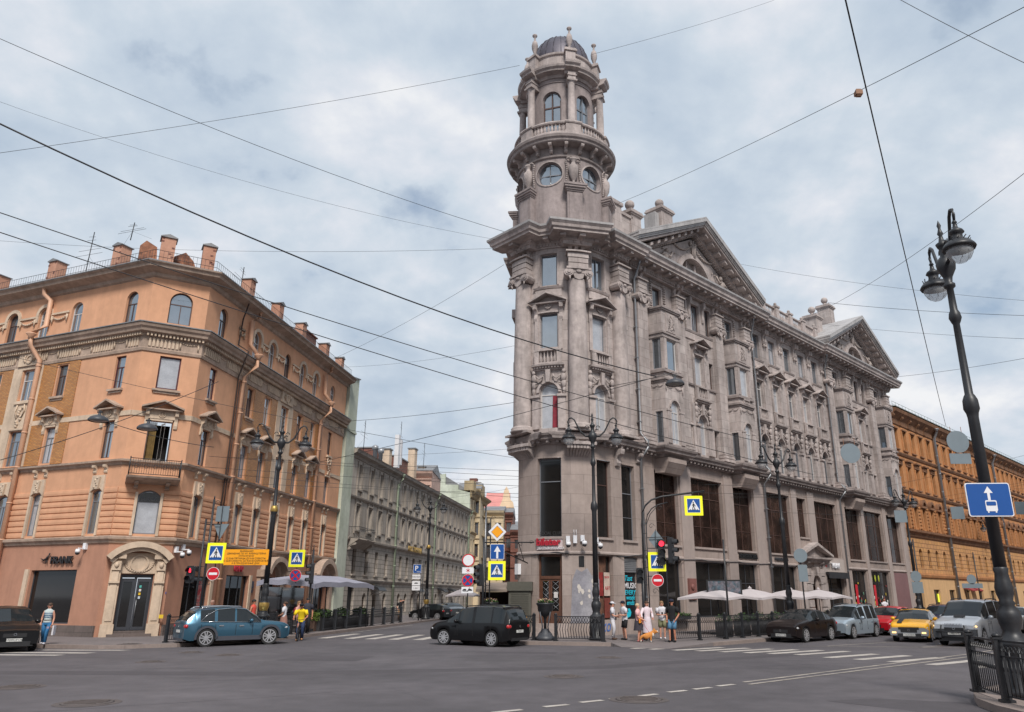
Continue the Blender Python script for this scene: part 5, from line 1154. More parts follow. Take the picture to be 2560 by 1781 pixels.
# right-hand side of the side street glimpsed past the tower is hidden by the tower itself
# ---------------------------------------------------------------- ochre apartment house along the avenue
ob = thing('apartment_house', 'long ochre four storey house with sooty mouldings beyond the grey corner building', 'building', MT(75, 0, 0))
O0, O1 = 46.0, 122.0
ox = []; x = 47.0
while x < O1-1:
    ox.append(x); x += 2.42
    if abs(x-59.1) < .3 or abs(x-81) < 1.0 or abs(x-104) < 1.0: x += .5
MO = lambda x, y, z: MT(x, y-.15, z)
r1 = [(x-.42, x+.42, 4.75, 6.6, .42) for x in ox]; r2 = [(x-.42, x+.42, 8.6, 10.6) for x in ox]; r3 = [(x-.42, x+.42, 12.6, 14.65) for x in ox]; r4 = [(x-.42, x+.42, 16.5, 18.4) for x in ox]
sh = [(x-.2, x+1.6, .4, 2.7) for x in ox[::2]]
m = MB(MO); wall(m, O0, O1, 0, 3.9, sh, 0, .3); m.build('ground_wall', OCHRL, ob)
m = MB(MO); wall(m, O0, O1, 3.9, 8.0, r1, 0, .35); m.build('rusticated_wall', OCHR2, ob)
m = MB(MO); wall(m, O0, O1, 8.0, 20.2, r2+r3+r4, 0, .3); m.build('wall', OCHRE, ob)
m = MB(MO)
m.sweep([(0, 3.8), (.15, 3.85), (.22, 4.05), (.22, 4.15), (0, 4.2)], O0, O1, y=0)
m.build('string_course', OCHRE, ob)
m = MB(MO); m.sweep([(0, 7.6), (.1, 7.7), (.2, 8.0), (.42, 8.15), (.45, 8.35), (0, 8.42)], O0, O1); m.sweep([(0, 11.95), (.1, 12.0), (.2, 12.2), (.2, 12.3), (0, 12.35)], O0, O1); m.sweep([(0, 15.7), (.1, 15.75), (.2, 15.95), (.2, 16.05), (0, 16.1)], O0, O1)
m.sweep([(0, 18.9), (.1, 19.0), (.14, 19.5), (.5, 19.9), (.7, 20.1), (.8, 20.4), (0, 20.55)], O0, O1)
for x in ox:
    for q in (-1.0, -.7): m.ext([(0, 18.95), (.16, 19.0), (.22, 19.4), (.5, 19.7), (.5, 19.9), (0, 19.9)], 'x', x+q-.1, x+q+.1)
    m.box(x-.3, x+.3, 0, .12, 7.75, 7.95); m.box(x-.6, x+.6, 0, .16, 12.42, 12.56); m.box(x-.6, x+.6, 0, .16, 16.3, 16.42)
m.build('cornice', OCHRD, ob)
for x in ox:
    m = MB(MO); m.ring(x, 10.95, .45, .75, 0, .32, n=10, a0=0, a1=180, zs=.85); m.box(x-.75, x+.75, 0, .3, 10.72, 10.92)
    m.box(x-.62, x+.62, 0, .16, 14.75, 15.2); m.box(x-.72, x+.72, 0, .36, 15.2, 15.34); m.box(x-.6, x+.6, 0, .22, 18.48, 18.62)
    for k in range(3): m.blob(x+(k-1)*.25, .18, 14.97, .1, .06, .12, n=5, m=3)
    m.build('window_hood', OCHRD, ob)
for x in ox:
    m = MB(MO)
    for s in (-1, 1):
        m.box(x+s*.56-.11, x+s*.56+.11, 0, .14, 8.5, 10.7); m.box(x+s*.56-.1, x+s*.56+.1, 0, .1, 12.56, 14.7); m.box(x+s*.56-.1, x+s*.56+.1, 0, .1, 16.4, 18.5)
    for k in range(7):
        for s in (-1, 1): m.box(x+s*1.1-.24, x+s*1.1+.24, 0, .1, 8.6+.34*k, 8.82+.34*k)
    m.build('window_surround', OCHRE, ob)
wl = [(MO, o, r) for ops, r in ((r1, .42), (r2, 0), (r3, 0), (r4, 0)) for o in ops]
wl.sort(key=lambda t: t[1][0])
for i, (M, o, r) in enumerate(wl[:84]): window(M, ob, *o[:4], r, y=-.22, frame=FRB, glass=(GLS, GLD, GLR)[i % 3], cols=2, tr=.68)
m = MB(MO)
for M, o, r in wl[84:]: m.quad((o[0], -.24, o[2]), (o[1], -.24, o[2]), (o[1], -.24, o[3]), (o[0], -.24, o[3]))
w_ = m.build('window', GLS, ob); w_['kind'] = 'stuff'
for i, o in enumerate(sh[:14]): window(MO, ob, *o, y=-.2, frame=IRONG, glass=GLD, cols=2, tr=0, name='shop_window')
m = MB(MO)
for o in sh[14:]: m.quad((o[0], -.2, o[2]), (o[1], -.2, o[2]), (o[1], -.2, o[3]), (o[0], -.2, o[3]))
m.build('shop_window', GLD, ob)
m = MB(MO); m.ext([(.8, 20.55), (-6, 22.6), (-13, 20.5)], 'x', O0, O1); ro2 = m.build('roof', GRNR, ob)
m = MB(MO)
for z in (20.8, 21.1): m.tube([(O0, .5, z), (O1, .5, z)], .02, 4)
for i in range(80): x = O0+(O1-O0)*i/79; m.tube([(x, .5, 20.5), (x, .5, 21.1)], .014, 3)
m.build('roof_railing', GRNR, ro2)
for x in (58.6, 81.6, 104.5): pipe(MO, [(x-.3, .75, 20.0), (x-.3, .7, 19.7), (x, .25, 19.0), (x, .25, .5)], mt=GALV, r=.15, funnel=[(x-.3, .72, 20.0)], P=ob)
for x in (62, 64.4):
    m = MB(MO); m.ext([(0, 3.2), (.9, 2.7), (.9, 2.6), (0, 2.9)], 'x', x-.8, x+.8); m.build('awning', mat('dull red awning', srgb(140, 50, 52), .8), ob)
m = MB(MO); m.box(53.1, 54.3, -.19, -.17, 1.5, 2.3); m.build('sale_sign', mat('lit yellow sale sign', (.6, .6, .05), .5, 0, emit=(.7, .75, .05), estr=.6), ob)
m = MB(MO); m.quad((O1, 0, 0), (O1, -13, 0), (O1, -13, 20), (O1, 0, 20)); m.build('end_wall', OCHRE, ob)
house('apartment_house', 'last ochre house far down the avenue at the right edge', 88, 112, 132, 14, 19.5, OCHRE, 9, 4, az=-45.8)

# the other corners of the crossing, behind the camera: they show in the panes and shade the street
house('apartment_house', 'pale yellow house across the crossing behind the camera, seen only in reflections', -34, -4, -22, 14, 19, YELO, 10, 4, az=0, sgn=1)
house('apartment_house', 'dull pink house behind the camera on the right, seen only in reflections', 8, 8-33, -14, 14, 20, PEACHD, 12, 5, az=-168)
house('apartment_house', 'grey house across the avenue from the pedimented facade, seen only in reflections', 100, 22, 102.5, 14, 19.5, GREY, 30, 4, az=134.2)
# ---------------------------------------------------------------- ground, roads, pavements, markings
ASPH = mat('asphalt', (.088, .079, .087), .8, .26, .2, .4, 60, fine=.3, col2=(.106, .095, .103))
PAVE = mat('pavement slabs', (.17, .145, .145), .85, .12, .5, .15, 20, brick=(.6, .6, .008, (.16, .138, .136), (.10, .09, .09)))
KERB = mat('pink granite kerb', (.25, .2, .18), .75, .14, 1.5, .1, 30, fine=.15)
PAINT = mat('worn road paint', (.48, .44, .40), .75, .22, 1.4, .1, 30, fine=.18, col2=(.40, .36, .33))
PAINTY = mat('worn double line', (.36, .32, .28), .8, .25, 1.6, 0, fine=.2, col2=(.26, .23, .21))
PATCH = mat('fresh asphalt patch', (.07, .062, .069), .85, .15, .6, .2, 60, fine=.2)
def flat(name, poly, z, mt, kind='structure'):
    m = MB(); m.face([m.a(x, y, z) for x, y in poly])
    o = m.build(name, mt)
    uv = o.data.uv_layers[0].data
    for l in o.data.loops: v = o.data.vertices[l.vertex_index].co; uv[l.index].uv = (v.x, v.y)
    if kind: o['kind'] = kind
    return o
flat('ground', [(-900, -400), (900, -400), (900, 1500), (-900, 1500)], -.012, ASPH)
flat('road', [(-120, -30), (120, -30), (160, 190), (-60, 190)], 0, ASPH)
_rl = frameM(*FR_O, AZR)
def rT(x, y): return _rl(x, y, 0)[:2]
def pavement(name, poly, kerbn, kz=.15):
    """raised pavement; the first kerbn edges carry a granite kerb"""
    m = MB(); m.ext([(x, y) for x, y in poly], 'z', .0, kz-.004); o = m.build(name, PAVE); o['kind'] = 'structure'
    uv = o.data.uv_layers[0].data
    for l in o.data.loops: v = o.data.vertices[l.vertex_index].co; uv[l.index].uv = (v.x, v.y)
    m = MB()
    cx_ = sum(p[0] for p in poly)/len(poly); cy_ = sum(p[1] for p in poly)/len(poly)
    for i in range(kerbn):
        a, b = Vector(poly[i]), Vector(poly[(i+1) % len(poly)]); d = (b-a).normalized(); n = Vector((-d.y, d.x))
        if n.dot(Vector((cx_, cy_))-a) < 0: n = -n
        m.ext([(a.x-n.x*.02, a.y-n.y*.02), (b.x-n.x*.02, b.y-n.y*.02), (b.x+n.x*.2, b.y+n.y*.2), (a.x+n.x*.2, a.y+n.y*.2)], 'z', .0, kz)
    o = m.build('kerb', KERB); o['kind'] = 'structure'
kr = [rT(-2.6, 7.38), rT(4.5, 7.4), rT(60, 7.4), rT(125, 7.4), rT(125, -2), rT(2, -2), (CX0-2.5, CY0), (-2.6+10, 130), (-4.2+12.4, 130), (-4.3, 39.6), (-3.3, 37.4), (-1.4, 36.35), (-.3, 36.05), (3.1, 35.05)]
m_ = [(3.1, 35.05), (-.3, 36.05), (-1.4, 36.35), (-3.3, 37.4), (-4.3, 39.6), (8.2, 142), (12, 142), (CX0-2.4, CY0), rT(2, -.5), rT(125, -.5), rT(125, 7.4), rT(60, 7.4), rT(4.5, 7.4), rT(-1.9, 7.38)]
pavement('pavement', m_, 5); 
m = MB()
for a, b in zip(m_[10:], m_[11:]):
    a, b = Vector(a), Vector(b); n = Vector((-cos(rad(AZR)), sin(rad(AZR)))); m.ext([(a.x-n.x*.02, a.y-n.y*.02), (b.x-n.x*.02, b.y-n.y*.02), (b.x+n.x*.25, b.y+n.y*.25), (a.x+n.x*.25, a.y+n.y*.25)], 'z', 0, .152)
o = m.build('kerb', KERB); o['kind'] = 'structure'
def rR(x, y): return MR(x, y, 0)[:2]
def rL(x, y): return ML(x, y, 0)[:2]
m_ = [(-60, 46.0), (-26, 34.9), (-18.3, 33.25), (-17.3, 33.45), (-15.6, 34.5), (-13.2, 38.6), (-12.35, 43.2), (-11.9, 47.2), (-10.4, 60), (-9.4, 69), (-.5, 150), rR(110, -.3), rR(.2, -.3), rL(-.2, -.3), rL(-40, -.3)]
pavement('pavement', m_, 10)
# dropped kerbs at the crossings
def ramp_(a, b, c, d):
    m = MB(); A_, B_, C_, D_ = (*a, .152), (*b, .152), (*c, .006), (*d, .006); m.quad(A_, B_, C_, D_); m.face([m.a(*A_), m.a(*D_), m.a(a[0], a[1], 0)]); m.face([m.a(*B_), m.a(*C_), m.a(b[0], b[1], 0)]); o = m.build('dropped_kerb', PAVE); o['kind'] = 'structure'
ramp_((3.1, 35.05), rT(-1.9, 7.38), (5.3, 33.3), (3.5, 34.45))
# zebra across the avenue (right) and across the side street, lane lines
def q4(name, pts, mt=PAINT, z=.004): return flat(name, pts, z, mt)
da = rad(54.5); 
st = [((3.72, 33.75), 2.0), ((4.42, 33.3), 2.2), ((5.3, 32.75), 2.9), ((6.15, 32.3), 3.1), ((7.0, 31.8), 3.1), ((7.85, 31.3), 3.1), ((8.65, 30.85), 3.2), ((9.5, 30.3), 3.2), ((10.1, 28.9), 3.1), ((10.85, 28.05), 3.2), ((11.6, 27.1), 3.2), ((12.35, 26.0), 3.0), ((13.2, 25.0), 3.0)]
for (x, y), l in st:
    d = Vector((sin(da), cos(da))); n = Vector((cos(da), -sin(da)))*.42; a = Vector((x, y)); q4('crossing_stripe', [tuple(a), tuple(a+n), tuple(a+n+d*l), tuple(a+d*l)])
for x, y0, y1 in ((-11.6, 41.6, 46.4), (-10.15, 41.2, 45.8), (-8.95, 40.8, 45.5), (-7.7, 40.4, 45.1), (-6.4, 40.1, 44.6), (-5.15, 39.9, 44.0), (-3.9, 39.8, 43.5)):
    q4('crossing_stripe', [(x, y0), (x+.55, y0-.1), (x+1.25, y1), (x+.75, y1+.1)])
for pts in ([(-26, 30.3), (-17.9, 29.7), (-17.7, 30.1), (-26, 30.9)], [(-26, 31.5), (-17.4, 30.8), (-17.2, 31.25), (-26, 32)], [(-26, 32.7), (-16.9, 32.35), (-16.6, 32.75), (-26, 33.2)]): q4('crossing_stripe', pts)
def line(pts, w_, name='lane_line', mt=PAINTY):
    for a, b in zip(pts, pts[1:]):
        a, b = Vector(a), Vector(b); d = (b-a).normalized(); n = Vector((d.y, -d.x))*w_/2; q4(name, [tuple(a-n), tuple(a+n), tuple(b+n), tuple(b-n)], mt, .008)
line([(5.2, 20.75), (6.58, 21.95), (16.6, 30.8), (50, 65)], .13); line([(5.2, 20.25), (6.4, 21.3), (16.4, 29.9), (50, 64.3)], .13)
for a, b in (((-.9, 15.5), (-.35, 15.9)), ((.08, 16.28), (.57, 16.61)), ((.83, 16.92), (1.32, 17.28)), ((1.5, 17.45), (1.98, 17.8)), ((2.12, 17.9), (2.62, 18.32)), ((2.93, 18.65), (3.4, 18.99)), ((3.62, 19.21), (4.1, 19.58)), ((4.33, 19.87), (4.82, 20.25))): line([a, b], .17, mt=PAINT)
line([(11.5, 35.2), (15.3, 34.6), (21, 33.2)], .12); line([(12.6, 35.2), (21, 41.2), (45, 62)], .12); line([(16.2, 34.3), (27, 42)], .12); line([(-11.3, 47.5), (-9.6, 60)], .12)
# manholes
IRM = mat('rusty manhole iron', (.1, .083, .08), .7, .25, 4, .4, 40)
for i, (x, y, r, lb) in enumerate(((.65, 22.2, .42, 'manhole cover in the middle of the road straight below the corner tower'), (2.45, 28.8, .36, 'small dark manhole cover in the road just ahead of the corner pavement'), (2.1, 17.4, .5, 'large manhole cover beside the broken white dashes'), (-9.3, 16.85, .5, 'rusty manhole cover at the bottom left of the picture'), (-12.6, 19.7, .45, 'manhole cover at the left edge of the road'), (-13.0, 27.0, .34, 'small manhole cover in the road left of centre, below the blue car'), (-13.6, 31.4, .36, 'manhole cover just behind the tail of the blue car'), (-11.6, 30.0, .36, 'manhole cover in front of the blue car door'), (-17.4, 34.05, .36, 'manhole cover on the pavement in front of the peach corner door'))):
    z = .004 if y < 34 or x > -15 else .15
    m = MB(); m.lathe([(r+.14, z+.001), (r+.12, z+.004), (r, z+.005)], x, y, 0, n=28, cap=False); m.lathe([(r, z+.006), (r-.05, z+.016), (.001, z+.02)], x, y, 0, n=28)
    for k in range(5): w_ = (r-.1)*cos((k-2)/3); m.box(x-w_, x+w_, y+(k-2)*r*.28-.02, y+(k-2)*r*.28+.02, z+.018, z+.028)
    tag(m.build('manhole_cover', IRM), lb, 'manhole cover', 'manhole covers')
flat('asphalt_patch', [(8.8, 16.9), (7.2, 17.6), (6.0, 17.2), (7.4, 15.4), (8.6, 15.2)], .003, PATCH)
for q_ in ([(-30, 23.5), (-8, 22.4), (2, 24.5), (12, 31.5), (11.4, 32), (1.6, 25.4), (-8, 23.5), (-30, 24.6)], [(-9, 27.5), (-6.2, 27.2), (-6, 29.4), (-8.8, 29.8)], [(3, 12), (6, 14.5), (5.2, 15.2), (2.2, 12.6)], [(-2.5, 31), (.6, 30.6), (.7, 31.4), (-2.4, 31.9)]): flat('asphalt_patch', q_, .0015, PATCH)
for k, (x0, y0, x1, y1) in enumerate(((-12, 14, -3.5, 19.5), (-3.5, 19.5, -2.2, 17), (-9, 21, -4, 22.2), (-18, 25, -6, 24.4), (3, 24, 12, 27))):
    pts = []; n = 14
    for i in range(n+1): t = i/n; pts.append((x0+(x1-x0)*t+rnd.uniform(-.08, .08), y0+(y1-y0)*t+rnd.uniform(-.12, .12)))
    m = MB()
    for a, b in zip(pts, pts[1:]): m.quad((a[0], a[1]-.012, .002), (b[0], b[1]-.012, .002), (b[0], b[1]+.016, .002), (a[0], a[1]+.016, .002))
    o = m.build('road_crack', PATCH); o['kind'] = 'structure'
# island at the right with its kerb
isl = [(9.1+.02, 14.0), (8.62, 14.9), (8.62, 15.9), (8.85, 16.7), (9.3, 17.5), (9.95, 18.3), (11, 19.2), (14, 21.5), (20, 26), (30, 14), (12, 8), (9.8, 12.5)]
isl = [(8.75, 13.4), (8.55, 14.3), (8.55, 15.4), (8.75, 16.4), (9.15, 17.25), (9.75, 18.1), (10.7, 18.9), (14, 21.5), (24, 30), (34, 20), (14, 8), (9.3, 11)]
m = MB(); m.ext(isl, 'z', 0, .15); o = m.build('kerb', KERB); o['kind'] = 'structure'
# ---------------------------------------------------------------- street lamps
GLBOWL = mat('clear lamp bowl', (.62, .64, .66), .12, .1, 4, spec=.8, alpha=.42)
def lantern(r, x, y, zr, gold=False):
    """bell lantern hanging with its rim at zr"""
    m = MB(); m.lathe([(.34, zr-.04), (.36, zr), (.33, zr+.05), (.26, zr+.14), (.15, zr+.2), (.12, zr+.24), (.12, zr+.34), (.17, zr+.38), (.14, zr+.44), (.06, zr+.5), (.04, zr+.62), (.06, zr+.64), (.03, zr+.7)], x, y, 0, n=18)
    for i in range(12): t = i*pi/6; m.tube([(x+.24*cos(t), y+.24*sin(t), zr+.15), (x+.27*cos(t+.2), y+.27*sin(t+.2), zr+.22)], .012, 4)
    h = m.build('lamp_shade', IRON, r)
    m = MB(); m.lathe([(.29, zr-.03), (.28, zr-.12), (.22, zr-.26), (.1, zr-.35), (.001, zr-.37)], x, y, 0, n=18); m.build('glass_bowl', GLBOWL, h)
    m = MB()
    for k in range(8):
        a = k*pi/4; m.tube([(x+q*cos(a+w_), y+q*sin(a+w_), zr+z) for q, z, w_ in ((.295, -.03, 0), (.26, -.17, .25), (.17, -.31, .5))], .005, 3)
    m.build('wire_guard', GALV, h)
def lamp(label, x, y, z=.15, az=90, gold=False, group='tall iron street lamps with two lanterns'):
    """two-armed cast iron lamp, 10.9 m high"""
    r = thing('street_lamp', label, 'street lamp', (x, y, 0), group); D_ = Vector((sin(rad(az)), cos(rad(az)), 0))
    P = lambda d, h: (x+D_.x*d, y+D_.y*d, h)
    m = MB(); m.lathe([(.36, z), (.36, z+.12), (.3, z+.16), (.3, z+.95), (.34, z+1.0), (.28, z+1.08), (.2, z+1.14), (.17, z+1.26), (.21, z+1.4), (.235, z+1.52), (.22, z+1.64), (.14, z+1.76), (.17, z+1.8), (.13, z+1.86), (.17, z+2.0), (.18, z+2.12), (.15, z+2.26), (.13, z+2.4), (.15, z+2.5), (.12, z+2.55)], x, y, 0, n=20)
    for k in range(10): t = k*pi/5; m.tube([(x+.3*cos(t), y+.3*sin(t), z+.2), (x+.3*cos(t), y+.3*sin(t), z+.95)], .025, 4)
    m.build('cast_base', IRON, r)
    m = MB(); m.lathe([(.13, z+2.5), (.115, 5.95), (.13, 6.05), (.17, 6.15), (.16, 6.35), (.12, 6.45), (.09, 6.5), (.075, 8.2), (.1, 8.25), (.14, 8.36), (.12, 8.48), (.085, 8.55), (.075, 9.1), (.13, 9.15), (.13, 9.22), (.08, 9.26), (.1, 9.4), (.2, 9.6), (.22, 9.75), (.14, 9.9), (.09, 9.95), (.09, 10.15), (.12, 10.2), (.15, 10.28), (.07, 10.34), (.04, 10.5), (.07, 10.56), (.05, 10.62), (.03, 10.7), (.05, 10.78), (.001, 10.93)], x, y, 0, n=16); m.build('pole', IRON, r)
    if gold:
        m = MB(); m.lathe([(.14, 6.1), (.19, 6.2), (.17, 6.38), (.13, 6.46)], x, y, 0, n=14); m.lathe([(.18, z+1.27), (.225, z+1.4), (.25, z+1.52), (.23, z+1.64)], x, y, 0, n=16, cap=False); m.build('gilt_collar', GOLD, r)
    for s in (-1, 1):
        m = MB(); pts = [(.1, 9.7), (.35, 9.72), (.6, 9.95), (.78, 10.3), (.9, 10.55), (1.05, 10.66), (1.18, 10.6), (1.24, 10.45), (1.2, 10.3), (1.12, 10.25)]
        m.tube([P(s*d, h) for d, h in pts], [.05, .05, .045, .04, .04, .04, .04, .035, .03, .02], 6)
        m.tube([P(s*1.24, 10.5), P(s*1.19, 10.3)], .03, 5)
        m.tube([P(s*(.28+.1*cos(t)), 10.15+.1*sin(t)) for t in [i*.7 for i in range(8)]], .02, 5); m.tube([P(s*.12, 10.05), P(s*.3, 10.05)], .02, 4)
        ar = m.build('arm', GOLD if gold and 0 else IRON, r); lantern(r, *P(s*1.19, 0)[:2], 9.62)
    return r
lamp('black double lamp on the corner pavement in front of the round tower', 2.63, 37.0)
lamp('black double lamp at the railing by the black sedan and café parasols', 14.2, 44.9, az=62)
lamp('black lamp with gilt collars behind the bonnet of the blue car', -13.48, 38.6, az=75, gold=True)
lamp('black lamp with gilt collars down the side street behind the silver car', -10.0, 69.45, az=80, gold=True)
lamp('black lamp at the far end of the grey building above the yellow taxi', 30.9, 64.4, az=60)
lamp('distant black lamp in front of the ochre house', 53.4, 91.2, az=60)
lamp('nearest black lamp, on the railed island at the right edge, carrying the bus lane sign', 9.82, 16.62, az=15)
# hanging street lights
def dish(label, x, y, z, r_=.36):
    o = thing('hanging_light', label, 'hanging light', (x, y, 0), 'grey dish lights hung from wires')
    m = MB(); m.lathe([(r_*1.08, z-.05), (r_*1.1, z), (r_*.9, z+.1), (r_*.5, z+.17), (r_*.2, z+.2), (.05, z+.24), (.05, z+.3)], x, y, 0, n=20, cap=False); h = m.build('shade', IRONG, o)
    m = MB(); m.lathe([(r_*1.0, z-.02), (r_*.6, z-.06), (.001, z-.08)], x, y, 0, n=16, cap=False); m.build('lens', mat('milky lens', srgb(120, 120, 122), .4, .1), h)
    m = MB(); m.tube([(x, y, z+.28), (x, y, z+.4)], .04, 6); m.box(x-.1, x+.1, y-.03, y+.03, z+.3, z+.36); m.build('hanger', IRON, h)
dish('grey dish light hanging at the upper left, near the peach facade hood', -18.05, 30, 8.95); dish('grey dish light hanging in front of the peach balcony door', -16.0, 30, 8.6); dish('grey dish light hanging before the first bay of the grey building', 5.6, 30, 10.5)
# ---------------------------------------------------------------- signs
BLUE = mat('traffic blue', srgb(22, 78, 150), .4, .03); YG = mat('fluorescent yellow', srgb(232, 232, 30), .5, .02, emit=(.8, .8, .02), estr=.12); SW = mat('sign white', srgb(226, 226, 230), .4, .03); SR = mat('traffic red', srgb(196, 24, 40), .4, .03); SB = mat('sign black', (.012, .012, .014), .5, 0); SGR = mat('sign back grey', srgb(118, 130, 138), .5, .06); SY = mat('sign amber', srgb(240, 160, 20), .5, .03)
def sgn(x, y, z, az=90): M = frameM(x, y, az); return lambda a, b, h: M(a, b, z+h)
def rrect(w_, h, r=.05, n=4):
    P = []
    for cx_, cz, a0 in ((w_/2-r, h/2-r, 0), (-w_/2+r, h/2-r, 90), (-w_/2+r, -h/2+r, 180), (w_/2-r, -h/2+r, 270)): P += [(cx_+r*cos(rad(a0+90*i/n)), cz+r*sin(rad(a0+90*i/n))) for i in range(n+1)]
    return P
SIGNS = 'road signs and traffic lights of the crossing'
def layered(name, label, M, layers, cat='road sign'):
    """flat board: each layer is (material, polygon, level[, part name]); layer 0 is the board itself"""
    root = None
    for i, (mt, poly, lv, *nm) in enumerate(layers):
        m = MB(M); polys = poly if isinstance(poly[0][0], (tuple, list)) else [poly]
        for p in polys: m.ext(p, 'y', -.02 if i == 0 else .001+lv*.004-.003, .001+lv*.004)
        o = m.build(name if i == 0 else (nm[0] if nm else 'sign_face'), mt, root)
        if i == 0: root = o; tag(o, label, cat)
    return root
def walker(s=1, k=1):
    return [[(.02*s*k+.045*k*cos(t*pi/4), .215*k+.045*k*sin(t*pi/4)) for t in range(8)], [(-.04*k, .16*k), (.05*k, .16*k), (.06*k, .0), (-.03*k, -.02*k)], [(-.03*k, .14*k), (-.11*k, .05*k), (-.13*k, -.02*k), (-.1*k, -.02*k), (-.03*k, .08*k)], [(.04*k, .13*k), (.12*k, .05*k), (.12*k, .01*k), (.04*k, .08*k)], [(-.02*k, 0), (.03*k, 0), (-.06*k, -.2*k), (-.12*k, -.2*k)], [(.01*k, 0), (.06*k, .0), (.13*k, -.2*k), (.08*k, -.2*k)]]
def stripes(k=1): return [[(x*k, -.2*k), ((x+.045)*k, -.2*k), ((x+.03)*k, -.16*k), ((x+.01)*k, -.16*k)] for x in (-.21, -.05, .02, .165)]
def pedsign(label, x, y, z, s=.9, az=90, mir=1):
    k = s/.9; mi = lambda P: [[(mir*a, b) for a, b in p] for p in P]
    return layered('crossing_sign', label, sgn(x, y, z, az), [(YG, rrect(s*.98, s*1.04, .03), 0, 'board'), (SW, rrect(s*.70, s*.74, .02), 1), (BLUE, rrect(s*.67, s*.71, .02), 2), (SW, [(-.27*k, -.2*k), (.27*k, -.2*k), (0, .28*k)], 3), (SB, mi([[(a*.7, b*.82-.03) for a, b in p] for p in walker(1, k)]), 4, 'pictogram'), (SB, [[(a*.9, b-.0) for a, b in p] for p in stripes(k)], 4, 'pictogram')])
def circ(r, n=24): return [(r*cos(2*pi*i/n), r*sin(2*pi*i/n)) for i in range(n)]
def annulus(r0, r1, n=24): return [[(r0*cos(a), r0*sin(a)), (r1*cos(a), r1*sin(a)), (r1*cos(b), r1*sin(b)), (r0*cos(b), r0*sin(b))] for a, b in [(2*pi*i/n, 2*pi*(i+1)/n) for i in range(n)]]
def noentry(label, x, y, z, r=.3): return layered('no_entry_sign', label, sgn(x, y, z), [(SW, circ(r), 0, 'board'), (SR, circ(r*.94), 1), (SW, rrect(r*1.3, r*.36, .01), 2)])
def nostop(label, x, y, z, r=.3):
    b = lambda a: [(r*.82*cos(a-.14), r*.82*sin(a-.14)), (r*.82*cos(a+.14), r*.82*sin(a+.14)), (r*.82*cos(a+pi-.14), r*.82*sin(a+pi-.14)), (r*.82*cos(a+pi+.14), r*.82*sin(a+pi+.14))]
    return layered('no_stopping_sign', label, sgn(x, y, z), [(SW, circ(r), 0, 'board'), (BLUE, circ(r*.95), 1), (SR, annulus(r*.78, r*.97), 2), (SR, [b(pi/4)], 3), (SR, [b(3*pi/4)], 2)])
pedsign('left crossing sign, yellow and blue, between the peach door and the orange notice', -15.0, 35.85, 3.99, .88)
pedsign('crossing sign above the blue and red round sign by the grey awning', -13.74, 43.85, 4.12, .9)
pedsign('crossing sign under the white arrow sign, left of the round tower', -2.15, 38.8, 3.3, .88)
pedsign('crossing sign on the curved mast, half hidden by the red traffic light', 5.64, 37.45, 3.67, .86)
pedsign('topmost crossing sign, hanging from the curved arm before the tall windows', 7.56, 37.4, 6.33, .92, mir=-1)
noentry('round no entry sign under the left crossing sign', -15.02, 35.86, 3.07, .29); noentry('round no entry sign on the curved mast, below the half hidden crossing sign', 5.63, 37.45, 2.81, .29)
nostop('blue and red crossed round sign by the grey awning at the left', -13.73, 43.86, 3.19, .33); nostop('blue and red crossed round sign above the tow truck plate', -3.59, 38.9, 2.83, .3)
lt = layered('notice_board', 'wide orange notice board with six lines of black Russian text', sgn(-13.56, 35.8, 3.8), [(SY, rrect(2.05, .7, .03), 0, 'board')], 'notice board')
for i, s in enumerate(('ВНИМАНИЕ!', 'ДВИЖЕНИЕ ПО УЛ. РУБИНШТЕЙНА', 'ОГРАНИЧЕНО', 'С 22.00 ПЯТНИЦЫ ДО 8.00 СУББОТЫ', 'С 22.00 СУББОТЫ ДО 8.00 ВОСКРЕСЕНЬЯ', 'И В ПРАЗДНИЧНЫЕ ДНИ')): text(s, .105, SB, sgn(-13.56, 35.8-.004, 3.8+.235-.108*i), .001, lt, 'lettering', align='CENTER', sx=.98, bold=.001)
layered('mandatory_sign', 'round white sign with a red rim on the pole left of the tower', sgn(-3.59, 38.9, 3.8), [(SR, circ(.31), 0, 'board'), (SW, circ(.26), 1)])
star = [[(.0+.1*cos(a)+.014*cos(a+pi/2), .1*sin(a)+.014*sin(a+pi/2)), (.1*cos(a)-.014*cos(a+pi/2), .1*sin(a)-.014*sin(a+pi/2)), (-.014*cos(a+pi/2), -.014*sin(a+pi/2)), (.014*cos(a+pi/2), .014*sin(a+pi/2))] for a in [k*pi/3+pi/6 for k in range(6)]]
layered('plate_sign', 'small white plate with a red asterisk under the round white sign', sgn(-3.59, 38.9, 3.31), [(SW, rrect(.58, .3, .02), 0, 'board'), (SR, star, 1, 'asterisk')])
car_ = lambda dx, s=1: [[(dx-.1*s, -.04), (dx+.1*s, -.04), (dx+.1*s, .0), (dx+.05*s, .05), (dx-.04*s, .05), (dx-.1*s, .0)]]
layered('plate_sign', 'white plate with a black tow truck symbol on the low pole', sgn(-3.6, 38.9, 2.38), [(SW, rrect(.58, .3, .02), 0, 'board'), (SB, car_(-.14)+car_(.14, -1)+[[(-.22, -.08), (.05, -.08), (.05, -.06), (-.22, -.06)], [(-.02, -.06), (.02, -.06), (.14, .12), (.11, .12)]], 1, 'pictogram')])
layered('priority_sign', 'white diamond sign with an amber centre, topmost on the side street boom', sgn(-2.16, 38.8, 5.18), [(SW, [(-.46, 0), (0, -.46), (.46, 0), (0, .46)], 0, 'board'), (SB, [(-.31, 0), (0, -.31), (.31, 0), (0, .31)], 1), (SY, [(-.29, 0), (0, -.29), (.29, 0), (0, .29)], 2)])
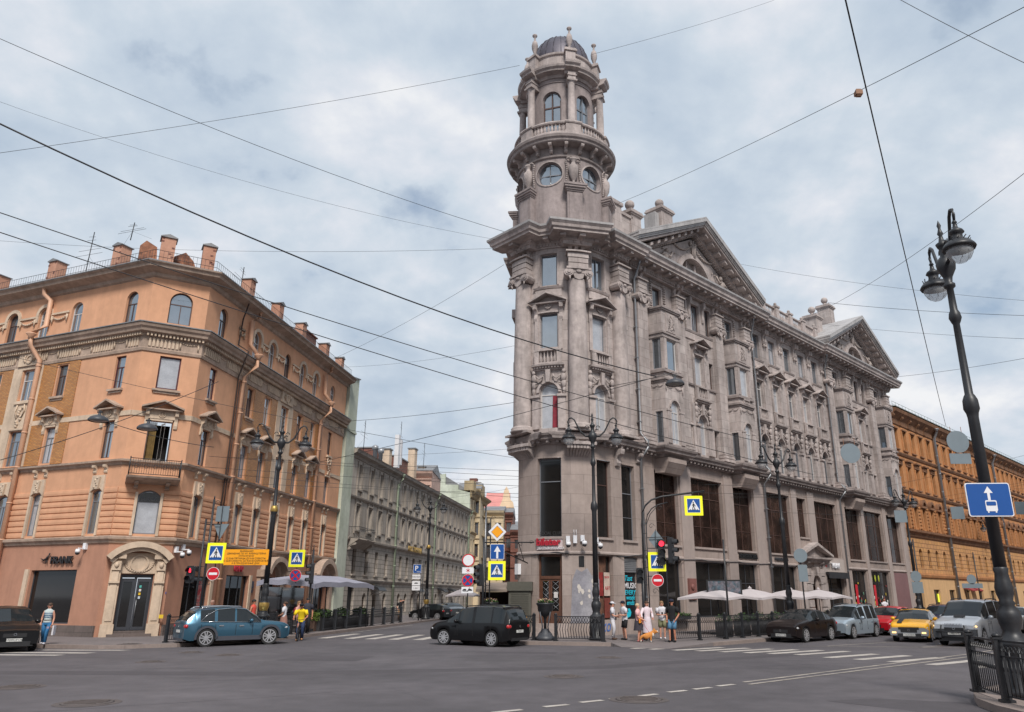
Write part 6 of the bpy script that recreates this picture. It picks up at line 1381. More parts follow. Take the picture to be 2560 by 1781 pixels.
arrow = [(-.05, -.3), (.05, -.3), (.05, .02), (.17, .02), (0, .3), (-.17, .02), (-.05, .02)]
layered('one_way_sign', 'blue square sign with a white upward arrow under the diamond sign', sgn(-2.14, 38.8, 4.21), [(SW, rrect(.7, .74, .04), 0, 'board'), (BLUE, rrect(.66, .7, .03), 1), (SW, [(a*1.0, b*1.02-.02) for a, b in arrow], 2)])
bus = [[(a+.02, b-.13) for a, b in rrect(.24, .23, .03)]]
layered('bus_lane_sign', 'large blue bus lane sign with arrow and bus on the nearest lamp', sgn(9.6, 16.2, 4.06, 93), [(SW, rrect(.93, .71, .05), 0, 'board'), (BLUE, rrect(.89, .67, .04), 1), (SW, [(a*.55, b*.5+.13) for a, b in arrow], 2), (SW, bus, 2), (BLUE, [(a+.02, b-.085) for a, b in rrect(.2, .085, .02)], 3), (SW, [[(a*.12-.06, b*.12-.26) for a, b in circ(.16, 8)], [(a*.12+.1, b*.12-.26) for a, b in circ(.16, 8)]], 2)])
ps = layered('parking_sign', 'blue parking sign with a white P on the side street pole', sgn(-10.38, 65.9, 4.28), [(SW, rrect(.68, .72, .04), 0, 'board'), (BLUE, rrect(.64, .68, .03), 1)])
text('P', .55, SW, sgn(-10.58, 65.9-.01, 4.14), .002, ps, 'lettering', bold=.01); text('МУО', .14, SW, sgn(-10.4, 65.9-.01, 4.0), .002, ps, 'lettering')
for z, s, lb in ((3.63, '8.00-20.00', 'white plate with opening hours under the parking sign'), (3.12, '', 'white plate with a small car symbol under the parking sign'), (2.72, '↑ 10м ↑', 'white plate reading ten metres, lowest under the parking sign')):
    o = layered('plate_sign', lb, sgn(-10.42, 65.9, z), [(SW, rrect(.68, .36, .02), 0, 'board')]+([(SB, car_(0, 1.6), 1, 'pictogram')] if not s else []))
    if s: text(s.replace('↑', 'I'), .15, SB, sgn(-10.42, 65.9-.008, z-.05), .002, o, 'lettering', align='CENTER')
layered('reversed_sign', 'grey back of a rectangular sign on the left mast', sgn(-15.03, 36.1, 5.8), [(SGR, rrect(.6, .72, .03), 0, 'board')]); layered('reversed_sign', 'grey back of a triangular sign, point down, on the left mast', sgn(-15.02, 36.1, 5.03), [(SGR, [(-.36, .3), (0, -.42), (.36, .3)], 0, 'board')])
layered('reversed_sign', 'grey back of a diamond sign behind the red traffic light', sgn(5.66, 37.6, 4.72), [(SGR, [(-.36, 0), (0, -.46), (.36, 0), (0, .46)], 0, 'board')])
for x, y, z, p, lb in ((12.52, 30, 7.58, circ(.4), 'grey round sign back hung from wires before the second gable'), (16.93, 30, 8.05, circ(.45), 'grey round sign back hung from wires beside the nearest lamp'), (16.92, 30, 7.36, rrect(.85, .42, .03), 'grey oblong sign back hung below a round one'), (18.91, 40, 6.07, rrect(.64, .62, .03), 'pale square sign back by the far lamp, above the taxi'), (21.92, 40, 6.25, rrect(.68, .64, .03), 'grey square sign back hung in front of the ochre house'), (25.4, 40, 6.5, rrect(.8, .66, .03), 'grey square sign back at the right edge of the picture')):
    o = layered('hung_sign', lb, sgn(x, y, z), [(SGR, p, 0, 'board')], 'hanging sign')
    if z > 7.3: m = MB(); [m.tube([(x+s*.22, y+.03, z-.3), (x+s*.22, y+.03, z+.62)], .012, 4) for s in (-1, 1)]; m.build('bracket', mat('rusty bracket', (.2, .09, .05), .8), o)
# masts carrying them
def mast(label, parts, base, name='sign_mast'):
    o = thing(name, label, 'mast', base)
    for nm, pts, r in parts: m = MB(); m.tube(pts, r, 6); m.build(nm, IRON, o)
    return o
def rungs(x0, x1, y, zs): return [('rung', [(x0, y, z), (x1, y, z)], .015) for z in zs]
def scroll(x, y, z, r, s=1): return ('scroll', [(x+s*r*(1-t/11)*cos(t*.75), y, z+r*(1-t/11)*sin(t*.75)) for t in range(10)], .012)
mast('black twin-post mast by the blue car tail holding the left crossing sign', [('post', [(-15.46, 36, .15), (-15.46, 36, 6.47)], .05), ('post', [(-15.72, 36, .15), (-15.72, 36, 5.55)], .045), ('arm', [(-15.5, 36, 3.9), (-12.55, 35.95, 3.9)], .02), ('hanger', [(-15.02, 36, 2.8), (-15.02, 36, 6.2)], .02), ('arm', [(-15.7, 36, 5.3), (-15.0, 36, 5.3)], .02), scroll(-15.3, 36, 6.3, .14), scroll(-15.2, 36, 2.65, .14), ('finial', [(-15.46, 36, 6.47), (-15.46, 36, 6.62)], .03)]+rungs(-15.72, -15.46, 36, (1, 1.8, 2.6, 3.4, 4.2, 5.0, 5.4)), (-15.55, 36, 0))
mast('black mast with a light and round sign before the grey awning', [('post', [(-12.87, 44, .15), (-12.87, 44, 4.6)], .06), ('finial', [(-12.87, 44, 4.6), (-12.87, 44, 4.85)], .025), ('arm', [(-14.2, 44, 3.4), (-12.9, 44, 3.4)], .02), ('hanger', [(-13.73, 44, 2.8), (-13.73, 44, 4.7)], .018), scroll(-13.2, 44, 4.75, .12)], (-12.87, 44, 0))
mast('slim pole carrying the round white sign and tow plate', [('post', [(-3.59, 39.05, .15), (-3.59, 39.05, 4.1)], .03)], (-3.59, 39.05, 0)); mast('slim pole carrying the parking sign', [('post', [(-10.1, 66, .15), (-10.1, 66, 5.0)], .05), ('post', [(-9.88, 66, .15), (-9.88, 66, 4.9)], .03), ('arm', [(-10.7, 66, 4.5), (-9.88, 66, 4.5)], .02)], (-10.1, 66, 0))
mast('black lattice mast with a boom reaching from the side street to the tower', [('post', [(-2.84, 39.1, .15), (-2.84, 39.1, 4.9)], .06), ('post', [(-2.72, 39.15, .15), (-2.72, 39.15, 5.9)], .035), ('post', [(-2.52, 39.15, .15), (-2.52, 39.15, 5.9)], .035), ('boom', [(-2.84, 39.1, 4.68), (-.3, 39.6, 4.72)], .035), ('stay', [(-1.9, 39.2, 4.25), (-.65, 41.2, 3.75)], .03), ('hanger', [(-2.15, 39, 2.8), (-2.15, 39, 5.0)], .02), scroll(-.45, 39.6, 4.72, .12), scroll(-1.0, 39.5, 4.62, .14, -1), scroll(-2.4, 39.15, 5.9, .14), ('brace', [(-1.1, 39.5, 4.68), (-.95, 40.3, 4.2), (-.85, 40.9, 3.85)], .02)]+rungs(-2.72, -2.52, 39.15, (1, 1.8, 2.6, 3.4, 4.2, 5.0, 5.7)), (-2.8, 39.1, 0))
mast('tall black curved mast with scrolls and an arm over the pavement', [('post', [(4.93, 37.5, .15), (4.93, 37.5, 3.3)], .09), ('post', [(4.99, 37.5, .6), (5.0, 37.5, 5.5), (5.04, 37.5, 6.0), (5.2, 37.5, 6.35), (5.5, 37.5, 6.62), (6.0, 37.5, 6.78), (8.15, 37.5, 7.05)], .05), ('post', [(5.2, 37.5, .6), (5.2, 37.5, 5.6), (5.28, 37.5, 5.9), (5.5, 37.5, 6.2), (5.8, 37.5, 6.38), (6.3, 37.5, 6.5)], .03), ('stay', [(5.2, 37.5, 5.4), (5.4, 37.5, 5.9), (5.8, 37.5, 6.35)], .018), scroll(5.45, 37.5, 5.35, .15), scroll(5.9, 37.5, 6.2, .15), scroll(5.5, 37.5, 2.3, .16), ('arm', [(5.2, 37.5, 4.3), (6.5, 37.5, 4.3)], .02), ('arm', [(5.2, 37.5, 3.0), (5.65, 37.5, 3.0)], .02), ('arm', [(5.2, 37.5, 4.8), (6.3, 37.5, 4.85)], .02), ('hanger', [(7.56, 37.45, 6.8), (7.56, 37.45, 7.0)], .02), ('hanger', [(5.64, 37.5, 2.5), (5.64, 37.5, 5.2)], .015)]+rungs(5.0, 5.2, 37.5, (1, 1.8, 2.6, 3.4, 4.2, 5.0, 5.5)), (4.95, 37.5, 0))
# traffic lights
REDL = mat('lit red lens', (.9, .02, .04), .4, 0, emit=(1, .03, .06), estr=1.6); LENS = mat('dark lens', (.03, .03, .035), .25, .1)
def light(label, x, y, z, n=3, az=90, lit=None, s=1, grp=None, man=False):
    """signal head: n lamps from the top down, hooded"""
    M0 = sgn(x, y, z, az); M = lambda a, b, h: M0(a*s, b*s, h*s); h0 = .19*n
    m = MB(M); m.ext(rrect(.34, 2*h0+.04, .06), 'y', -.14, .06); root = tag(m.build('traffic_light', IRON), label, 'traffic light', 'traffic lights')
    for i in range(n):
        zc = h0-.19-.38*i
        m = MB(M); m.disc(0, zc, .13, .05, .075, n=16); m.build('lens', REDL if lit == i and not man else LENS, root)
        if man and lit == i: m = MB(M); m.blob(0, .09, zc+.08, .035, .02, .035); m.ext([(-.05, zc-.1), (.05, zc-.1), (.04, zc+.05), (-.04, zc+.05)], 'y', .075, .09); m.build('standing_figure', REDL, root)
        m = MB(M); A = [rad(-20+220*k/10) for k in range(11)]
        for p, q in zip(A, A[1:]): m.quad((.15*cos(p), .06, zc+.15*sin(p)), (.15*cos(q), .06, zc+.15*sin(q)), (.155*cos(q), .3-.1*(sin(q) < 0), zc-.03+.155*sin(q)), (.155*cos(p), .3-.1*(sin(p) < 0), zc-.03+.155*sin(p)))
        m.build('visor', IRON, root)
    return root
light('traffic light showing red on the curved mast', 5.86, 37.35, 4.12, lit=0, s=1.02); light('dark traffic light seen from the side, right of the red one', 6.36, 37.3, 4.18, az=28, s=1.05)
light('pedestrian light at the foot of the curved mast, black and unlit', 4.76, 37.3, 3.02, 2, s=.9); light('pedestrian light with a red standing figure at the left mast', -16.08, 35.9, 3.04, 2, lit=0, man=True, s=.95)
light('dark traffic light turned away, before the grey awning', -12.85, 43.8, 3.3, az=150, s=.95); light('dark traffic light turned aside, between the round signs and the arrow sign', -3.02, 38.9, 3.1, az=150, s=.9)
# cameras and boxes on walls
def cctv(label, M, x, z):
    r = MB(M); r.box(x-.1, x+.1, 0, .14, z+.1, z+.42); r.box(x-.02, x+.02, .1, .45, z+.12, z+.17); o = tag(r.build('security_camera', SW), label, 'security camera', 'white dome cameras'); m = MB(M); m.lathe([(.1, z+.1), (.12, z), (.12, z-.08)], x, .45, 0, n=10); m.build('housing', SW, o); m = MB(M); m.blob(x, .45, z-.1, .11, .11, .1, n=8, m=6); m.build('dome', LENS, o)
for M, x, z, lb in ((MT, sA(1), 4.7, 'white dome camera left of the antenna box on the tower pier'), (MT, sA(15), 4.75, 'white dome camera right of the antenna box on the tower pier'), (MT, sA(30), 4.65, 'white dome camera at the right edge of the tower pier'), (ML, -1.6, 4.3, 'white dome camera above the peach ground floor, left of the portal'), (MR, .25, 4.2, 'white dome camera nearest the portal, on the peach corner'), (MR, .85, 4.35, 'white dome camera right of its twin on the peach corner')): cctv(lb, M, x, z)
m = MB(MT); m.box(sA(6), sA(9.5), .02, .16, 4.75, 5.15); o = tag(m.build('antenna_box', SW), 'white antenna box with two rods between the tower cameras', 'antenna box')
m = MB(MT); [m.tube([(sA(a), .1, 5.15), (sA(a), .1, 5.45)], .015, 4) for a in (6.8, 9)]; m.build('rod', SW, o)
m = MB(MT); m.box(SL+.05, SL+.35, .02, .22, 3.2, 3.75); tag(m.build('junction_box', SW), 'white junction box low on the left edge of the tower', 'junction box')
# ---------------------------------------------------------------- shop lettering, posters, wall clutter on the grey building
so_ = thing('ticket_sign', 'red and white ticket office lettering over the oak door of the tower', 'shop sign', MT(cA, .1, 4.6))
m = MB(MT, STEP); m.box(cA-.7, cA+.72, .0, .05, 4.42, 5.02); m.build('backing', mat('pale pink backing', srgb(206, 190, 190), .5, .05), so_)
text('bileter', .5, REDS, MS(MT, cA-.68, 4.66, .09), .03, so_, bold=.02, sx=.98); text('ТЕАТРАЛЬНАЯ КАССА', .15, SW, MS(MT, cA-.62, 4.46, .07), .01, so_, sx=.86, bold=.003)
o = text('SOCIAL CLUB', .24, mat('dim window lettering', (.05, .048, .05), .5, 0), MS(MT, cA-.62, 5.22, -.19), .004, None, 'window_lettering', sx=.86); tag(o, 'dim social club lettering low in the tall tower window', 'window lettering')
o = text('BURGER&CRAB', .44, SB, MS(MT, 13.72, 4.48, .02), .05, None, 'shop_sign', sx=.78, bold=.01); tag(o, 'black burger and crab lettering over a café door', 'shop sign')
o = text('L EUROPE BAR', .3, IRONG, MS(MT, 18.6, 4.5, .02), .05, None, 'shop_sign', sx=1.0); tag(o, 'small grey lettering over the shop left of the gabled portal', 'shop sign')
m = MB(MT); m.box(26.2, 30.1, -.02, .12, 3.9, 4.9); fs = tag(m.build('fascia', mat('pale fascia', srgb(176, 164, 158), .6, .06)), 'pale shop fascia with a short white tobacco shop name', 'shop sign'); text('ТАБАК', .52, SW, MS(MT, 27.5, 4.2, .14), .05, fs, bold=.012, sx=.9)
m = MB(MT); m.box(26.4, 26.7, .1, .2, 4.25, 4.4); tag(m.build('alarm_box', SR), 'small red alarm box by the tobacco sign', 'alarm box')
def poster(name, label, M, x0, x1, z0, z1, y, mt, lines=(), tm=None, cat='poster'):
    m = MB(M, STEP); m.box(x0, x1, y-.01, y, z0, z1); o = tag(m.build(name, mt), label, cat)
    for s, sz, xx, zz, tmm, *sh in lines: text(s, sz, tmm, MS(M, x0+xx, z0+zz, y), .003, o, 'lettering', shear=sh[0] if sh else 0, bold=.004)
    return o
CY = mat('cyan lettering', srgb(40, 190, 214), .5, 0)
po = poster('poster', 'tall black music poster with cyan and white brush lettering in a window', MT, 1.5, 2.56, .95, 3.3, -.18, mat('black poster', (.012, .012, .016), .4, 0), [('Tast', .4, .08, 1.95, CY, .3), ('MUSIC', .42, .06, 1.55, SW), ('EVERY', .34, .1, 1.22, CY, .2), ('week', .36, .2, .95, CY, .3), ('ends', .36, .24, .68, CY, .3)])
m = MB(MS(MT, 1.5, .95, -.175)); m.ext([(.12, .1), (.3, .02), (.55, .1), (.62, .3), (.5, .5), (.3, .48), (.38, .34), (.25, .3), (.14, .42), (.08, .25)], 'y', 0, .006); m.build('claw_drawing', CY, po)
m = MB(MT); m.box(1.44, 2.6, -.2, -.1, 3.32, 4.1)
for k in range(7): m.box(1.44, 2.6, -.1, -.06, 3.36+.1*k, 3.42+.1*k)
m.build('louvre', GALV, bld)
WAR = mat('warm shop interior', srgb(120, 84, 66), .8, .4, 3, col2=srgb(70, 50, 44))
m = MB(MT, STEP); m.box(cB-.5, cB+.6, -.34, -.3, .9, 4.1); m.build('interior_wall', WAR, bld)
poster('poster', 'upper red and cream theatre poster in the window right of the tower pier', MT, cB+.05, cB+.55, 2.1, 3.3, -.2, mat('cream poster', srgb(196, 176, 164), .6, .2, 3), [('АЯТ', .24, .06, .3, REDS), ('ТЕАТР', .13, .03, .9, REDS)]); poster('poster', 'dark red theatre poster left of the cream one', MT, cB-.38, cB-.02, 2.1, 3.3, -.2, mat('dark red poster', srgb(140, 46, 44), .6, .3, 3)); poster('poster', 'lower red theatre poster under the cream one', MT, cB+.05, cB+.55, 1.0, 2.0, -.2, mat('brown red poster', srgb(120, 60, 52), .6, .3, 3))
GRAF = mat('flaking grey overpaint', srgb(158, 156, 162), .8, .2, 1.5, .3, 12, col2=srgb(140, 138, 146))
m = MB(MT, STEP); P = [(sA(4)-.1, .2), (sA(33), .2), (sA(33)+.02, 2.9), (sA(30), 3.35), (sA(25), 3.1), (sA(20), 3.5), (sA(14), 3.3), (sA(9), 3.45), (sA(5), 2.9)]
c_ = ((P[0][0]+P[1][0])/2, 1.8)
for i in range(len(P)):
    a, b = P[i], P[(i+1) % len(P)]; n = 6
    for k in range(n):
        p = (a[0]+(b[0]-a[0])*k/n, a[1]+(b[1]-a[1])*k/n); q = (a[0]+(b[0]-a[0])*(k+1)/n, a[1]+(b[1]-a[1])*(k+1)/n)
        for f0, f1 in ((0, .5), (.5, 1)):
            L_ = lambda p_, f: (c_[0]+(p_[0]-c_[0])*f, .012, c_[1]+(p_[1]-c_[1])*f)
            if f0 == 0: m.face([m.a(*L_(p, f1)), m.a(*L_(q, f1)), m.a(c_[0], .012, c_[1])])
            else: m.quad(L_(p, f0), L_(q, f0), L_(q, f1), L_(p, f1))
m.build('overpaint', GRAF, bld)
m = MB(MT, STEP)
for k in range(16):
    x, z = sA(6)+rnd.uniform(.1, 1.25), 2.2+rnd.uniform(-.55, .65); n = 6; pp = [(x+rnd.uniform(.04, .11)*cos(2*pi*i/n), z+rnd.uniform(.06, .17)*sin(2*pi*i/n)) for i in range(n)]; m.ext(pp, 'y', .015, .019)
m.build('torn_paper', mat('torn white paper', srgb(206, 198, 190), .8, .1), bld)
o = text('БОКО', .5, mat('blue spray paint', srgb(70, 110, 180), .7, 0), MS(MT, sA(21), .35, .018), .002, None, 'graffiti', bold=.012, shear=.2); tag(o, 'blue spray painted letters at the foot of the tower pier', 'graffiti')
poster('sticker', 'small dark sticker with a pale figure high on the tower pier', MT, sA(11.5), sA(17), 3.55, 4.1, .02, SB, cat='sticker')
m = MB(MT); m.box(7.35, 8.15, .1, .22, 1.9, 3.1); o = tag(m.build('wall_plaque', mat('red granite plaque', srgb(128, 84, 78), .6, .2, 3, .3, 14)), 'red granite relief plaque on a pier left of the parasols', 'plaque'); m = MB(MT); m.blob(7.7, .24, 2.6, .18, .06, .2); m.box(7.5, 8.0, .22, .25, 2.05, 2.2); m.build('relief', o.data.materials[0], o)
m = MB(MT, STEP); pts = [(SL+.2, .1, 4.25), (sA(-30), .12, 4.2), (sA(-10), .12, 4.3), (sA(0), .12, 4.22), (1.3, .14, 4.15), (3.0, .14, 4.32)]+[(3+k*1.5, .14, 4.18+.06*sin(k*2.1)) for k in range(1, 14)]; m.tube(pts, .025, 4); tag(m.build('facade_cable', IRONG), 'grey cable sagging along the facade above the shopfronts', 'cable')
for x0, x1, lb, seed in ((31.9, 34.7, 'window display of coloured toys left of the last shop', 3), (35.8, 39.7, 'window display of toys under green and yellow hanging shapes', 8)):
    o = thing('window_display', lb, 'window display', MT((x0+x1)/2, -.5, .7)); rr_ = random.Random(seed)
    m = MB(MT); m.box(x0+.7, x0+1.15, -.22, -.2, 1.3, 3.0); m.build('red_banner', SR, o)
    for ci, col in enumerate(((196, 170, 60), (80, 120, 100), (150, 60, 60), (200, 200, 196))):
        m = MB(MT)
        for k in range(12): m.blob(rr_.uniform(x0+.3, x1-.2), -.22, .8+abs(rr_.gauss(0, .7)), rr_.uniform(.06, .16), .02, rr_.uniform(.08, .18), n=6, m=4)
        m.build('toys', mat('toy colour %d' % ci, srgb(*col), .6, .1), o)
    if x0 > 33:
        m = MB(MT); [m.blob(x0+.5+.8*k, -.22, 3.55, .16, .02, .32) for k in range(3)]; m.build('hanging_shapes', mat('lime hanging shapes', srgb(190, 200, 60), .6), o)
# ---------------------------------------------------------------- railings, planters, terraces
def railing(label, pts, h=1.12, z=.15, sp=1.55, post=.06, pat=0, group='black iron pavement railings', posts=None):
    o = thing('railing', label, 'railing', (pts[0][0], pts[0][1], 0), group)
    for a, b in zip(pts, pts[1:]):
        a, b = Vector((*a, z)), Vector((*b, z)); L_ = (b-a).length; d = (b-a)/L_; n = max(1, round(L_/sp)); az_ = math.degrees(math.atan2(d.x, d.y)); M = frameM(a.x, a.y, az_); MM = lambda x, y, zz: M(x, y, z+zz)
        for i in range(n+1):
            x = L_*i/n; m = MB(MM); m.box(x-post, x+post, -post, post, 0, h-.04); m.box(x-post*1.6, x+post*1.6, -post*1.6, post*1.6, 0, .05); m.box(x-post*1.2, x+post*1.2, -post*1.2, post*1.2, h-.04, h+.0); m.lathe([(post, h), (post*1.2, h+.03), (post*.7, h+.07), (.001, h+.09)], x, 0, 0, n=6)
            if not (i == 0 and a != Vector((*pts[0], z))): m.build('post', IRON, o)
        for i in range(n):
            x0, x1 = L_*i/n+post, L_*(i+1)/n-post; m = MB(MM)
            m.box(x0, x1, -.02, .02, h-.09, h-.05); m.box(x0, x1, -.015, .015, h-.36, h-.335); m.box(x0, x1, -.015, .015, .1, .13)
            k = max(2, round((x1-x0)/.125)); w_ = (x1-x0)/k
            for j in range(k):
                xa, xb = x0+w_*j, x0+w_*(j+1)
                if pat == 0:
                    m.tube([(xa, 0, h-.09), (xb, 0, h-.34)], .013, 4); m.tube([(xb, 0, h-.09), (xa, 0, h-.34)], .013, 4)
                    m.tube([((xa+xb)/2, 0, h-.34), (xa+.005, 0, .5), ((xa+xb)/2, 0, .13)], .015, 4)
                else:
                    m.tube([(xa, 0, h-.34), (xa, 0, .13)], .013, 4); m.ring((xa+xb)/2, h-.215, w_*.38, w_*.46, -.008, .008, n=8); m.blob(xa, 0, .6, .022, .022, .07, n=4, m=3)
            m.build('panel', IRON, o)
    return o
railing('black lattice railing along the avenue pavement before the café terrace', [(5.95, 36.0), rT(0.9, 6.35), rT(8.7, 6.35), rT(30, 6.4)], sp=1.72)
railing('short black railing before the round tower, between flower urn and lamp', [(.72, 36.4), (2.85, 35.82)], sp=2.3)
railing('black railing corner behind the black minivan, left of the flower urn', [(-.28, 37.0), (-2.4, 38.1)], sp=2.2)
railing('long black railing curving along the left pavement of the side street', [(-12.75, 46.6), (-12.2, 49.9), (-11.2, 57), (-10.75, 61.3)], sp=2.2, pat=1, post=.09)
railing('black railing behind the blue car and the lamp with gilt collars', [(-14.9, 36.4), (-13.9, 39.2), (-13.3, 42.6)], sp=2.0, pat=1)
railing('black railing on the island at the right edge, nearest the camera', [(9.35, 17.45), (8.98, 15.75), (9.0, 14.2), (9.3, 13.0)], sp=1.75, h=1.18, pat=1, post=.075)
railing('short black railing at the tail of the blue car, left of the mast', [(-16.45, 35.2), (-15.9, 36.6)], sp=1.5, pat=1)
LEAF = mat('leafy planting', (.035, .075, .02), .7, .5, 6, col2=(.06, .11, .03)); FLOW = mat('mixed blossoms', (.4, .18, .25), .7, .4, 20, col2=(.5, .42, .12))
def plant(name, label, x, y, z, rx, ry, h, n, P=None, cat='plant', leaf=LEAF, seed=1, s=.07):
    r_ = random.Random(seed); m = MB()
    for k in range(n):
        a = r_.uniform(0, 2*pi); q = math.sqrt(r_.random()); cx_, cy_ = x+rx*q*cos(a), y+ry*q*sin(a); cz = z+h*r_.random()**.8*(1-.4*q); u = Vector((r_.gauss(0, 1), r_.gauss(0, 1), r_.gauss(0, .6))).normalized()*s*r_.uniform(.6, 1.3); v = u.cross(Vector((r_.gauss(0, 1), r_.gauss(0, 1), r_.gauss(0, 1)))).normalized()*s*.45; c = Vector((cx_, cy_, cz))
        m.face([m.a(*(c-u)), m.a(*(c+v)), m.a(*(c+u)), m.a(*(c-v))])
    o = m.build(name, leaf, P)
    return o if P else tag(o, label, cat)
def urn(label, x, y, z=.15, s=1):
    o = thing('flower_urn', label, 'flower urn', (x, y, 0)); M = placeM(x, y, z, 0, s)
    m = MB(M); m.lathe([(.46, 0), (.46, .12), (.36, .2), (.3, .3), (.2, .42), (.14, .5)], n=8); m.build('foot', IRONG, o)
    for k in range(4): a = rad(45+90*k); m = MB(M); m.tube([(.26*cos(a), .26*sin(a), .25), (.18*cos(a), .18*sin(a), .6), (.34*cos(a), .34*sin(a), 1.25)], .035, 6); m.build('leg', IRONG, o)
    m = MB(M); m.lathe([(.07, .4), (.06, .9), (.1, 1.02), (.24, 1.12), (.34, 1.3), (.36, 1.5), (.42, 1.58), (.42, 1.64), (.36, 1.64)], n=20); m.build('bowl', IRON, o)
    plant('foliage', None, x, y, z+1.6*s, .36*s, .36*s, .22*s, 220, o, seed=3); plant('blossom', None, x, y, z+1.68*s, .38*s, .38*s, .22*s, 120, o, leaf=FLOW, seed=5, s=.045)
    return o
urn('iron flower urn on four legs before the oak door', .24, 37.0); urn('second flower urn behind the black minivan by the kiosk', -2.5, 39.6)
DKW = mat('dark planter', (.03, .028, .03), .6, .2, 3)
for i in range(9):
    x = 2.2+1.75*i; p = rT(x, 5.5); M = frameM(p[0], p[1], AZR); m = MB(lambda a, b, h, M=M: M(a, b, h+.15)); m.ext([(-.42, 0), (.42, 0), (.5, .75), (-.5, .75)], 'y', -.22, .22)
    for k in range(5): m.box(-.4+.2*k-.02, -.4+.2*k+.02, .22, .235, .02, .72)
    lb = ['at the end nearest the corner', 'second from the corner', 'third from the corner', 'fourth from the corner, below the first parasols', 'fifth from the corner', 'sixth from the corner, behind the black sedan', 'seventh from the corner', 'eighth from the corner', 'last of the row by the portal'][i]
    o = tag(m.build('planter', DKW), 'dark terrace planter box with green plants, '+lb, 'planter', 'dark planters along the café terrace'); ORG[o] = Vector((0, 0, 0)); plant('foliage', None, p[0], p[1], .85, .42, .42, .5, 150, o, seed=20+i)
p = rT(6, 0.7); m = MB(MT); m.box(4.6, 7.0, .1, .45, .8, 1.05); o = tag(m.build('window_box', DKW), 'long window box of clipped greenery under the first café window', 'window box'); ORG[o] = Vector((0, 0, 0)); plant('foliage', None, *MT(5.8, .3, 0)[:2], 1.0, .85, .85, .2, 260, o, seed=44)
# café parasols
CAN = mat('off white parasol canvas', srgb(186, 178, 180), .9, .06, .8); CANG = mat('grey awning canvas', srgb(150, 150, 164), .9, .1, .8)
def parasol(label, x, y, w_, az, zt=2.5, ze=2.0):
    o = thing('parasol', label, 'parasol', (x, y, 0), 'square café parasols'); M = frameM(x, y, az); m = MB(M); h = w_/2
    C8 = [(h*cos(rad(22.5+45*k))*1.05, h*sin(rad(22.5+45*k))*1.05) for k in range(8)] if 0 else [(-h, -h), (0, -h), (h, -h), (h, 0), (h, h), (0, h), (-h, h), (-h, 0)]
    for i in range(8):
        a, b = C8[i], C8[(i+1) % 8]; za, zb = (ze if abs(q[0]*q[1]) > .01 else ze+.1 for q in (a, b))
        for f0, f1 in ((0, .4), (.4, 1)):
            L_ = lambda q, f, zz: (q[0]*f, q[1]*f, zt+(zz-zt)*f**1.15-.02*(f == 1))
            if f0 == 0: m.face([m.a(0, 0, zt), m.a(*L_(a, f1, za)), m.a(*L_(b, f1, zb))])
            else: m.quad(L_(a, f0, za), L_(b, f0, zb), L_(b, f1, zb), L_(a, f1, za))
        m.quad((a[0], a[1], za-.02), (b[0], b[1], zb-.02), (b[0]*1.005, b[1]*1.005, zb-.14), (a[0]*1.005, a[1]*1.005, za-.14))
    m.lathe([(.06, zt-.05), (.14, zt+.02), (.04, zt+.1), (.001, zt+.16)], 0, 0, 0, n=8); m.build('canopy', CAN, o)
    m = MB(M)
    for i in range(8): a = C8[i]; m.tube([(0, 0, zt-.08), (a[0]*.97, a[1]*.97, (ze if abs(a[0]*a[1]) > .01 else ze+.1)-.05)], .012, 4)
    m.build('rib', IRONG, o); m = MB(M); m.tube([(0, 0, .15), (0, 0, zt-.05)], .03, 8); m.build('pole', IRONG, o); m = MB(M); m.ext([(-.35, -.35), (.35, -.35), (.35, .35), (-.35, .35)], 'z', .155, .22); m.build('base', IRONG, o)
for x, lb in ((4.9, 'nearest to the corner, before the second café window'), (8.4, 'left of the café door'), (13.4, 'first right of the lamp'), (17.3, 'farthest, partly over the planters by the portal')):
    p = rT(x, 3.6); parasol('pale pink parasol with drooping corners, '+lb, p[0], p[1], 3.1, AZR, 2.5, 2.02)
# the terrace awning before the peach building
o = thing('terrace_awning', 'large sagging grey canvas awning over the terrace before the peach building', 'awning', (-13.4, 48, 0))
m = MB(); A_ = [(-16.2, 44.8, 2.9), (-12.9, 44.9, 2.75), (-11.2, 53, 2.75), (-14.6, 53.3, 2.9)]; ap = [(-14.4, 46.8, 3.3), (-13.1, 51, 3.3)]
def tri(*p): m.face([m.a(*q) for q in p])
n = 8
def lerp(a, b, t): return tuple(a[i]+(b[i]-a[i])*t for i in range(3))
ring_ = []
for i in range(4):
    a, b = A_[i], A_[(i+1) % 4]
    for k in range(n): t = k/n; p = lerp(a, b, t); ring_.append((p[0], p[1], p[2]+.12*sin(pi*((k*3/n) % 1))+.08*sin(pi*t)))
for i, p in enumerate(ring_):
    q = ring_[(i+1) % len(ring_)]; side = i//n
    ta = ap[0] if side in (0,) else ap[1] if side == 2 else None
    if ta: tri(p, q, ta)
    else:
        k = (i % n); t0, t1 = k/n, (k+1)/n
        if side == 3: t0, t1 = 1-t0, 1-t1
        m.quad(p, q, lerp(ap[0], ap[1], t1), lerp(ap[0], ap[1], t0))
    m.quad(p, q, (q[0], q[1], q[2]-.28), (p[0], p[1], p[2]-.28))
m.build('canopy', CANG, o)
for x, y in ((-16.0, 45.1), (-13.1, 45.2), (-11.5, 52.6), (-14.4, 53)): m = MB(); m.tube([(x, y, .15), (x, y, 2.8)], .04, 6); m.build('pole', IRON, o)
m = MB(); m.ext([(-16.3, 45.2), (-13.2, 45.0), (-11.9, 52.5), (-15.2, 53)], 'z', .155, .3); m.build('deck', DKW, o)
m = MB(); m.box(-16.4, -15.9, 46, 53, .3, 2.6); m.build('glass_screen', GLD, o)
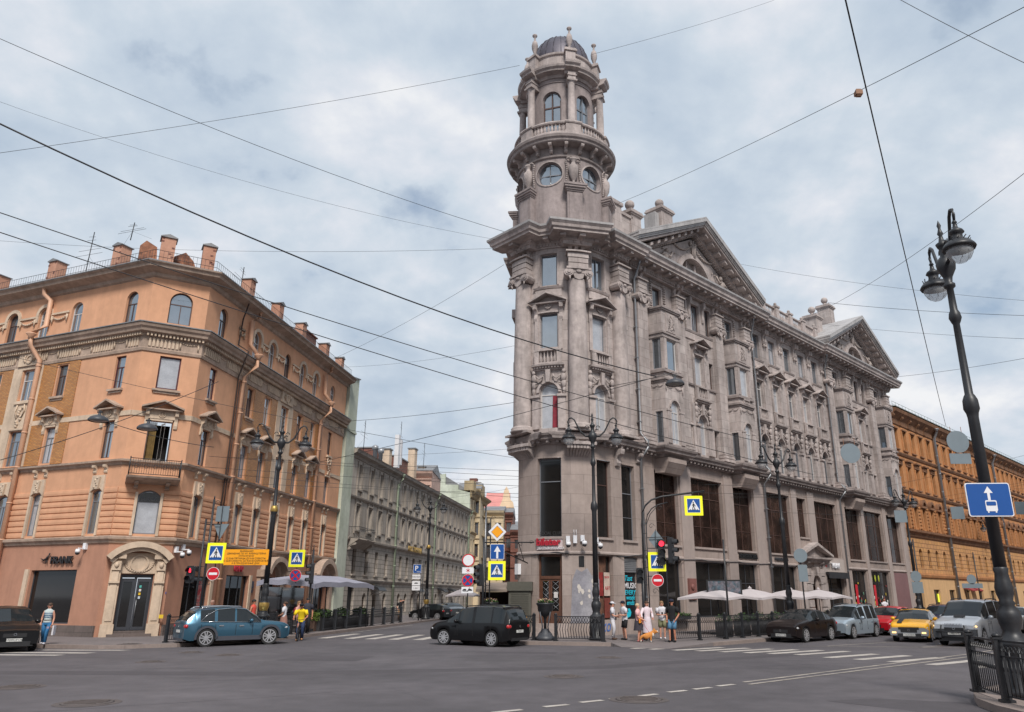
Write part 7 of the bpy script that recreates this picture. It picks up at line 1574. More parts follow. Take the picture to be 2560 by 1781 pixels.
for i, (x, y) in enumerate(((-12.95, 47.3), (-12.55, 50.0), (-12.1, 53.2))):
    m = MB(); m.ext([(x-.3, y-1.1), (x+.15, y-1.1), (x+.4, y+1.1), (x-.05, y+1.1)], 'z', .16, .95); q = tag(m.build('planter', DKW), 'long dark planter overflowing with leaves under the grey awning, '+('nearest', 'middle', 'farthest')[i]+' one', 'planter', 'planters of the grey awning terrace'); ORG[q] = Vector((0, 0, 0)); plant('foliage', None, x, y, .9, .42, 1.15, .55, 420, q, seed=60+i, s=.09)
m = MB(); m.ext([(-13.5, 45.9), (-13.0, 45.9), (-12.95, 46.4), (-13.45, 46.4)], 'z', .16, .75); q = tag(m.build('planter', mat('brown planter', (.09, .05, .035), .8)), 'brown tub with a bright yellow green bush at the start of the railing', 'planter'); ORG[q] = Vector((0, 0, 0)); plant('foliage', None, -13.2, 46.1, .72, .42, .35, .62, 500, q, seed=71, leaf=mat('lime bush leaves', (.16, .22, .035), .7, .4, 8), s=.06)
# kiosk beside the tower
KG = mat('grey green kiosk metal', srgb(84, 82, 74), .6, .15, 1.5)
o = thing('street_kiosk', 'grey green kiosk with a roller shutter beside the tower', 'kiosk', (-1.3, 41.6, 0)); M = frameM(-1.62, 40.6, 92); m = MB(M)
m.box(0, 1.15, -2.0, 0, .3, 2.4); m.box(-.08, 1.22, -2.1, .1, 2.35, 2.8); m.build('body', KG, o)
m = MB(M)
for k in range(14): m.box(.12, 1.03, 0, .025, 1.15+.085*k, 1.21+.085*k)
m.build('roller_shutter', KG, o); m = MB(M); m.box(.2, .95, .0, .16, .95, 1.08); m.build('yellow_ledge', SY, o)
m = MB(M); m.box(-1.5, -.1, -2.0, -1.9, .3, 2.3); m.box(-1.5, -1.42, -1.9, 0, .3, 2.4); m.box(-.9, -.1, -1.9, -.9, .3, 1.0); m.build('stall', mat('dark kiosk timber', (.06, .035, .025), .8), o)
m = MB(M); m.ext([(.1, 2.3), (.1, 2.42), (-.9, 2.72), (-2.1, 2.8), (-2.1, 2.7), (-.9, 2.6)], 'x', -1.7, -.08); m.build('awning', mat('beige awning', srgb(136, 122, 112), .9, .1), o)
p = frameM(0, 0, 0)
parasol('small white parasol far down the side street behind the silver car', -6.9, 71, 2.6, 10, 2.75, 2.15)
m = MB(); m.lathe([(.26, 0.15), (.26, .2), (.2, .25), (.22, 1.0), (.25, 1.05), (.001, 1.1)], 5.15, 38.6, 0, n=12); tag(m.build('litter_bin', IRON), 'black litter bin at the foot of the curved mast', 'litter bin')
# café board and slim mast on the terrace
m = MB(sgn(9.9, 42.2, 2.55)); m.box(-.95, .95, -.04, .04, -.38, .38); o = tag(m.build('menu_board', SB), 'black framed board with a blurred picture above the first parasols', 'board'); m = MB(sgn(9.9, 42.2, 2.55)); m.box(-.86, .86, .04, .045, -.3, .3); m.build('picture', mat('blurred picture', srgb(110, 104, 112), .6, .6, 6, col2=srgb(60, 84, 96)), o)
mast('slim dark pole standing among the terrace planters', [('post', [(9.55, 40.2, .15), (9.55, 40.2, 4.9)], .05)], (9.55, 40.2, 0))
mast('slim dark pole with a round and a square sign before the second lamp', [('post', [(14.55, 43.4, .15), (14.55, 43.4, 4.6)], .04)], (14.55, 43.4, 0))
layered('reversed_sign', 'grey round sign back on the lamp by the black sedan', sgn(14.55, 43.3, 4.25), [(SGR, circ(.38), 0, 'board')]); layered('reversed_sign', 'grey oblong sign back under the round one by the black sedan', sgn(14.6, 43.3, 3.3), [(SGR, rrect(.5, .9, .03), 0, 'board')])
mast('slim pole at the far corner of the grey building holding two sign backs', [('post', [(28.349999999999998, 58.6, .15), (28.349999999999998, 58.6, 6.2)], .05)], (28.349999999999998, 58.6, 0))
layered('reversed_sign', 'grey round sign back on the slim pole above the taxi', sgn(28.15, 58.5, 3.49), [(SGR, circ(.4), 0, 'board')]); layered('reversed_sign', 'grey square sign back below the round one above the taxi', sgn(28.16, 58.5, 2.7), [(SGR, rrect(.8, .8, .03), 0, 'board')])
mast('slim pole with a round and long sign before the ochre house', [('post', [(40.58, 72.6, .15), (40.58, 72.6, 6.0)], .05)], (40.58, 72.6, 0)); layered('reversed_sign', 'grey round sign back in front of the ochre shops', sgn(39.98, 72.5, 3.56), [(SGR, circ(.44), 0, 'board')]); layered('reversed_sign', 'long dark sign back in front of the ochre shops', sgn(39.97, 72.5, 2.99), [(SGR, rrect(1.9, .42, .03), 0, 'board')])
# ---------------------------------------------------------------- vehicles
TYRE = mat('tyre rubber', (.018, .018, .019), .8, .1, 4); RIM = mat('alloy rim', srgb(176, 176, 180), .35, .05, metal=.4); CGL = mat('car glass', (.016, .02, .023), .04, .1, 1, spec=.5); TRIMB = mat('black plastic trim', (.02, .02, .022), .55, .1); CHR = mat('chrome trim', srgb(190, 192, 196), .2, 0, metal=.9)
TAIL = mat('red tail lamp', (.35, .008, .012), .15, .1, 8, coat=1, emit=(.8, .02, .02), estr=.08); HEAD = mat('clear headlamp', srgb(190, 192, 196), .12, .2, 12, spec=.9, coat=1); AMB = mat('lit amber lamp', (.9, .5, .15), .2, .05, emit=(1, .62, .25), estr=1.3); PLATE = mat('number plate', srgb(205, 205, 202), .5, .05); CABIN = mat('dark cabin', (.012, .012, .013), .9, 0)
def paint(n, c, metal=.5, rough=.32): return mat(n, c, rough, .04, 1, metal=metal, coat=.6 if max(c) > .03 else .16, spec=.5 if max(c) > .03 else .3)
def interp(P, t):
    if t <= P[0][0]: return P[0][1]
    for (a, b), (c, d) in zip(P, P[1:]):
        if t <= c: k = (t-a)/(c-a); return b+(d-b)*k
    return P[-1][1]
def car(name, label, x, y, head, L_, Wd, H_, top, belt, body, cat='car', wb=(.17, .80), Rw=.33, side=(.2, .62), pillars=(.42,), ws=(.6, .74), rw=(.03, .12), hs=HEAD, clad=None, plate=None, taper=.12, rails=None, extra=None, lit=False, spokes=5, turn=0, cap=None, sill=.22, tumble=.16):
    """car lofted from its side profile; local x runs forward from the tail (0) to the nose (L_), y to its left. top/belt: (share of length, height)"""
    o = thing(name, label, cat, (x, y, 0), None); c, s = cos(rad(head)), sin(rad(head))
    M = lambda a, b, h: (x+(a-L_/2)*c-b*s, y+(a-L_/2)*s+b*c, h)
    xr, xf = wb[0]*L_, wb[1]*L_; Ra = Rw+.055; hwid = Wd/2
    xs = sorted({round(L_*i/56, 4) for i in range(57)} | {round(q, 4) for w_ in (xr, xf) for q in (w_-Ra, w_+Ra, w_-Ra*.7, w_+Ra*.7)} | {round(p*L_, 4) for p in pillars} | {round(p*L_, 4) for p in (*side, *ws, *rw)})
    def W_(t): e = min(t, 1-t); return hwid*(1-taper*max(0, 1-e/.13)**2.2)
    def zl(q):
        for w_ in (xr, xf):
            if abs(q-w_) < Ra: return max(sill, Rw+math.sqrt(max(0, Ra*Ra-(q-w_)**2)))
        t = q/L_; return sill+.08*max(0, 1-min(t, 1-t)/.05)
    Rr = []
    for q in xs:
        t = q/L_; zt, zb = interp(top, t), interp(belt, t); w_ = W_(t); zt = max(zt, zb+.02); cb = zt-zb; k = min(1, max(0, (cb-.02)/.35)); lo = zl(q)
        wr_ = w_*.97-tumble*k-.03*(1-k)
        zm = max(.52, lo+.03); zm = min(zm, zb-.08)
        Rr.append([(w_*.95, lo), (w_, max(zm, lo+.015)), (w_*.995, max(zb-.1, lo+.02)), (w_*.965, zb), (wr_, zt-.05*k-.012), (wr_*.86, zt-.005), (0, zt+.02*k+.015)])
    m = MB(M); g = []
    for sg in (1, -1):
        ids = [[m.a(q, sg*p[0], p[1]) for p in r] for q, r in zip(xs, Rr)]
        for i in range(len(xs)-1):
            ta, tb = xs[i]/L_, xs[i+1]/L_; mid = (ta+tb)/2
            for j in range(6):
                f = (ids[i][j], ids[i+1][j], ids[i+1][j+1], ids[i][j+1])
                gl = None
                cabin = min(interp(top, ta)-interp(belt, ta), interp(top, tb)-interp(belt, tb)) > .1
                if j == 3 and side[0] < mid < side[1] and cabin and not any(abs(mid-p) < .012 for p in pillars): gl = 'side_window'
                if j >= 4 and ws[0] < mid < ws[1]: gl = 'windscreen'
                if j >= 4 and rw[0] < mid < rw[1]: gl = 'rear_window'
                if gl: g.append((gl, sg, mid, [m.v[k] for k in f]))
                else: m.face(f, True)
        for e in (0, -1): qx = xs[e]; m.face(ids[e]+[m.a(qx, 0, Rr[e][0][1])])
    bo = m.build('body', body, o)
    groups = {}
    for gl, sg, mid, f in g:
        key = (gl, sg if gl == 'side_window' else 0, sum(mid > p for p in pillars) if gl == 'side_window' else 0); groups.setdefault(key, []).append(f)
    for (gl, _, _), fs in groups.items():
        m = MB()
        for f in fs: m.face([m.a(*v) for v in f], True)
        m.build(gl, CGL, o)
    m = MB(M); m.box(.2, L_-.25, -hwid*.8, hwid*.8, .24, .6); m.box(xr-Ra, xr+Ra, -hwid*.74, hwid*.74, .25, .9); m.box(xf-Ra, xf+Ra, -hwid*.74, hwid*.74, .25, .85)
    m.box(side[0]*L_+.1, ws[0]*L_, -hwid*.7, hwid*.7, .5, interp(belt, .5)-.12); m.build('interior', CABIN, o)
    for xi, sg, tn in ((xr, 1, 0), (xr, -1, 0), (xf, 1, turn), (xf, -1, turn)):
        yw = sg*(hwid-.115); ct, st_ = cos(rad(tn)), sin(rad(tn)); Mw = lambda a, b, h, yw=yw, xi=xi: M(xi+a*ct-b*st_, yw+a*st_+b*ct, h)
        m = MB(Mw); m.disc(0, Rw, Rw, -.105, .105, n=24); wo = m.build('wheel', TYRE, o)
        yo = sg*.107; m = MB(Mw); m.ring(0, Rw, Rw*.68, Rw*.77, min(yo, yo-sg*.02), max(yo, yo-sg*.02)+.001, n=20)
        for k in range(spokes):
            a = 2*pi*k/spokes+.4; ca, sa = cos(a), sin(a); w1 = .05
            for dw in ((-.06, .06) if spokes == 5 else (0,)): m.ext([(Rw*.1*ca-w1*.5*sa+dw*-sa*.3, Rw+Rw*.1*sa+w1*.5*ca+dw*ca*.3), (Rw*.1*ca+w1*.5*sa+dw*-sa*.3, Rw+Rw*.1*sa-w1*.5*ca+dw*ca*.3), (Rw*.72*ca+w1*.4*sa-dw*sa, Rw+Rw*.72*sa-w1*.4*ca+dw*ca), (Rw*.72*ca-w1*.4*sa-dw*sa, Rw+Rw*.72*sa+w1*.4*ca+dw*ca)], 'y', min(yo, yo+sg*.008), max(yo, yo+sg*.008))
        m.disc(0, Rw, Rw*.13, min(yo, yo+sg*.012), max(yo, yo+sg*.012), n=10); m.build('rim', RIM, wo)
    Ws = lambda q: W_(q/L_)
    for sg in (1, -1):
        m = MB(M)
        if clad:
            for w_ in (xr, xf): m.ring(w_, Rw, Ra-.02, Ra+.075, sg*(hwid-.07) if sg > 0 else -hwid-.012, hwid+.012 if sg > 0 else -(hwid-.07), n=16, a0=-8, a1=188)
            m.box(xr+Ra, xf-Ra, *sorted((sg*(hwid-.05), sg*(hwid+.012))), sill-.02, sill+.16); m.build('wheel_arch_trim', clad, o); m = MB(M)
        for p in (side[0]+.1 if not pillars else pillars[0]-.13, *[p for p in pillars], ws[0]+.06): q = p*L_; w_ = Ws(q)*1.001; m.box(q-.008, q+.008, *sorted((sg*(w_-.012), sg*(w_+.003))), sill+.2, interp(belt, p)-.1)
        m.build('door_seam', CABIN, o)
        for p in [q for q in (side[0]+.08 if len(pillars) < 2 else pillars[0]+.03, pillars[-1]+.03)][:2]:
            q = p*L_; m = MB(M); m.box(q, q+.2, *sorted((sg*(Ws(q)-.01), sg*(Ws(q)+.03))), interp(belt, p)-.17, interp(belt, p)-.12); m.build('door_handle', body if name != 'suv' else CHR, o)
        q = (ws[0]+.035)*L_; zb = interp(belt, q/L_); m = MB(M); m.blob(q, sg*(hwid+.1), zb+.07, .09, .12, .09, n=8, m=6); m.tube([(q, sg*(hwid-.06), zb), (q, sg*(hwid+.05), zb+.05)], .03, 5); m.build('mirror', body, o)
        zh = interp(belt, .97)-.1; m = MB(M); m.blob(L_*.955, sg*(W_(.955)-.17), zh, .17, .19, .085, n=10, m=6); m.build('headlight', AMB if lit else hs, o)
        zt_ = interp(belt, .03)-.12; m = MB(M); m.blob(.07, sg*(W_(.03)-.13), zt_, .1, .16, .1, n=12, m=6); m.build('tail_light', TAIL, o)
        if rails: m = MB(M); m.tube([(L_*t, sg*(hwid*.97-tumble-.05), interp(top, t)+h_) for t, h_ in ((rails[0], -.01), (rails[0]+.03, .05), ((rails[0]+rails[1])/2, .05), (rails[1]-.03, .05), (rails[1], -.01))], .022, 6); m.build('roof_rail', CHR if rails[2] else TRIMB, o)
    zb = interp(belt, 1)
    m = MB(M); m.box(L_-.1, L_+.015, -hwid*.42, hwid*.42, zb-.22, zb-.08); m.build('grille', TRIMB, o)
    m = MB(M); m.box(L_-.1, L_+.02, -hwid*.6, hwid*.6, .26, .4); m.box(L_-.1, L_+.03, -hwid*.7, hwid*.7, .22, .26); m.box(-.02, .1, -hwid*.7, hwid*.7, .25, .36); m.build('bumper_trim', clad or TRIMB, o)
    m = MB(M); m.ring(0, 0, .05, .065, 0, .01, n=14); m.v = [M(L_+.02, (v[0]), zb-.1+v[2]) for v in [(vv[0], 0, vv[2]) for vv in [(0, 0, 0)]*0]] or m.v
    for e, sg in ((L_+.03, 1), (-.025, -1)):
        z_ = zb-.32 if sg > 0 else interp(belt, .02)-.32
        Mp = lambda a, b, h, e=e, sg=sg, z_=z_: M(e+sg*b, sg*a, z_+h); m = MB(Mp); m.box(-.26, .26, -.01, .008, -.056, .056); po = m.build('number_plate', PLATE, o)
        if plate: text(plate, .1, SB, lambda a, b, h: Mp(a, .009+b*.2, h-.035), .001, po, 'lettering', align='CENTER', bold=.001)
        m = MB(Mp); m.ring(0, .2, .038, .052, 0, .015, n=12); m.build('badge', CHR, o)
    if extra: extra(M, o, interp, Ws)
    return o
def chromeline(M, o, it, Ws): 
    for sg in (1, -1):
        m = MB(M); m.tube([(q*4.63, sg*(Ws(q*4.63)*.985), z_) for q, z_ in ((.13, 1.04), (.3, 1.01), (.5, .99), (.7, .965))], .012, 5); m.tube([(q*4.63, sg*y_, z_) for q, y_, z_ in ((.13, .9, 1.04), (.19, .86, 1.3), (.28, .79, 1.52), (.42, .78, 1.585), (.55, .79, 1.54), (.66, .86, 1.22), (.7, .9, .97))], .012, 5); m.build('chrome_trim', CHR, o)
car('suv', 'teal blue estate-like SUV with silver roof rails at the peach corner, seen from its side', -13.98, 36.3, 39.5, 4.63, 1.9, 1.62, [(0, 1.0), (.03, 1.2), (.08, 1.42), (.13, 1.56), (.25, 1.61), (.42, 1.63), (.55, 1.58), (.63, 1.36), (.72, 1.07), (.76, 1.03), (.88, .99), (.95, .93), (.985, .84), (1, .76)], [(0, .95), (.12, 1.02), (.3, 1.0), (.5, .98), (.7, .97), (.78, .97), (.92, .9), (.98, .8), (1, .72)], paint('teal blue paint', srgb(58, 98, 120)), wb=(.195, .8), Rw=.365, side=(.13, .7), pillars=(.27, .46), ws=(.56, .735), rw=(.012, .09), clad=mat('grey cladding', srgb(70, 72, 80), .5, .05), rails=(.12, .52, 1), extra=chromeline, turn=-18, sill=.26)
car('minivan', 'black compact minivan driving left past the corner, number plate and tail towards us', -2.75, 36.05, 147.5, 4.4, 1.8, 1.65, [(0, 1.0), (.02, 1.25), (.05, 1.5), (.09, 1.62), (.2, 1.66), (.4, 1.67), (.58, 1.6), (.68, 1.34), (.78, 1.06), (.86, 1.02), (.94, .92), (.985, .8), (1, .72)], [(0, .95), (.2, .98), (.5, .96), (.78, .96), (.9, .92), (.97, .8), (1, .7)], paint('black paint', (.006, .006, .007), .0), 'minivan', wb=(.2, .805), Rw=.33, side=(.06, .76), pillars=(.21, .43, .62), ws=(.59, .79), rw=(.008, .06), rails=(.08, .56, 0), plate='Т559ТТ', turn=10)
car('suv', 'black SUV cut off by the left edge of the picture, its front towards us', -22.1, 32.95, -47, 4.6, 1.86, 1.68, [(0, 1.0), (.05, 1.4), (.1, 1.62), (.4, 1.68), (.56, 1.6), (.68, 1.2), (.72, 1.08), (.92, 1.0), (1, .8)], [(0, .98), (.2, 1.05), (.7, 1.02), (.9, .95), (1, .78)], paint('black paint', (.006, .006, .007), .0), wb=(.2, .8), Rw=.36, side=(.14, .7), pillars=(.27, .46), ws=(.57, .71), rw=(.02, .09), plate='М099СР178', clad=TRIMB)
SED = ([(0, .95), (.08, 1.08), (.15, 1.12), (.2, 1.25), (.3, 1.42), (.42, 1.46), (.52, 1.44), (.62, 1.26), (.72, 1.01), (.8, .97), (.92, .89), (.98, .78), (1, .7)], [(0, .9), (.12, 1.0), (.3, .98), (.5, .96), (.72, .93), (.9, .85), (.98, .74), (1, .66)])
car('sedan', 'dark brown sedan parked at the kerb, headlights and plate facing us', 12.95, 39.35, 225, 4.4, 1.72, 1.46, *SED, paint('dark brown paint', (.012, .008, .008), .0), wb=(.2, .8), side=(.17, .71), pillars=(.26, .46), ws=(.53, .72), rw=(.14, .3), plate='К893СТ178')
car('estate_car', 'silver blue estate car with tall roof parked behind the dark sedan', 16.5, 42.6, 225.5, 4.47, 1.75, 1.65, [(0, .95), (.02, 1.3), (.05, 1.55), (.1, 1.63), (.3, 1.66), (.55, 1.58), (.64, 1.36), (.75, 1.04), (.82, 1.0), (.94, .92), (1, .75)], [(0, .92), (.2, .95), (.75, .93), (.9, .88), (1, .72)], paint('silver blue paint', srgb(158, 172, 184), .35), wb=(.16, .81), side=(.06, .74), pillars=(.22, .41, .58), ws=(.56, .77), rw=(.01, .05), rails=(.08, .54, 0))
car('hatchback', 'bright red hatchback between the silver estate and the yellow taxi', 20.2, 46.1, 225.5, 4.3, 1.8, 1.5, [(0, .95), (.03, 1.15), (.1, 1.4), (.2, 1.48), (.4, 1.51), (.54, 1.44), (.65, 1.18), (.74, 1.0), (.9, .88), (1, .68)], [(0, .92), (.2, 1.0), (.74, .94), (.9, .84), (1, .66)], paint('bright red paint', srgb(196, 18, 34), .2), wb=(.19, .8), side=(.13, .72), pillars=(.25, .46), ws=(.54, .73), rw=(.02, .12))
YEL = paint('taxi yellow paint', srgb(250, 182, 20), .1)
def taxi(M, o, it, Ws):
    m = MB(M)
    for a, b in ((4.37*.74, 4.37*.955), (4.37*.26, 4.37*.52)):
        n = 6
        for k in range(n):
            q0, q1 = a+(b-a)*k/n, a+(b-a)*(k+1)/n; T = (lambda q: max(it(SED[0], q/4.37), it(SED[1], q/4.37)+.02)+.026+(.012 if q < 2.4 else 0)); m.quad((q0, -.52, T(q0)), (q1, -.52, T(q1)), (q1, -.3, T(q1)), (q0, -.3, T(q0)))
    m.build('black_stripe', TRIMB, o); m = MB(M); m.ext([(-.82, .3), (.82, .3), (.86, .56), (.7, .66), (-.7, .66), (-.86, .56)], 'x', 4.37-.14, 4.37+.012); m.build('silver_bumper', paint('silver paint', srgb(160, 164, 170)), o)
    for sg in (1, -1): m = MB(M); m.box(4.37, 4.4, *sorted((sg*.56, sg*.74)), .4, .47); m.build('fog_light', AMB, o)
    m = MB(M); m.box(4.37, 4.395, -.45, .45, .57, .68); m.build('grille_insert', TRIMB, o)
car('taxi', 'yellow taxi with a black bonnet stripe and silver front bumper', 18.75, 39.75, 236, 4.37, 1.72, 1.46, *SED, YEL, 'taxi', wb=(.2, .8), side=(.17, .71), pillars=(.26, .46), ws=(.53, .72), rw=(.14, .3), plate='С263ОВ98', extra=taxi, spokes=7)
def bull(M, o, it, Ws):
    m = MB(M); m.tube([(4.72, .5, .35), (4.86, .5, .6), (4.8, .46, .88)], .035, 6); m.tube([(4.72, -.5, .35), (4.86, -.5, .6), (4.8, -.46, .88)], .035, 6); m.tube([(4.6, -.85, .6), (4.84, -.5, .6), (4.84, .5, .6), (4.6, .85, .6)], .03, 6); m.tube([(4.76, -.5, .4), (4.76, .5, .4)], .03, 6); m.build('bull_bar', TRIMB, o)
    m = MB(M); m.ext([(4.68*.83, 1.2), (4.68*.79, 1.3), (4.68*.78, 1.22)], 'y', -.22, .22); m.build('bonnet_scoop', TRIMB, o)
    m = MB(M); m.ext([(-.88, .35), (.88, .35), (.9, .72), (-.9, .72)], 'x', 4.5, 4.69); m.build('front_bumper', mat('dark grey bumper', srgb(66, 68, 72), .5), o)
    for sg in (1, -1): m = MB(M); m.tube([(4.68*.74, sg*.1, 1.21), (4.68*.7, sg*.62, 1.36)], .012, 4); m.build('wiper', TRIMB, o)
    m = MB(M); [m.box(4.695, 4.71, -.34+.06*k, -.31+.06*k, .82, .95) for k in range(12)]; m.build('grille_bar', CHR, o)
car('minibus', 'silver grey minibus with bull bar and lit headlights beside the nearest lamp', 19.8, 36.55, 224, 4.68, 1.85, 1.9, [(0, 1.1), (.015, 1.5), (.03, 1.8), (.08, 1.9), (.3, 1.93), (.55, 1.9), (.6, 1.82), (.7, 1.5), (.785, 1.2), (.86, 1.12), (.95, 1.02), (1, .88)], [(0, 1.05), (.3, 1.13), (.7, 1.12), (.8, 1.1), (.95, .98), (1, .86)], paint('silver grey paint', srgb(186, 190, 196), .3), 'minibus', wb=(.2, .79), Rw=.35, side=(.06, .72), pillars=(.3, .55), ws=(.585, .775), rw=(.005, .035), lit=True, plate='Т988УУ78', extra=bull, rails=(.15, .5, 0), sill=.34, tumble=.12)
car('estate_car', 'dark blue estate car with a roof bar showing over the yellow taxi', 24.6, 48.6, 225, 4.5, 1.76, 1.55, [(0, 1.0), (.04, 1.4), (.1, 1.54), (.4, 1.57), (.55, 1.5), (.7, 1.05), (.9, .9), (1, .7)], [(0, .95), (.7, .94), (.9, .86), (1, .68)], paint('dark blue paint', srgb(28, 44, 82)), side=(.08, .7), ws=(.56, .71), rw=(.02, .08), rails=(.1, .52, 0))
car('sedan', 'pale sedan half hidden behind the nearest lamp at the right edge', 29.0, 48.6, 225, 4.5, 1.76, 1.48, *SED, paint('cream white paint', srgb(196, 192, 186), .1), side=(.17, .71), pillars=(.26, .46), ws=(.53, .72), rw=(.14, .3))
car('sedan', 'silver grey sedan parked far along the side street, seen from behind', -8.75, 76.3, 118, 4.7, 1.85, 1.46, *SED, paint('silver grey paint dark', srgb(112, 118, 124)), wb=(.2, .8), side=(.17, .71), pillars=(.26, .46), ws=(.53, .72), rw=(.14, .3))
car('hatchback', 'small black car parked before the silver sedan far along the side street', -10.15, 73.0, 160, 3.6, 1.65, 1.4, [(0, .95), (.05, 1.25), (.2, 1.4), (.5, 1.38), (.68, 1.0), (1, .7)], [(0, .9), (.7, .92), (1, .66)], paint('black paint', (.006, .006, .007), .0), side=(.1, .68), ws=(.52, .7), rw=(.02, .14))
# ---------------------------------------------------------------- people, dog, bicycle
SKIN = mat('skin', srgb(206, 150, 126), .6, .06, 8); SKIN2 = mat('tanned skin', srgb(184, 124, 98), .6, .06, 8)
CLO = {}
def cloth(n, *c): return mat(n+' cloth', srgb(*c), .85, .1, 5)
def skin(J, E, m, name, parent, sub=1):
    """one continuous skin-modifier surface over joints J {name: ((x, y, z), radius)} and edges E, frozen to a mesh"""
    me = bpy.data.meshes.new(name); bm = bmesh.new(); lay = bm.verts.layers.skin.verify(); V = {}
    for i, (k, (p, r)) in enumerate(J.items()):
        v = bm.verts.new(p); V[k] = v; rr_ = r if isinstance(r, tuple) else (r, r); v[lay].radius = rr_; v[lay].use_root = (i == 0)
    for a, b in E: bm.edges.new((V[a], V[b]))
    bm.to_mesh(me); bm.free(); o = bpy.data.objects.new(name, me); COL.objects.link(o)
    md = o.modifiers.new('s', 'SKIN'); md.branch_smoothing = .3; md.use_smooth_shade = True; sb = o.modifiers.new('u', 'SUBSURF'); sb.levels = sub; sb.render_levels = sub
    dg = bpy.context.evaluated_depsgraph_get(); dg.update(); m2 = bpy.data.meshes.new_from_object(o.evaluated_get(dg)); bpy.data.objects.remove(o); bpy.data.meshes.remove(me)
    m2.materials.clear(); m2.materials.append(m)
    for p in m2.polygons: p.use_smooth = True
    ob = bpy.data.objects.new(name, m2); COL.objects.link(ob)
    if parent: ob.parent = parent
    return ob
def person(label, x, y, face, h=1.72, z=.15, sk=SKIN, top=None, tsl='short', bot=None, bl='long', shoe=None, hair=None, hl='short', cap=None, arms=((.18, .0, -.05), (.18, .0, -.05)), hands=None, legs=((.0, 0), (.0, 0)), lean=0, fem=False, bag=None, skirt=False, look=0, extra=None, group='people on the pavements'):
    """figure facing azimuth face; hands: local (x right, y forward, z) per side; legs: (forward, lift) of each foot"""
    o = thing('person', label, 'person', (x, y, z), group); k = h/1.72; th = rad(face); fx, fy = sin(th), cos(th); rx, ry = cos(th), -sin(th)
    o0 = ORG[o]
    def P(a, b, c): return ((rx*a+fx*b)*k, (ry*a+fy*b)*k, c*k)     # local to the person
    ln = lean; sw = .17 if fem else .2
    hip = .93; sh = 1.42-.12*abs(ln); ys = ln*.5; yh = ln*.75; head_z = 1.6-.2*abs(ln)
    J = {'pel': (P(0, 0, hip), (.135, .1)), 'waist': (P(0, ys*.35, 1.12-.03*abs(ln)), (.11 if fem else .13, .085)), 'chest': (P(0, ys*.8, 1.32-.09*abs(ln)), (.14 if fem else .16, .1)), 'neck': (P(0, ys, sh+.04), .052), 'hd0': (P(0, yh+.01, head_z-.08), .06), 'hd1': (P(0, yh+.02, head_z), .088), 'hd2': (P(0, yh+.01, head_z+.07), .07)}
    E = [('pel', 'waist'), ('waist', 'chest'), ('chest', 'neck'), ('neck', 'hd0'), ('hd0', 'hd1'), ('hd1', 'hd2')]; A = {}; Lg = {}
    for i, s in enumerate((-1, 1)):
        S = (s*sw, ys, sh-.04); Hn = (hands[i] if hands else (s*(sw+.06), ys+.05, .82)); d = Vector(Hn)-Vector(S); mid = (Vector(S)+Vector(Hn))/2; l = d.length; b_ = math.sqrt(max(.0, .29**2-(l/2)**2)) if l < .58 else .02
        pole = Vector((s*.5, -.6, -.6)); pole = (pole-d.normalized()*pole.dot(d.normalized())).normalized(); El = mid+pole*b_
        if l > .58: Hn = tuple(Vector(S)+d*(.57/l)); El = Vector(S)+d*(.285/l)+pole*.03
        Hv = Vector(Hn); dv = (Hv-El).normalized()
        A[i] = (S, tuple(El), tuple(Hv), tuple(Hv+dv*.08)); n = 'LR'[i]
        J[n+'s'] = (P(*S), .06); J[n+'e'] = (P(*El), .043); J[n+'w'] = (P(*Hv), .03); J[n+'h'] = (P(*(Hv+dv*.06)), (.04, .022)); E += [('chest', n+'s'), (n+'s', n+'e'), (n+'e', n+'w'), (n+'w', n+'h')]
        fw_, lf = legs[i]; ft = (s*.1, fw_, .06+lf); kn = (s*.1, fw_*.5+.06+lf*.3, .5+lf*.5); hp = (s*.09, 0, hip-.05)
        Lg[i] = (hp, kn, ft); J[n+'hp'] = (P(*hp), .085); J[n+'k'] = (P(*kn), .055); J[n+'a'] = (P(*ft), .038); J[n+'t'] = (P(ft[0], ft[1]+.14, ft[2]-.03), .032); E += [('pel', n+'hp'), (n+'hp', n+'k'), (n+'k', n+'a'), (n+'a', n+'t')]
    bo = skin(J, E, sk, 'body', o); bm = bmesh.new(); bm.from_mesh(bo.data)
    mb = MB()
    for i in (0, 1):   # fingers and thumb, curled
        S, El, Hv, He = A[i]; dv = (Vector(He)-Vector(Hv)).normalized(); sd = dv.cross(Vector((0, 0, 1) if abs(dv.z) < .9 else (0, 1, 0))).normalized(); cu = dv.cross(sd)
        for q, ln_ in enumerate((.07, .08, .075, .058)):
            b0 = Vector(He)+dv*.005+sd*(.027-.018*q); mb.tube([P(*b0), P(*(b0+dv*ln_*.55)), P(*(b0+dv*ln_*.85+cu*.025))], [.009*k, .008*k, .006*k], 4)
        b0 = Vector(Hv)+dv*.03+sd*.035; mb.tube([P(*b0), P(*(b0+dv*.04+sd*.02)), P(*(b0+dv*.065+sd*.01))], [.011*k, .009*k, .007*k], 4)
    mb.blob(*P(0, yh+.105, head_z-.01), .014, .014, .02); [mb.blob(*P(s*.085, yh+.01, head_z-.01), .014, .014, .025) for s in (-1, 1)]
    off = len(bo.data.vertices); tmp = bpy.data.meshes.new('t'); tmp.from_pydata(mb.v, [], mb.f); bm.from_mesh(tmp); bm.to_mesh(bo.data); bm.free(); bpy.data.meshes.remove(tmp)
    def part(name, mt, fn, par=o):
        m = MB(lambda a, b, c: tuple(Vector(P(a, b, c))+o0)); fn(m); return m.build(name, mt, par)
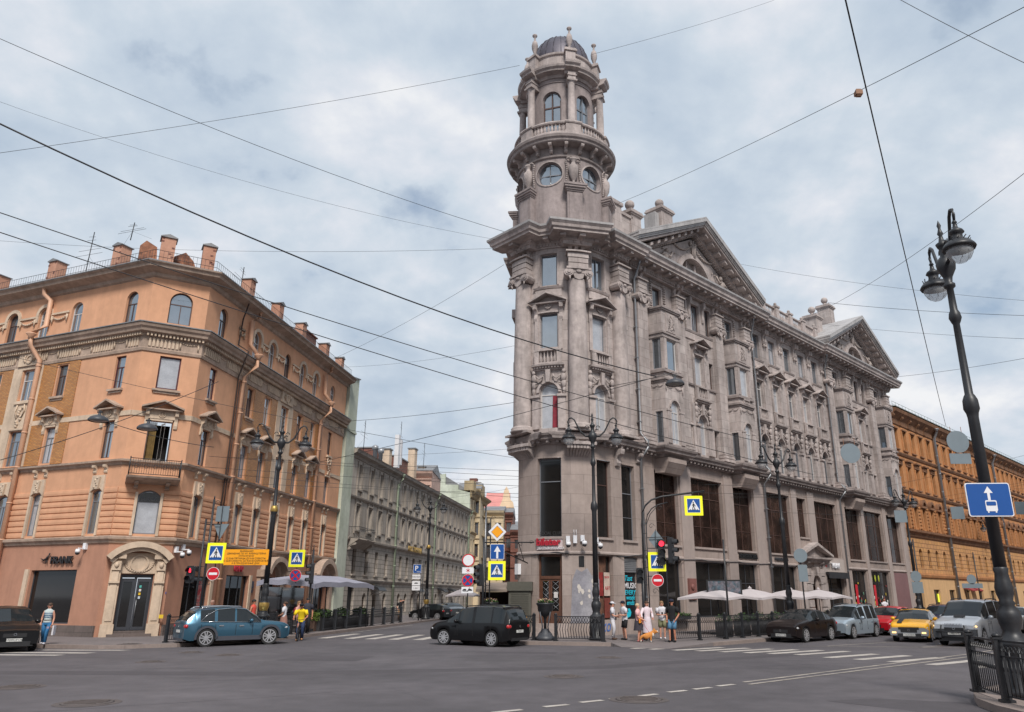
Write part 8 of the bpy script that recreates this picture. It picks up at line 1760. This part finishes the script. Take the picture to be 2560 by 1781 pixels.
    part('eyes', SB, lambda m: [m.blob(s*.032, yh+.095, head_z+.02, .011, .008, .008, n=5, m=3) for s in (-1, 1)]); part('mouth', mat('lips', srgb(160, 84, 80), .6), lambda m: m.box(-.024, .024, yh+.088, yh+.098, head_z-.055, head_z-.045))
    def torso(m):
        R = [(hip-.1 if not fem else hip-.02, 0, .165, .125), (hip+.05, ys*.1, .165, .12), (1.12-.03*abs(ln), ys*.35, .135 if fem else .155, .11), (1.3-.08*abs(ln), ys*.75, .18 if fem else .2, .13), (sh-.03, ys, sw+.035, .11), (sh+.03, ys, sw*.62, .08), (sh+.06, ys, .065, .062)]; n = 12; ids = [[m.a(w_*cos(2*pi*i/n), yy+d_*sin(2*pi*i/n), zz) for i in range(n)] for zz, yy, w_, d_ in R]
        for p, q in zip(ids, ids[1:]):
            for i in range(n): m.face((p[i], p[(i+1) % n], q[(i+1) % n], q[i]), True)
        for i in (0, 1):
            S, El, Hv, He = A[i]; S = Vector(S); El = Vector(El)
            if tsl == 'short': m.tube([S+Vector((0, 0, .02)), S+(El-S)*.72], [.082, .078], 9)
            elif tsl == 'long': m.tube([S+Vector((0, 0, .02)), El, Vector(Hv)], [.08, .064, .05], 9)
    if top: part('shirt', top, torso)
    def trs(m):
        n = 12; R = [(hip-.12, .155, .12), (hip, .162, .118), (hip+.08, .15, .11)]; ids = [[m.a(w_*cos(2*pi*i/n), d_*sin(2*pi*i/n), zz) for i in range(n)] for zz, w_, d_ in R]
        for p, q in zip(ids, ids[1:]):
            for i in range(n): m.face((p[i], p[(i+1) % n], q[(i+1) % n], q[i]), True)
        for i in (0, 1):
            hp, kn, ft = map(Vector, Lg[i]); hp = hp+Vector((0, 0, -.0))
            if bl == 'long': m.tube([hp, kn, ft+Vector((0, 0, .03))], [.1, .075, .062], 9)
            elif bl == 'short': m.tube([hp, hp+(kn-hp)*.5, hp+(kn-hp)*.92], [.1, .098, .096], 9)
            else: m.tube([hp, kn, kn+(ft-kn)*.5], [.1, .085, .08], 9)
    if bot and not skirt: part('trousers' if bl == 'long' else 'shorts', bot, trs)
    if skirt: part('skirt', bot, lambda m: m.lathe([(.13, hip+.1), (.17, hip), (.2, .7), (.24, skirt)], 0, 0, 0, n=14, cap=False))
    for i in (0, 1):
        ft = Lg[i][2]; part('shoe', shoe or SB, lambda m: (m.blob(ft[0], ft[1]+.07, ft[2]-.015, .048, .135, .045, n=8, m=6)))
    if hair:
        def hf(m):
            m.blob(0, yh-.012, head_z+.045, .098, .108, .09, n=10, m=8)
            if hl == 'long': m.blob(0, yh-.07, head_z-.08, .085, .055, .17, n=8, m=6)
            if hl == 'bob': m.blob(0, yh-.03, head_z-.02, .11, .09, .12, n=10, m=6)
            if hl == 'bun': m.blob(0, yh-.12, head_z+.04, .05, .05, .05)
        part('hair', hair, hf)
    if cap:
        part('cap', cap, lambda m: (m.blob(0, yh+.0, head_z+.07, .105, .112, .075, n=10, m=6), m.ext([(-.08, yh+.06), (.08, yh+.06), (.06, yh+.19), (-.06, yh+.19)], 'z', head_z+.045, head_z+.06)))
    if extra: extra(part, A, Lg)
    return o
HB = mat('brown hair', (.07, .035, .02), .7, .2, 20); HD = mat('dark hair', (.02, .014, .012), .7, .2, 20); HBL = mat('sandy hair', (.24, .14, .07), .7, .2, 20)
WH = cloth('white', 208, 206, 212); DK = cloth('black', 22, 22, 26); JN = cloth('denim', 44, 104, 150); DJ = cloth('dark denim', 42, 58, 92)
def handbag(col, x, z): return lambda part, A, Lg: (part('shoulder_bag', col, lambda m: (m.box(x-.12, x+.12, .1, .17, z-.11, z+.08), m.tube([(x-.1, .13, z+.08), (0, .13, 1.2), (-x*.6, .08, 1.44)], .012, 4))))
def rucksack(col): return lambda part, A, Lg: part('rucksack', col, lambda m: (m.blob(0, -.19, 1.18, .15, .1, .23, n=8, m=6), m.tube([(-.12, .1, 1.1), (-.13, .08, 1.42), (-.1, -.1, 1.42)], .02, 4), m.tube([(.12, .1, 1.1), (.13, .08, 1.42), (.1, -.1, 1.42)], .02, 4)))
def phone(part, A, Lg): part('phone', DK, lambda m: m.box(-.04, .04, .3, .31, 1.08, 1.2))
hp = ((-.06, .27, 1.08), (.06, .27, 1.08))
person('woman in a striped sleeveless top and blue trousers walking before the dark shop window', -21.0, 33.9, 165, 1.66, fem=True, top=cloth('pale striped', 186, 196, 196), tsl='none', bot=JN, shoe=WH, hair=HB, hl='long', legs=((.2, 0), (-.16, 0)), extra=lambda part, A, Lg: (part('paper_bag', WH, lambda m: m.box(-.36, -.3, -.12, .2, .38, .78)), part('belt', HB, lambda m: m.lathe([(.162, .98), (.162, 1.02)], 0, 0, 0, n=12, cap=False, sy=.75)), part('sunglasses', SB, lambda m: m.box(-.06, .06, .095, .108, 1.61, 1.64)), [part('stripe', JN, lambda m, z=z: m.lathe([(.185, z), (.185, z+.025)], 0, 0, 0, n=12, cap=False, sy=.72)) for z in (1.12, 1.2, 1.28)]))
person('woman in white with a white cap and sandals beside the lamp', 3.42, 37.4, 100, 1.68, fem=True, top=WH, bot=cloth('white trouser', 200, 198, 204), shoe=HB, hair=HD, hl='bun', cap=WH, hands=((-.1, .26, 1.02), (.12, .28, 1.05)), extra=handbag(DK, -.16, 1.0))
person('man in a white T-shirt, dark cap and black shorts looking at a phone', 3.98, 37.25, 250, 1.74, top=WH, bot=DK, bl='short', shoe=DK, hair=HD, cap=cloth('navy cap', 26, 28, 48), hands=hp, extra=phone, lean=.12)
person('woman in a pink T-shirt with an orange bag, holding the dog', 4.42, 35.85, 110, 1.62, fem=True, top=cloth('pale pink', 222, 170, 172), bot=cloth('dark skirt', 54, 50, 58), skirt=.5, bl='long', shoe=cloth('pink shoe', 206, 120, 124), hair=cloth('blond grey hair', 190, 166, 134), hands=((-.2, .12, .9), (.14, .3, .98)), extra=handbag(cloth('orange', 232, 142, 36), .12, .95))
person('person in a long pale shirt standing behind the woman with the dog', 4.95, 36.7, 165, 1.72, fem=True, top=cloth('pale pink shirt', 216, 200, 206), tsl='long', bot=cloth('pale long skirt', 206, 194, 202), skirt=.35, shoe=DK, hair=HB, hands=((-.2, .2, .98), (.38, .3, 1.0)))
person('person with curly fair hair, white T-shirt, olive shorts and a rucksack', 5.82, 37.9, 185, 1.74, top=WH, bot=cloth('olive', 122, 122, 92), bl='short', shoe=WH, hair=HBL, hl='bob', hands=hp, extra=lambda p, A, L: (phone(p, A, L), rucksack(DK)(p, A, L)), lean=.12)
person('man in a black T-shirt, blue cap and denim shorts leaning at the railing', 5.9, 35.45, 215, 1.8, sk=SKIN2, top=DK, bot=cloth('light denim', 84, 128, 160), bl='short', shoe=DK, hair=HD, cap=cloth('navy cap', 26, 28, 48), hands=((-.2, .1, .9), (.2, .1, .9)), legs=((0, 0), (.1, 0)))
p = rT(32.6, 2.0); person('bald man in a white shirt reading by the toy shop window', p[0], p[1], 170, 1.76, sk=SKIN2, top=WH, bot=DK, hands=hp, extra=phone)
person('man in a red sleeveless top behind the bonnet of the blue car', -14.7, 40.6, 95, 1.78, sk=SKIN2, top=cloth('coral red', 214, 84, 70), tsl='none', bot=DK, hair=HD)
person('person in a beige T-shirt walking between the red top and the lamp', -14.2, 40.8, 95, 1.7, top=cloth('beige', 172, 160, 140), bot=DK, hair=HB, hl='bob')
person('woman in a white T-shirt and patterned skirt just right of the gilt collared lamp', -13.35, 41.4, 270, 1.66, fem=True, top=WH, bot=cloth('patterned skirt', 150, 110, 100), skirt=.35, hair=HB, hl='bun', hands=((-.1, .25, 1.0), (.1, .25, 1.0)))
person('woman with a dark red rucksack beside the cyclist', -12.95, 42.5, 100, 1.68, fem=True, top=cloth('dusty pink', 196, 150, 140), tsl='long', bot=cloth('charcoal', 50, 48, 54), shoe=cloth('tan shoe', 180, 130, 90), hair=HBL, hl='long', extra=rucksack(cloth('dark red bag', 116, 24, 42)))
person('man in a dark shirt with glasses behind the cyclist', -12.75, 43.4, 160, 1.84, sk=SKIN2, top=cloth('dark patterned', 54, 54, 64), bot=DK, hair=HD)
person('woman in a dark top and patterned trousers at the end of the long railing', -11.75, 66.5, 170, 1.7, fem=True, top=DK, bot=cloth('ochre patterned', 150, 118, 84), hair=HB, hl='long', hands=((-.1, .1, 1.55), (.2, .1, .95)))
p = rT(5.9, 1.3); 
person('person in a pale top seen through the café window behind the railing', MT(5.4, -.0, 0)[0]-.15*.717, MT(5.4, 0, 0)[1]-.2, 40, 1.66, top=cloth('pale green', 190, 196, 178), bot=DK, hair=HBL, hl='long') if 0 else None
person('person with close-cropped grey hair behind the roof of the blue car', -16.35, 39.4, 170, 1.74, top=cloth('brown top', 120, 90, 80), bot=DK, hair=cloth('grey hair', 178, 140, 124))
# cyclist on his bicycle
cx_, cy_, ch = -11.85, 39.45, 172
def cyc(part, A, Lg):
    part('delivery_bag', cloth('yellow bag', 226, 190, 20), lambda m: m.blob(0, -.2, 1.2, .2, .12, .2, n=8, m=6))
person('cyclist in a yellow shirt, dark cap and jeans astride a bicycle', cx_, cy_, ch, 1.8, z=0, sk=SKIN2, top=cloth('bright yellow', 238, 206, 26), bot=DJ, shoe=cloth('tan shoe', 180, 130, 90), hair=HD, cap=DK, lean=.34, hands=((-.26, .5, 1.0), (.26, .5, 1.0)), legs=((-.05, .02), (.18, .0)), extra=cyc)
bk = thing('bicycle', 'slim dark bicycle under the cyclist in yellow', 'bicycle', (cx_, cy_, 0)); th = rad(ch); F_ = Vector((sin(th), cos(th), 0)); S_ = Vector((cos(th), -sin(th), 0))
Bk = lambda a, b, h: tuple(Vector((cx_, cy_, 0))+F_*a+S_*b+Vector((0, 0, h)))
for a, nm in ((.62, 'front'), (-.42, 'rear')):
    m = MB(lambda x, y, z, a=a: Bk(a+x, y, z)); m.ring(0, .34, .31, .345, -.018, .018, n=24); w_ = m.build('wheel', TYRE, bk); m = MB(lambda x, y, z, a=a: Bk(a+x, y, z)); [m.tube([(0, 0, .34), (.31*cos(k*pi/6), 0, .34+.31*sin(k*pi/6))], .003, 3) for k in range(12)]; m.build('spoke', GALV, w_)
m = MB(Bk)
for q in ([(-.42, 0, .34), (.02, 0, .3), (.46, 0, .82), (-.12, 0, .88), (.02, 0, .3)], [(-.42, 0, .34), (-.12, 0, .88)], [(.46, 0, .82), (.5, 0, .7), (.62, .05, .34)], [(.5, 0, .7), (.62, -.05, .34)], [(.46, 0, .82), (.42, 0, .98)]): m.tube(q, .018, 6)
m.build('frame', DK, bk); m = MB(Bk); m.tube([(.48, -.3, 1.0), (.44, 0, .98), (.48, .3, 1.0)], .014, 6); m.build('handlebar', DK, bk); m = MB(Bk); m.blob(-.14, 0, .93, .12, .06, .035); m.build('saddle', DK, bk)
# corgi
dg_ = thing('dog', 'ginger and white short-legged dog on a lead, facing right', 'dog', (4.75, 35.55, .15)); o0 = Vector((4.75, 35.55, .15)); FUR = mat('ginger fur', srgb(200, 132, 66), .9, .15, 12); WF = mat('white fur', srgb(220, 212, 202), .9, .1)
J = {'rump': ((-.26, 0, .26), (.13, .14)), 'mid': ((-.05, 0, .25), (.14, .15)), 'chest': ((.16, 0, .27), (.145, .16)), 'neck': ((.27, 0, .38), .085), 'head': ((.36, 0, .45), .08), 'muz': ((.47, 0, .42), .04), 'nose': ((.52, 0, .415), .025)}; E = [('rump', 'mid'), ('mid', 'chest'), ('chest', 'neck'), ('neck', 'head'), ('head', 'muz'), ('muz', 'nose')]
for s, n in ((-1, 'a'), (1, 'b')):
    J['fs'+n] = ((.17, s*.08, .22), .055); J['fk'+n] = ((.16, s*.085, .12), .035); J['fp'+n] = ((.18, s*.085, .03), .032); J['hs'+n] = ((-.24, s*.08, .22), .07); J['hk'+n] = ((-.31, s*.085, .12), .032); J['hf'+n] = ((-.27, s*.085, .03), .032); J['ear'+n] = ((.33, s*.06, .53), .03); J['et'+n] = ((.33, s*.075, .59), .012)
    E += [('chest', 'fs'+n), ('fs'+n, 'fk'+n), ('fk'+n, 'fp'+n), ('rump', 'hs'+n), ('hs'+n, 'hk'+n), ('hk'+n, 'hf'+n), ('head', 'ear'+n), ('ear'+n, 'et'+n)]
b = skin(J, E, FUR, 'body', dg_)
m = MB(lambda x, y, z: (x+o0.x, y+o0.y, z+o0.z)); m.blob(.26, 0, .32, .07, .1, .12, n=8, m=6); m.blob(.47, 0, .45, .05, .035, .03); [m.blob(x, s*.085, .05, .035, .035, .055) for x in (.17, -.28) for s in (-1, 1)]; m.build('white_markings', WF, dg_)
m = MB(lambda x, y, z: (x+o0.x, y+o0.y, z+o0.z)); m.blob(.535, 0, .475, .016, .016, .013); [m.blob(.42, s*.045, .53, .012, .01, .012) for s in (-1, 1)]; m.build('nose_and_eyes', SB, dg_)
m = MB(); m.tube([(4.75+.1, 35.55, .15+.42), (4.7, 35.7, .8), (4.6, 35.85, 1.12)], .008, 4); tag(m.build('lead', REDS), 'thin red dog lead between the ginger dog and the woman in pink', 'lead')
# ---------------------------------------------------------------- overhead wires: real cables strung across the crossing
WIRE = mat('black wire', (.02, .02, .024), .5, 0)
def wire(label, a, b, sag=.4, r=.012, n=14, extra=None, c='wire'):
    m = MB(); a, b = Vector(a), Vector(b); m.tube([tuple(a+(b-a)*(i/n)-Vector((0, 0, sag*4*(i/n)*(1-i/n)))) for i in range(n+1)], r, 5)
    if extra: extra(m)
    return tag(m.build('overhead_wire', WIRE), label, c, 'overhead wires')
def knots(t0, t1, n, a, b, r):
    return None
WS = [('long wire from the top left down to the main cornice of the tower', (-22.2, 24, 23.3), (-2.1, 41, 23.1), .5, .013),
 ('wire rising from the left edge to the tower lantern', (-26, 30, 21.3), (-1.34, 41, 35.2), .3, .011), ('wire leaving the tower lantern to the upper right', (3.5, 42, 36.9), (23.2, 60, 58.3), .2, .012),
 ('thickest cable sagging from the left edge to the first bay of the grey building', (-17.65, 20, 16.5), (6.2, 38.6, 13.3), .9, .03), ('upper tram wire crossing the peach roofline to the avenue', (-20.3, 24, 15.5), (14.7, 48, 11.5), .5, .02), ('lower tram wire crossing the peach roofline to the avenue', (-20.1, 24, 14.7), (18.2, 50, 9.8), .5, .02),
 ('faint wire from the left edge to the tower cornice', (-26.3, 30, 24.6), (-2.7, 41, 22.6), .7, .007), ('level faint wire behind the chimneys of the peach building', (-37, 45, 24.6), (-2.7, 41.6, 22.3), .5, .009), ('slanting wire from the peach eaves up to the tower', (-17.6, 60, 20.9), (-2.2, 42, 21.4), .3, .01),
 ('slanting wire from the first gable up to the right edge', (4.2, 44.0, 26.3), (11.3, 14, 15.1), .25, .01), ('thin wire from the first gable down to the right', (12.9, 54.0, 27.6), (28.1, 40, 18.2), .4, .009), ('long wire falling steeply from the top edge beside the nearest lamp', (6.04, 12, 13.5), (33.1, 60, 15.3), .4, .018),
 ('wire in the top right corner of the sky', (9.25, 16, 17.3), (10.96, 14, 13.4), .05, .008), ('wire crossing behind the nearest lamp head to the second gable', (25.2, 66.8, 27.3), (19.4, 26, 18.2), .6, .013), ('dark wire from the mint wall to the first bay', (-16.9, 64, 16.6), (7.3, 38.4, 13.4), .4, .016),
 ('black wire across the left balcony facade', (-21.7, 30, 7.3), (-16.7, 37.5, 12.7), .2, .016), ('faint wire from the peach cornice to the tower belt', (-22.7, 30, 11.8), (-1.2, 41, 9.3), .3, .01), ('faint wire from the peach eaves to the tower window', (-17.6, 61, 20.6), (-1.5, 41.8, 16.1), .3, .008), ('faint wire on the right behind the nearest lamp', (29.7, 72, 30.9), (41.9, 60, 24.9), .2, .02), ('second faint wire on the right below the other', (28, 71, 28.3), (27.6, 40, 15.9), .2, .01), ('faint wire low over the ochre roof', (34.3, 74.7, 23.5), (34.3, 50, 18), .2, .014)]
for lb, a, b, sg, r in WS: wire(lb, a, b, sg, r)
rw_ = random.Random(9)
for i in range(16):    # tangle of distant span wires above both streets
    if i < 9: y = 60+9*i; a = (-19.8+(y-41.2)*.114, y, 12.6+rw_.uniform(-1.5, 2)); b = (rw_.uniform(2, 4), y-rw_.uniform(-6, 14), 12+rw_.uniform(-1, 3)); lb = 'thin span wire in the tangle over the side street'
    else: y = 45+8*(i-9); p = rT(y*.9, 0); a = (p[0]+.5, p[1], 13+rw_.uniform(-2, 5)); b = (p[0]+26, p[1]-20+rw_.uniform(-6, 6), 14+rw_.uniform(-2, 4)); lb = 'thin span wire in the tangle over the avenue at the right'
    wire(lb, a, b, rw_.uniform(.2, .6), .01)['group'] = 'tangled wires over the '+('side street' if i < 9 else 'avenue')
for k, (z0, z1) in enumerate(((8.1, 8.4), (8.9, 9.1), (7.6, 8.7), (9.3, 10.3), (8.4, 7.7))): wire(['topmost', 'second', 'third', 'fourth', 'lowest'][k]+' of the tram wires strung before the tall granite windows', (-19.3+k*.12, 41.8+k*1.3, z0+.9), (20+k, 50+k*1.5, z1), .3, .011)
for k, (a, b) in enumerate((((-14.5, 33, 8.4), (-18.3, 30.4, 9.1)), ((-13.5, 44, 9.5), (5.6, 30, 11.0)))): wire(('span wire holding the two dish lights at the left', 'span wire running to the dish light before the first bay')[k], a, b, .15, .014)
m = MB(); m.box(6.46, 6.6, 12.95, 13.07, 11.87, 11.96); m.box(6.48, 6.58, 12.97, 13.04, 11.84, 12.0); tag(m.build('wire_junction_box', mat('rusty box', srgb(150, 110, 84), .7)), 'small rusty junction box hung on the wires in the upper right sky', 'junction box')
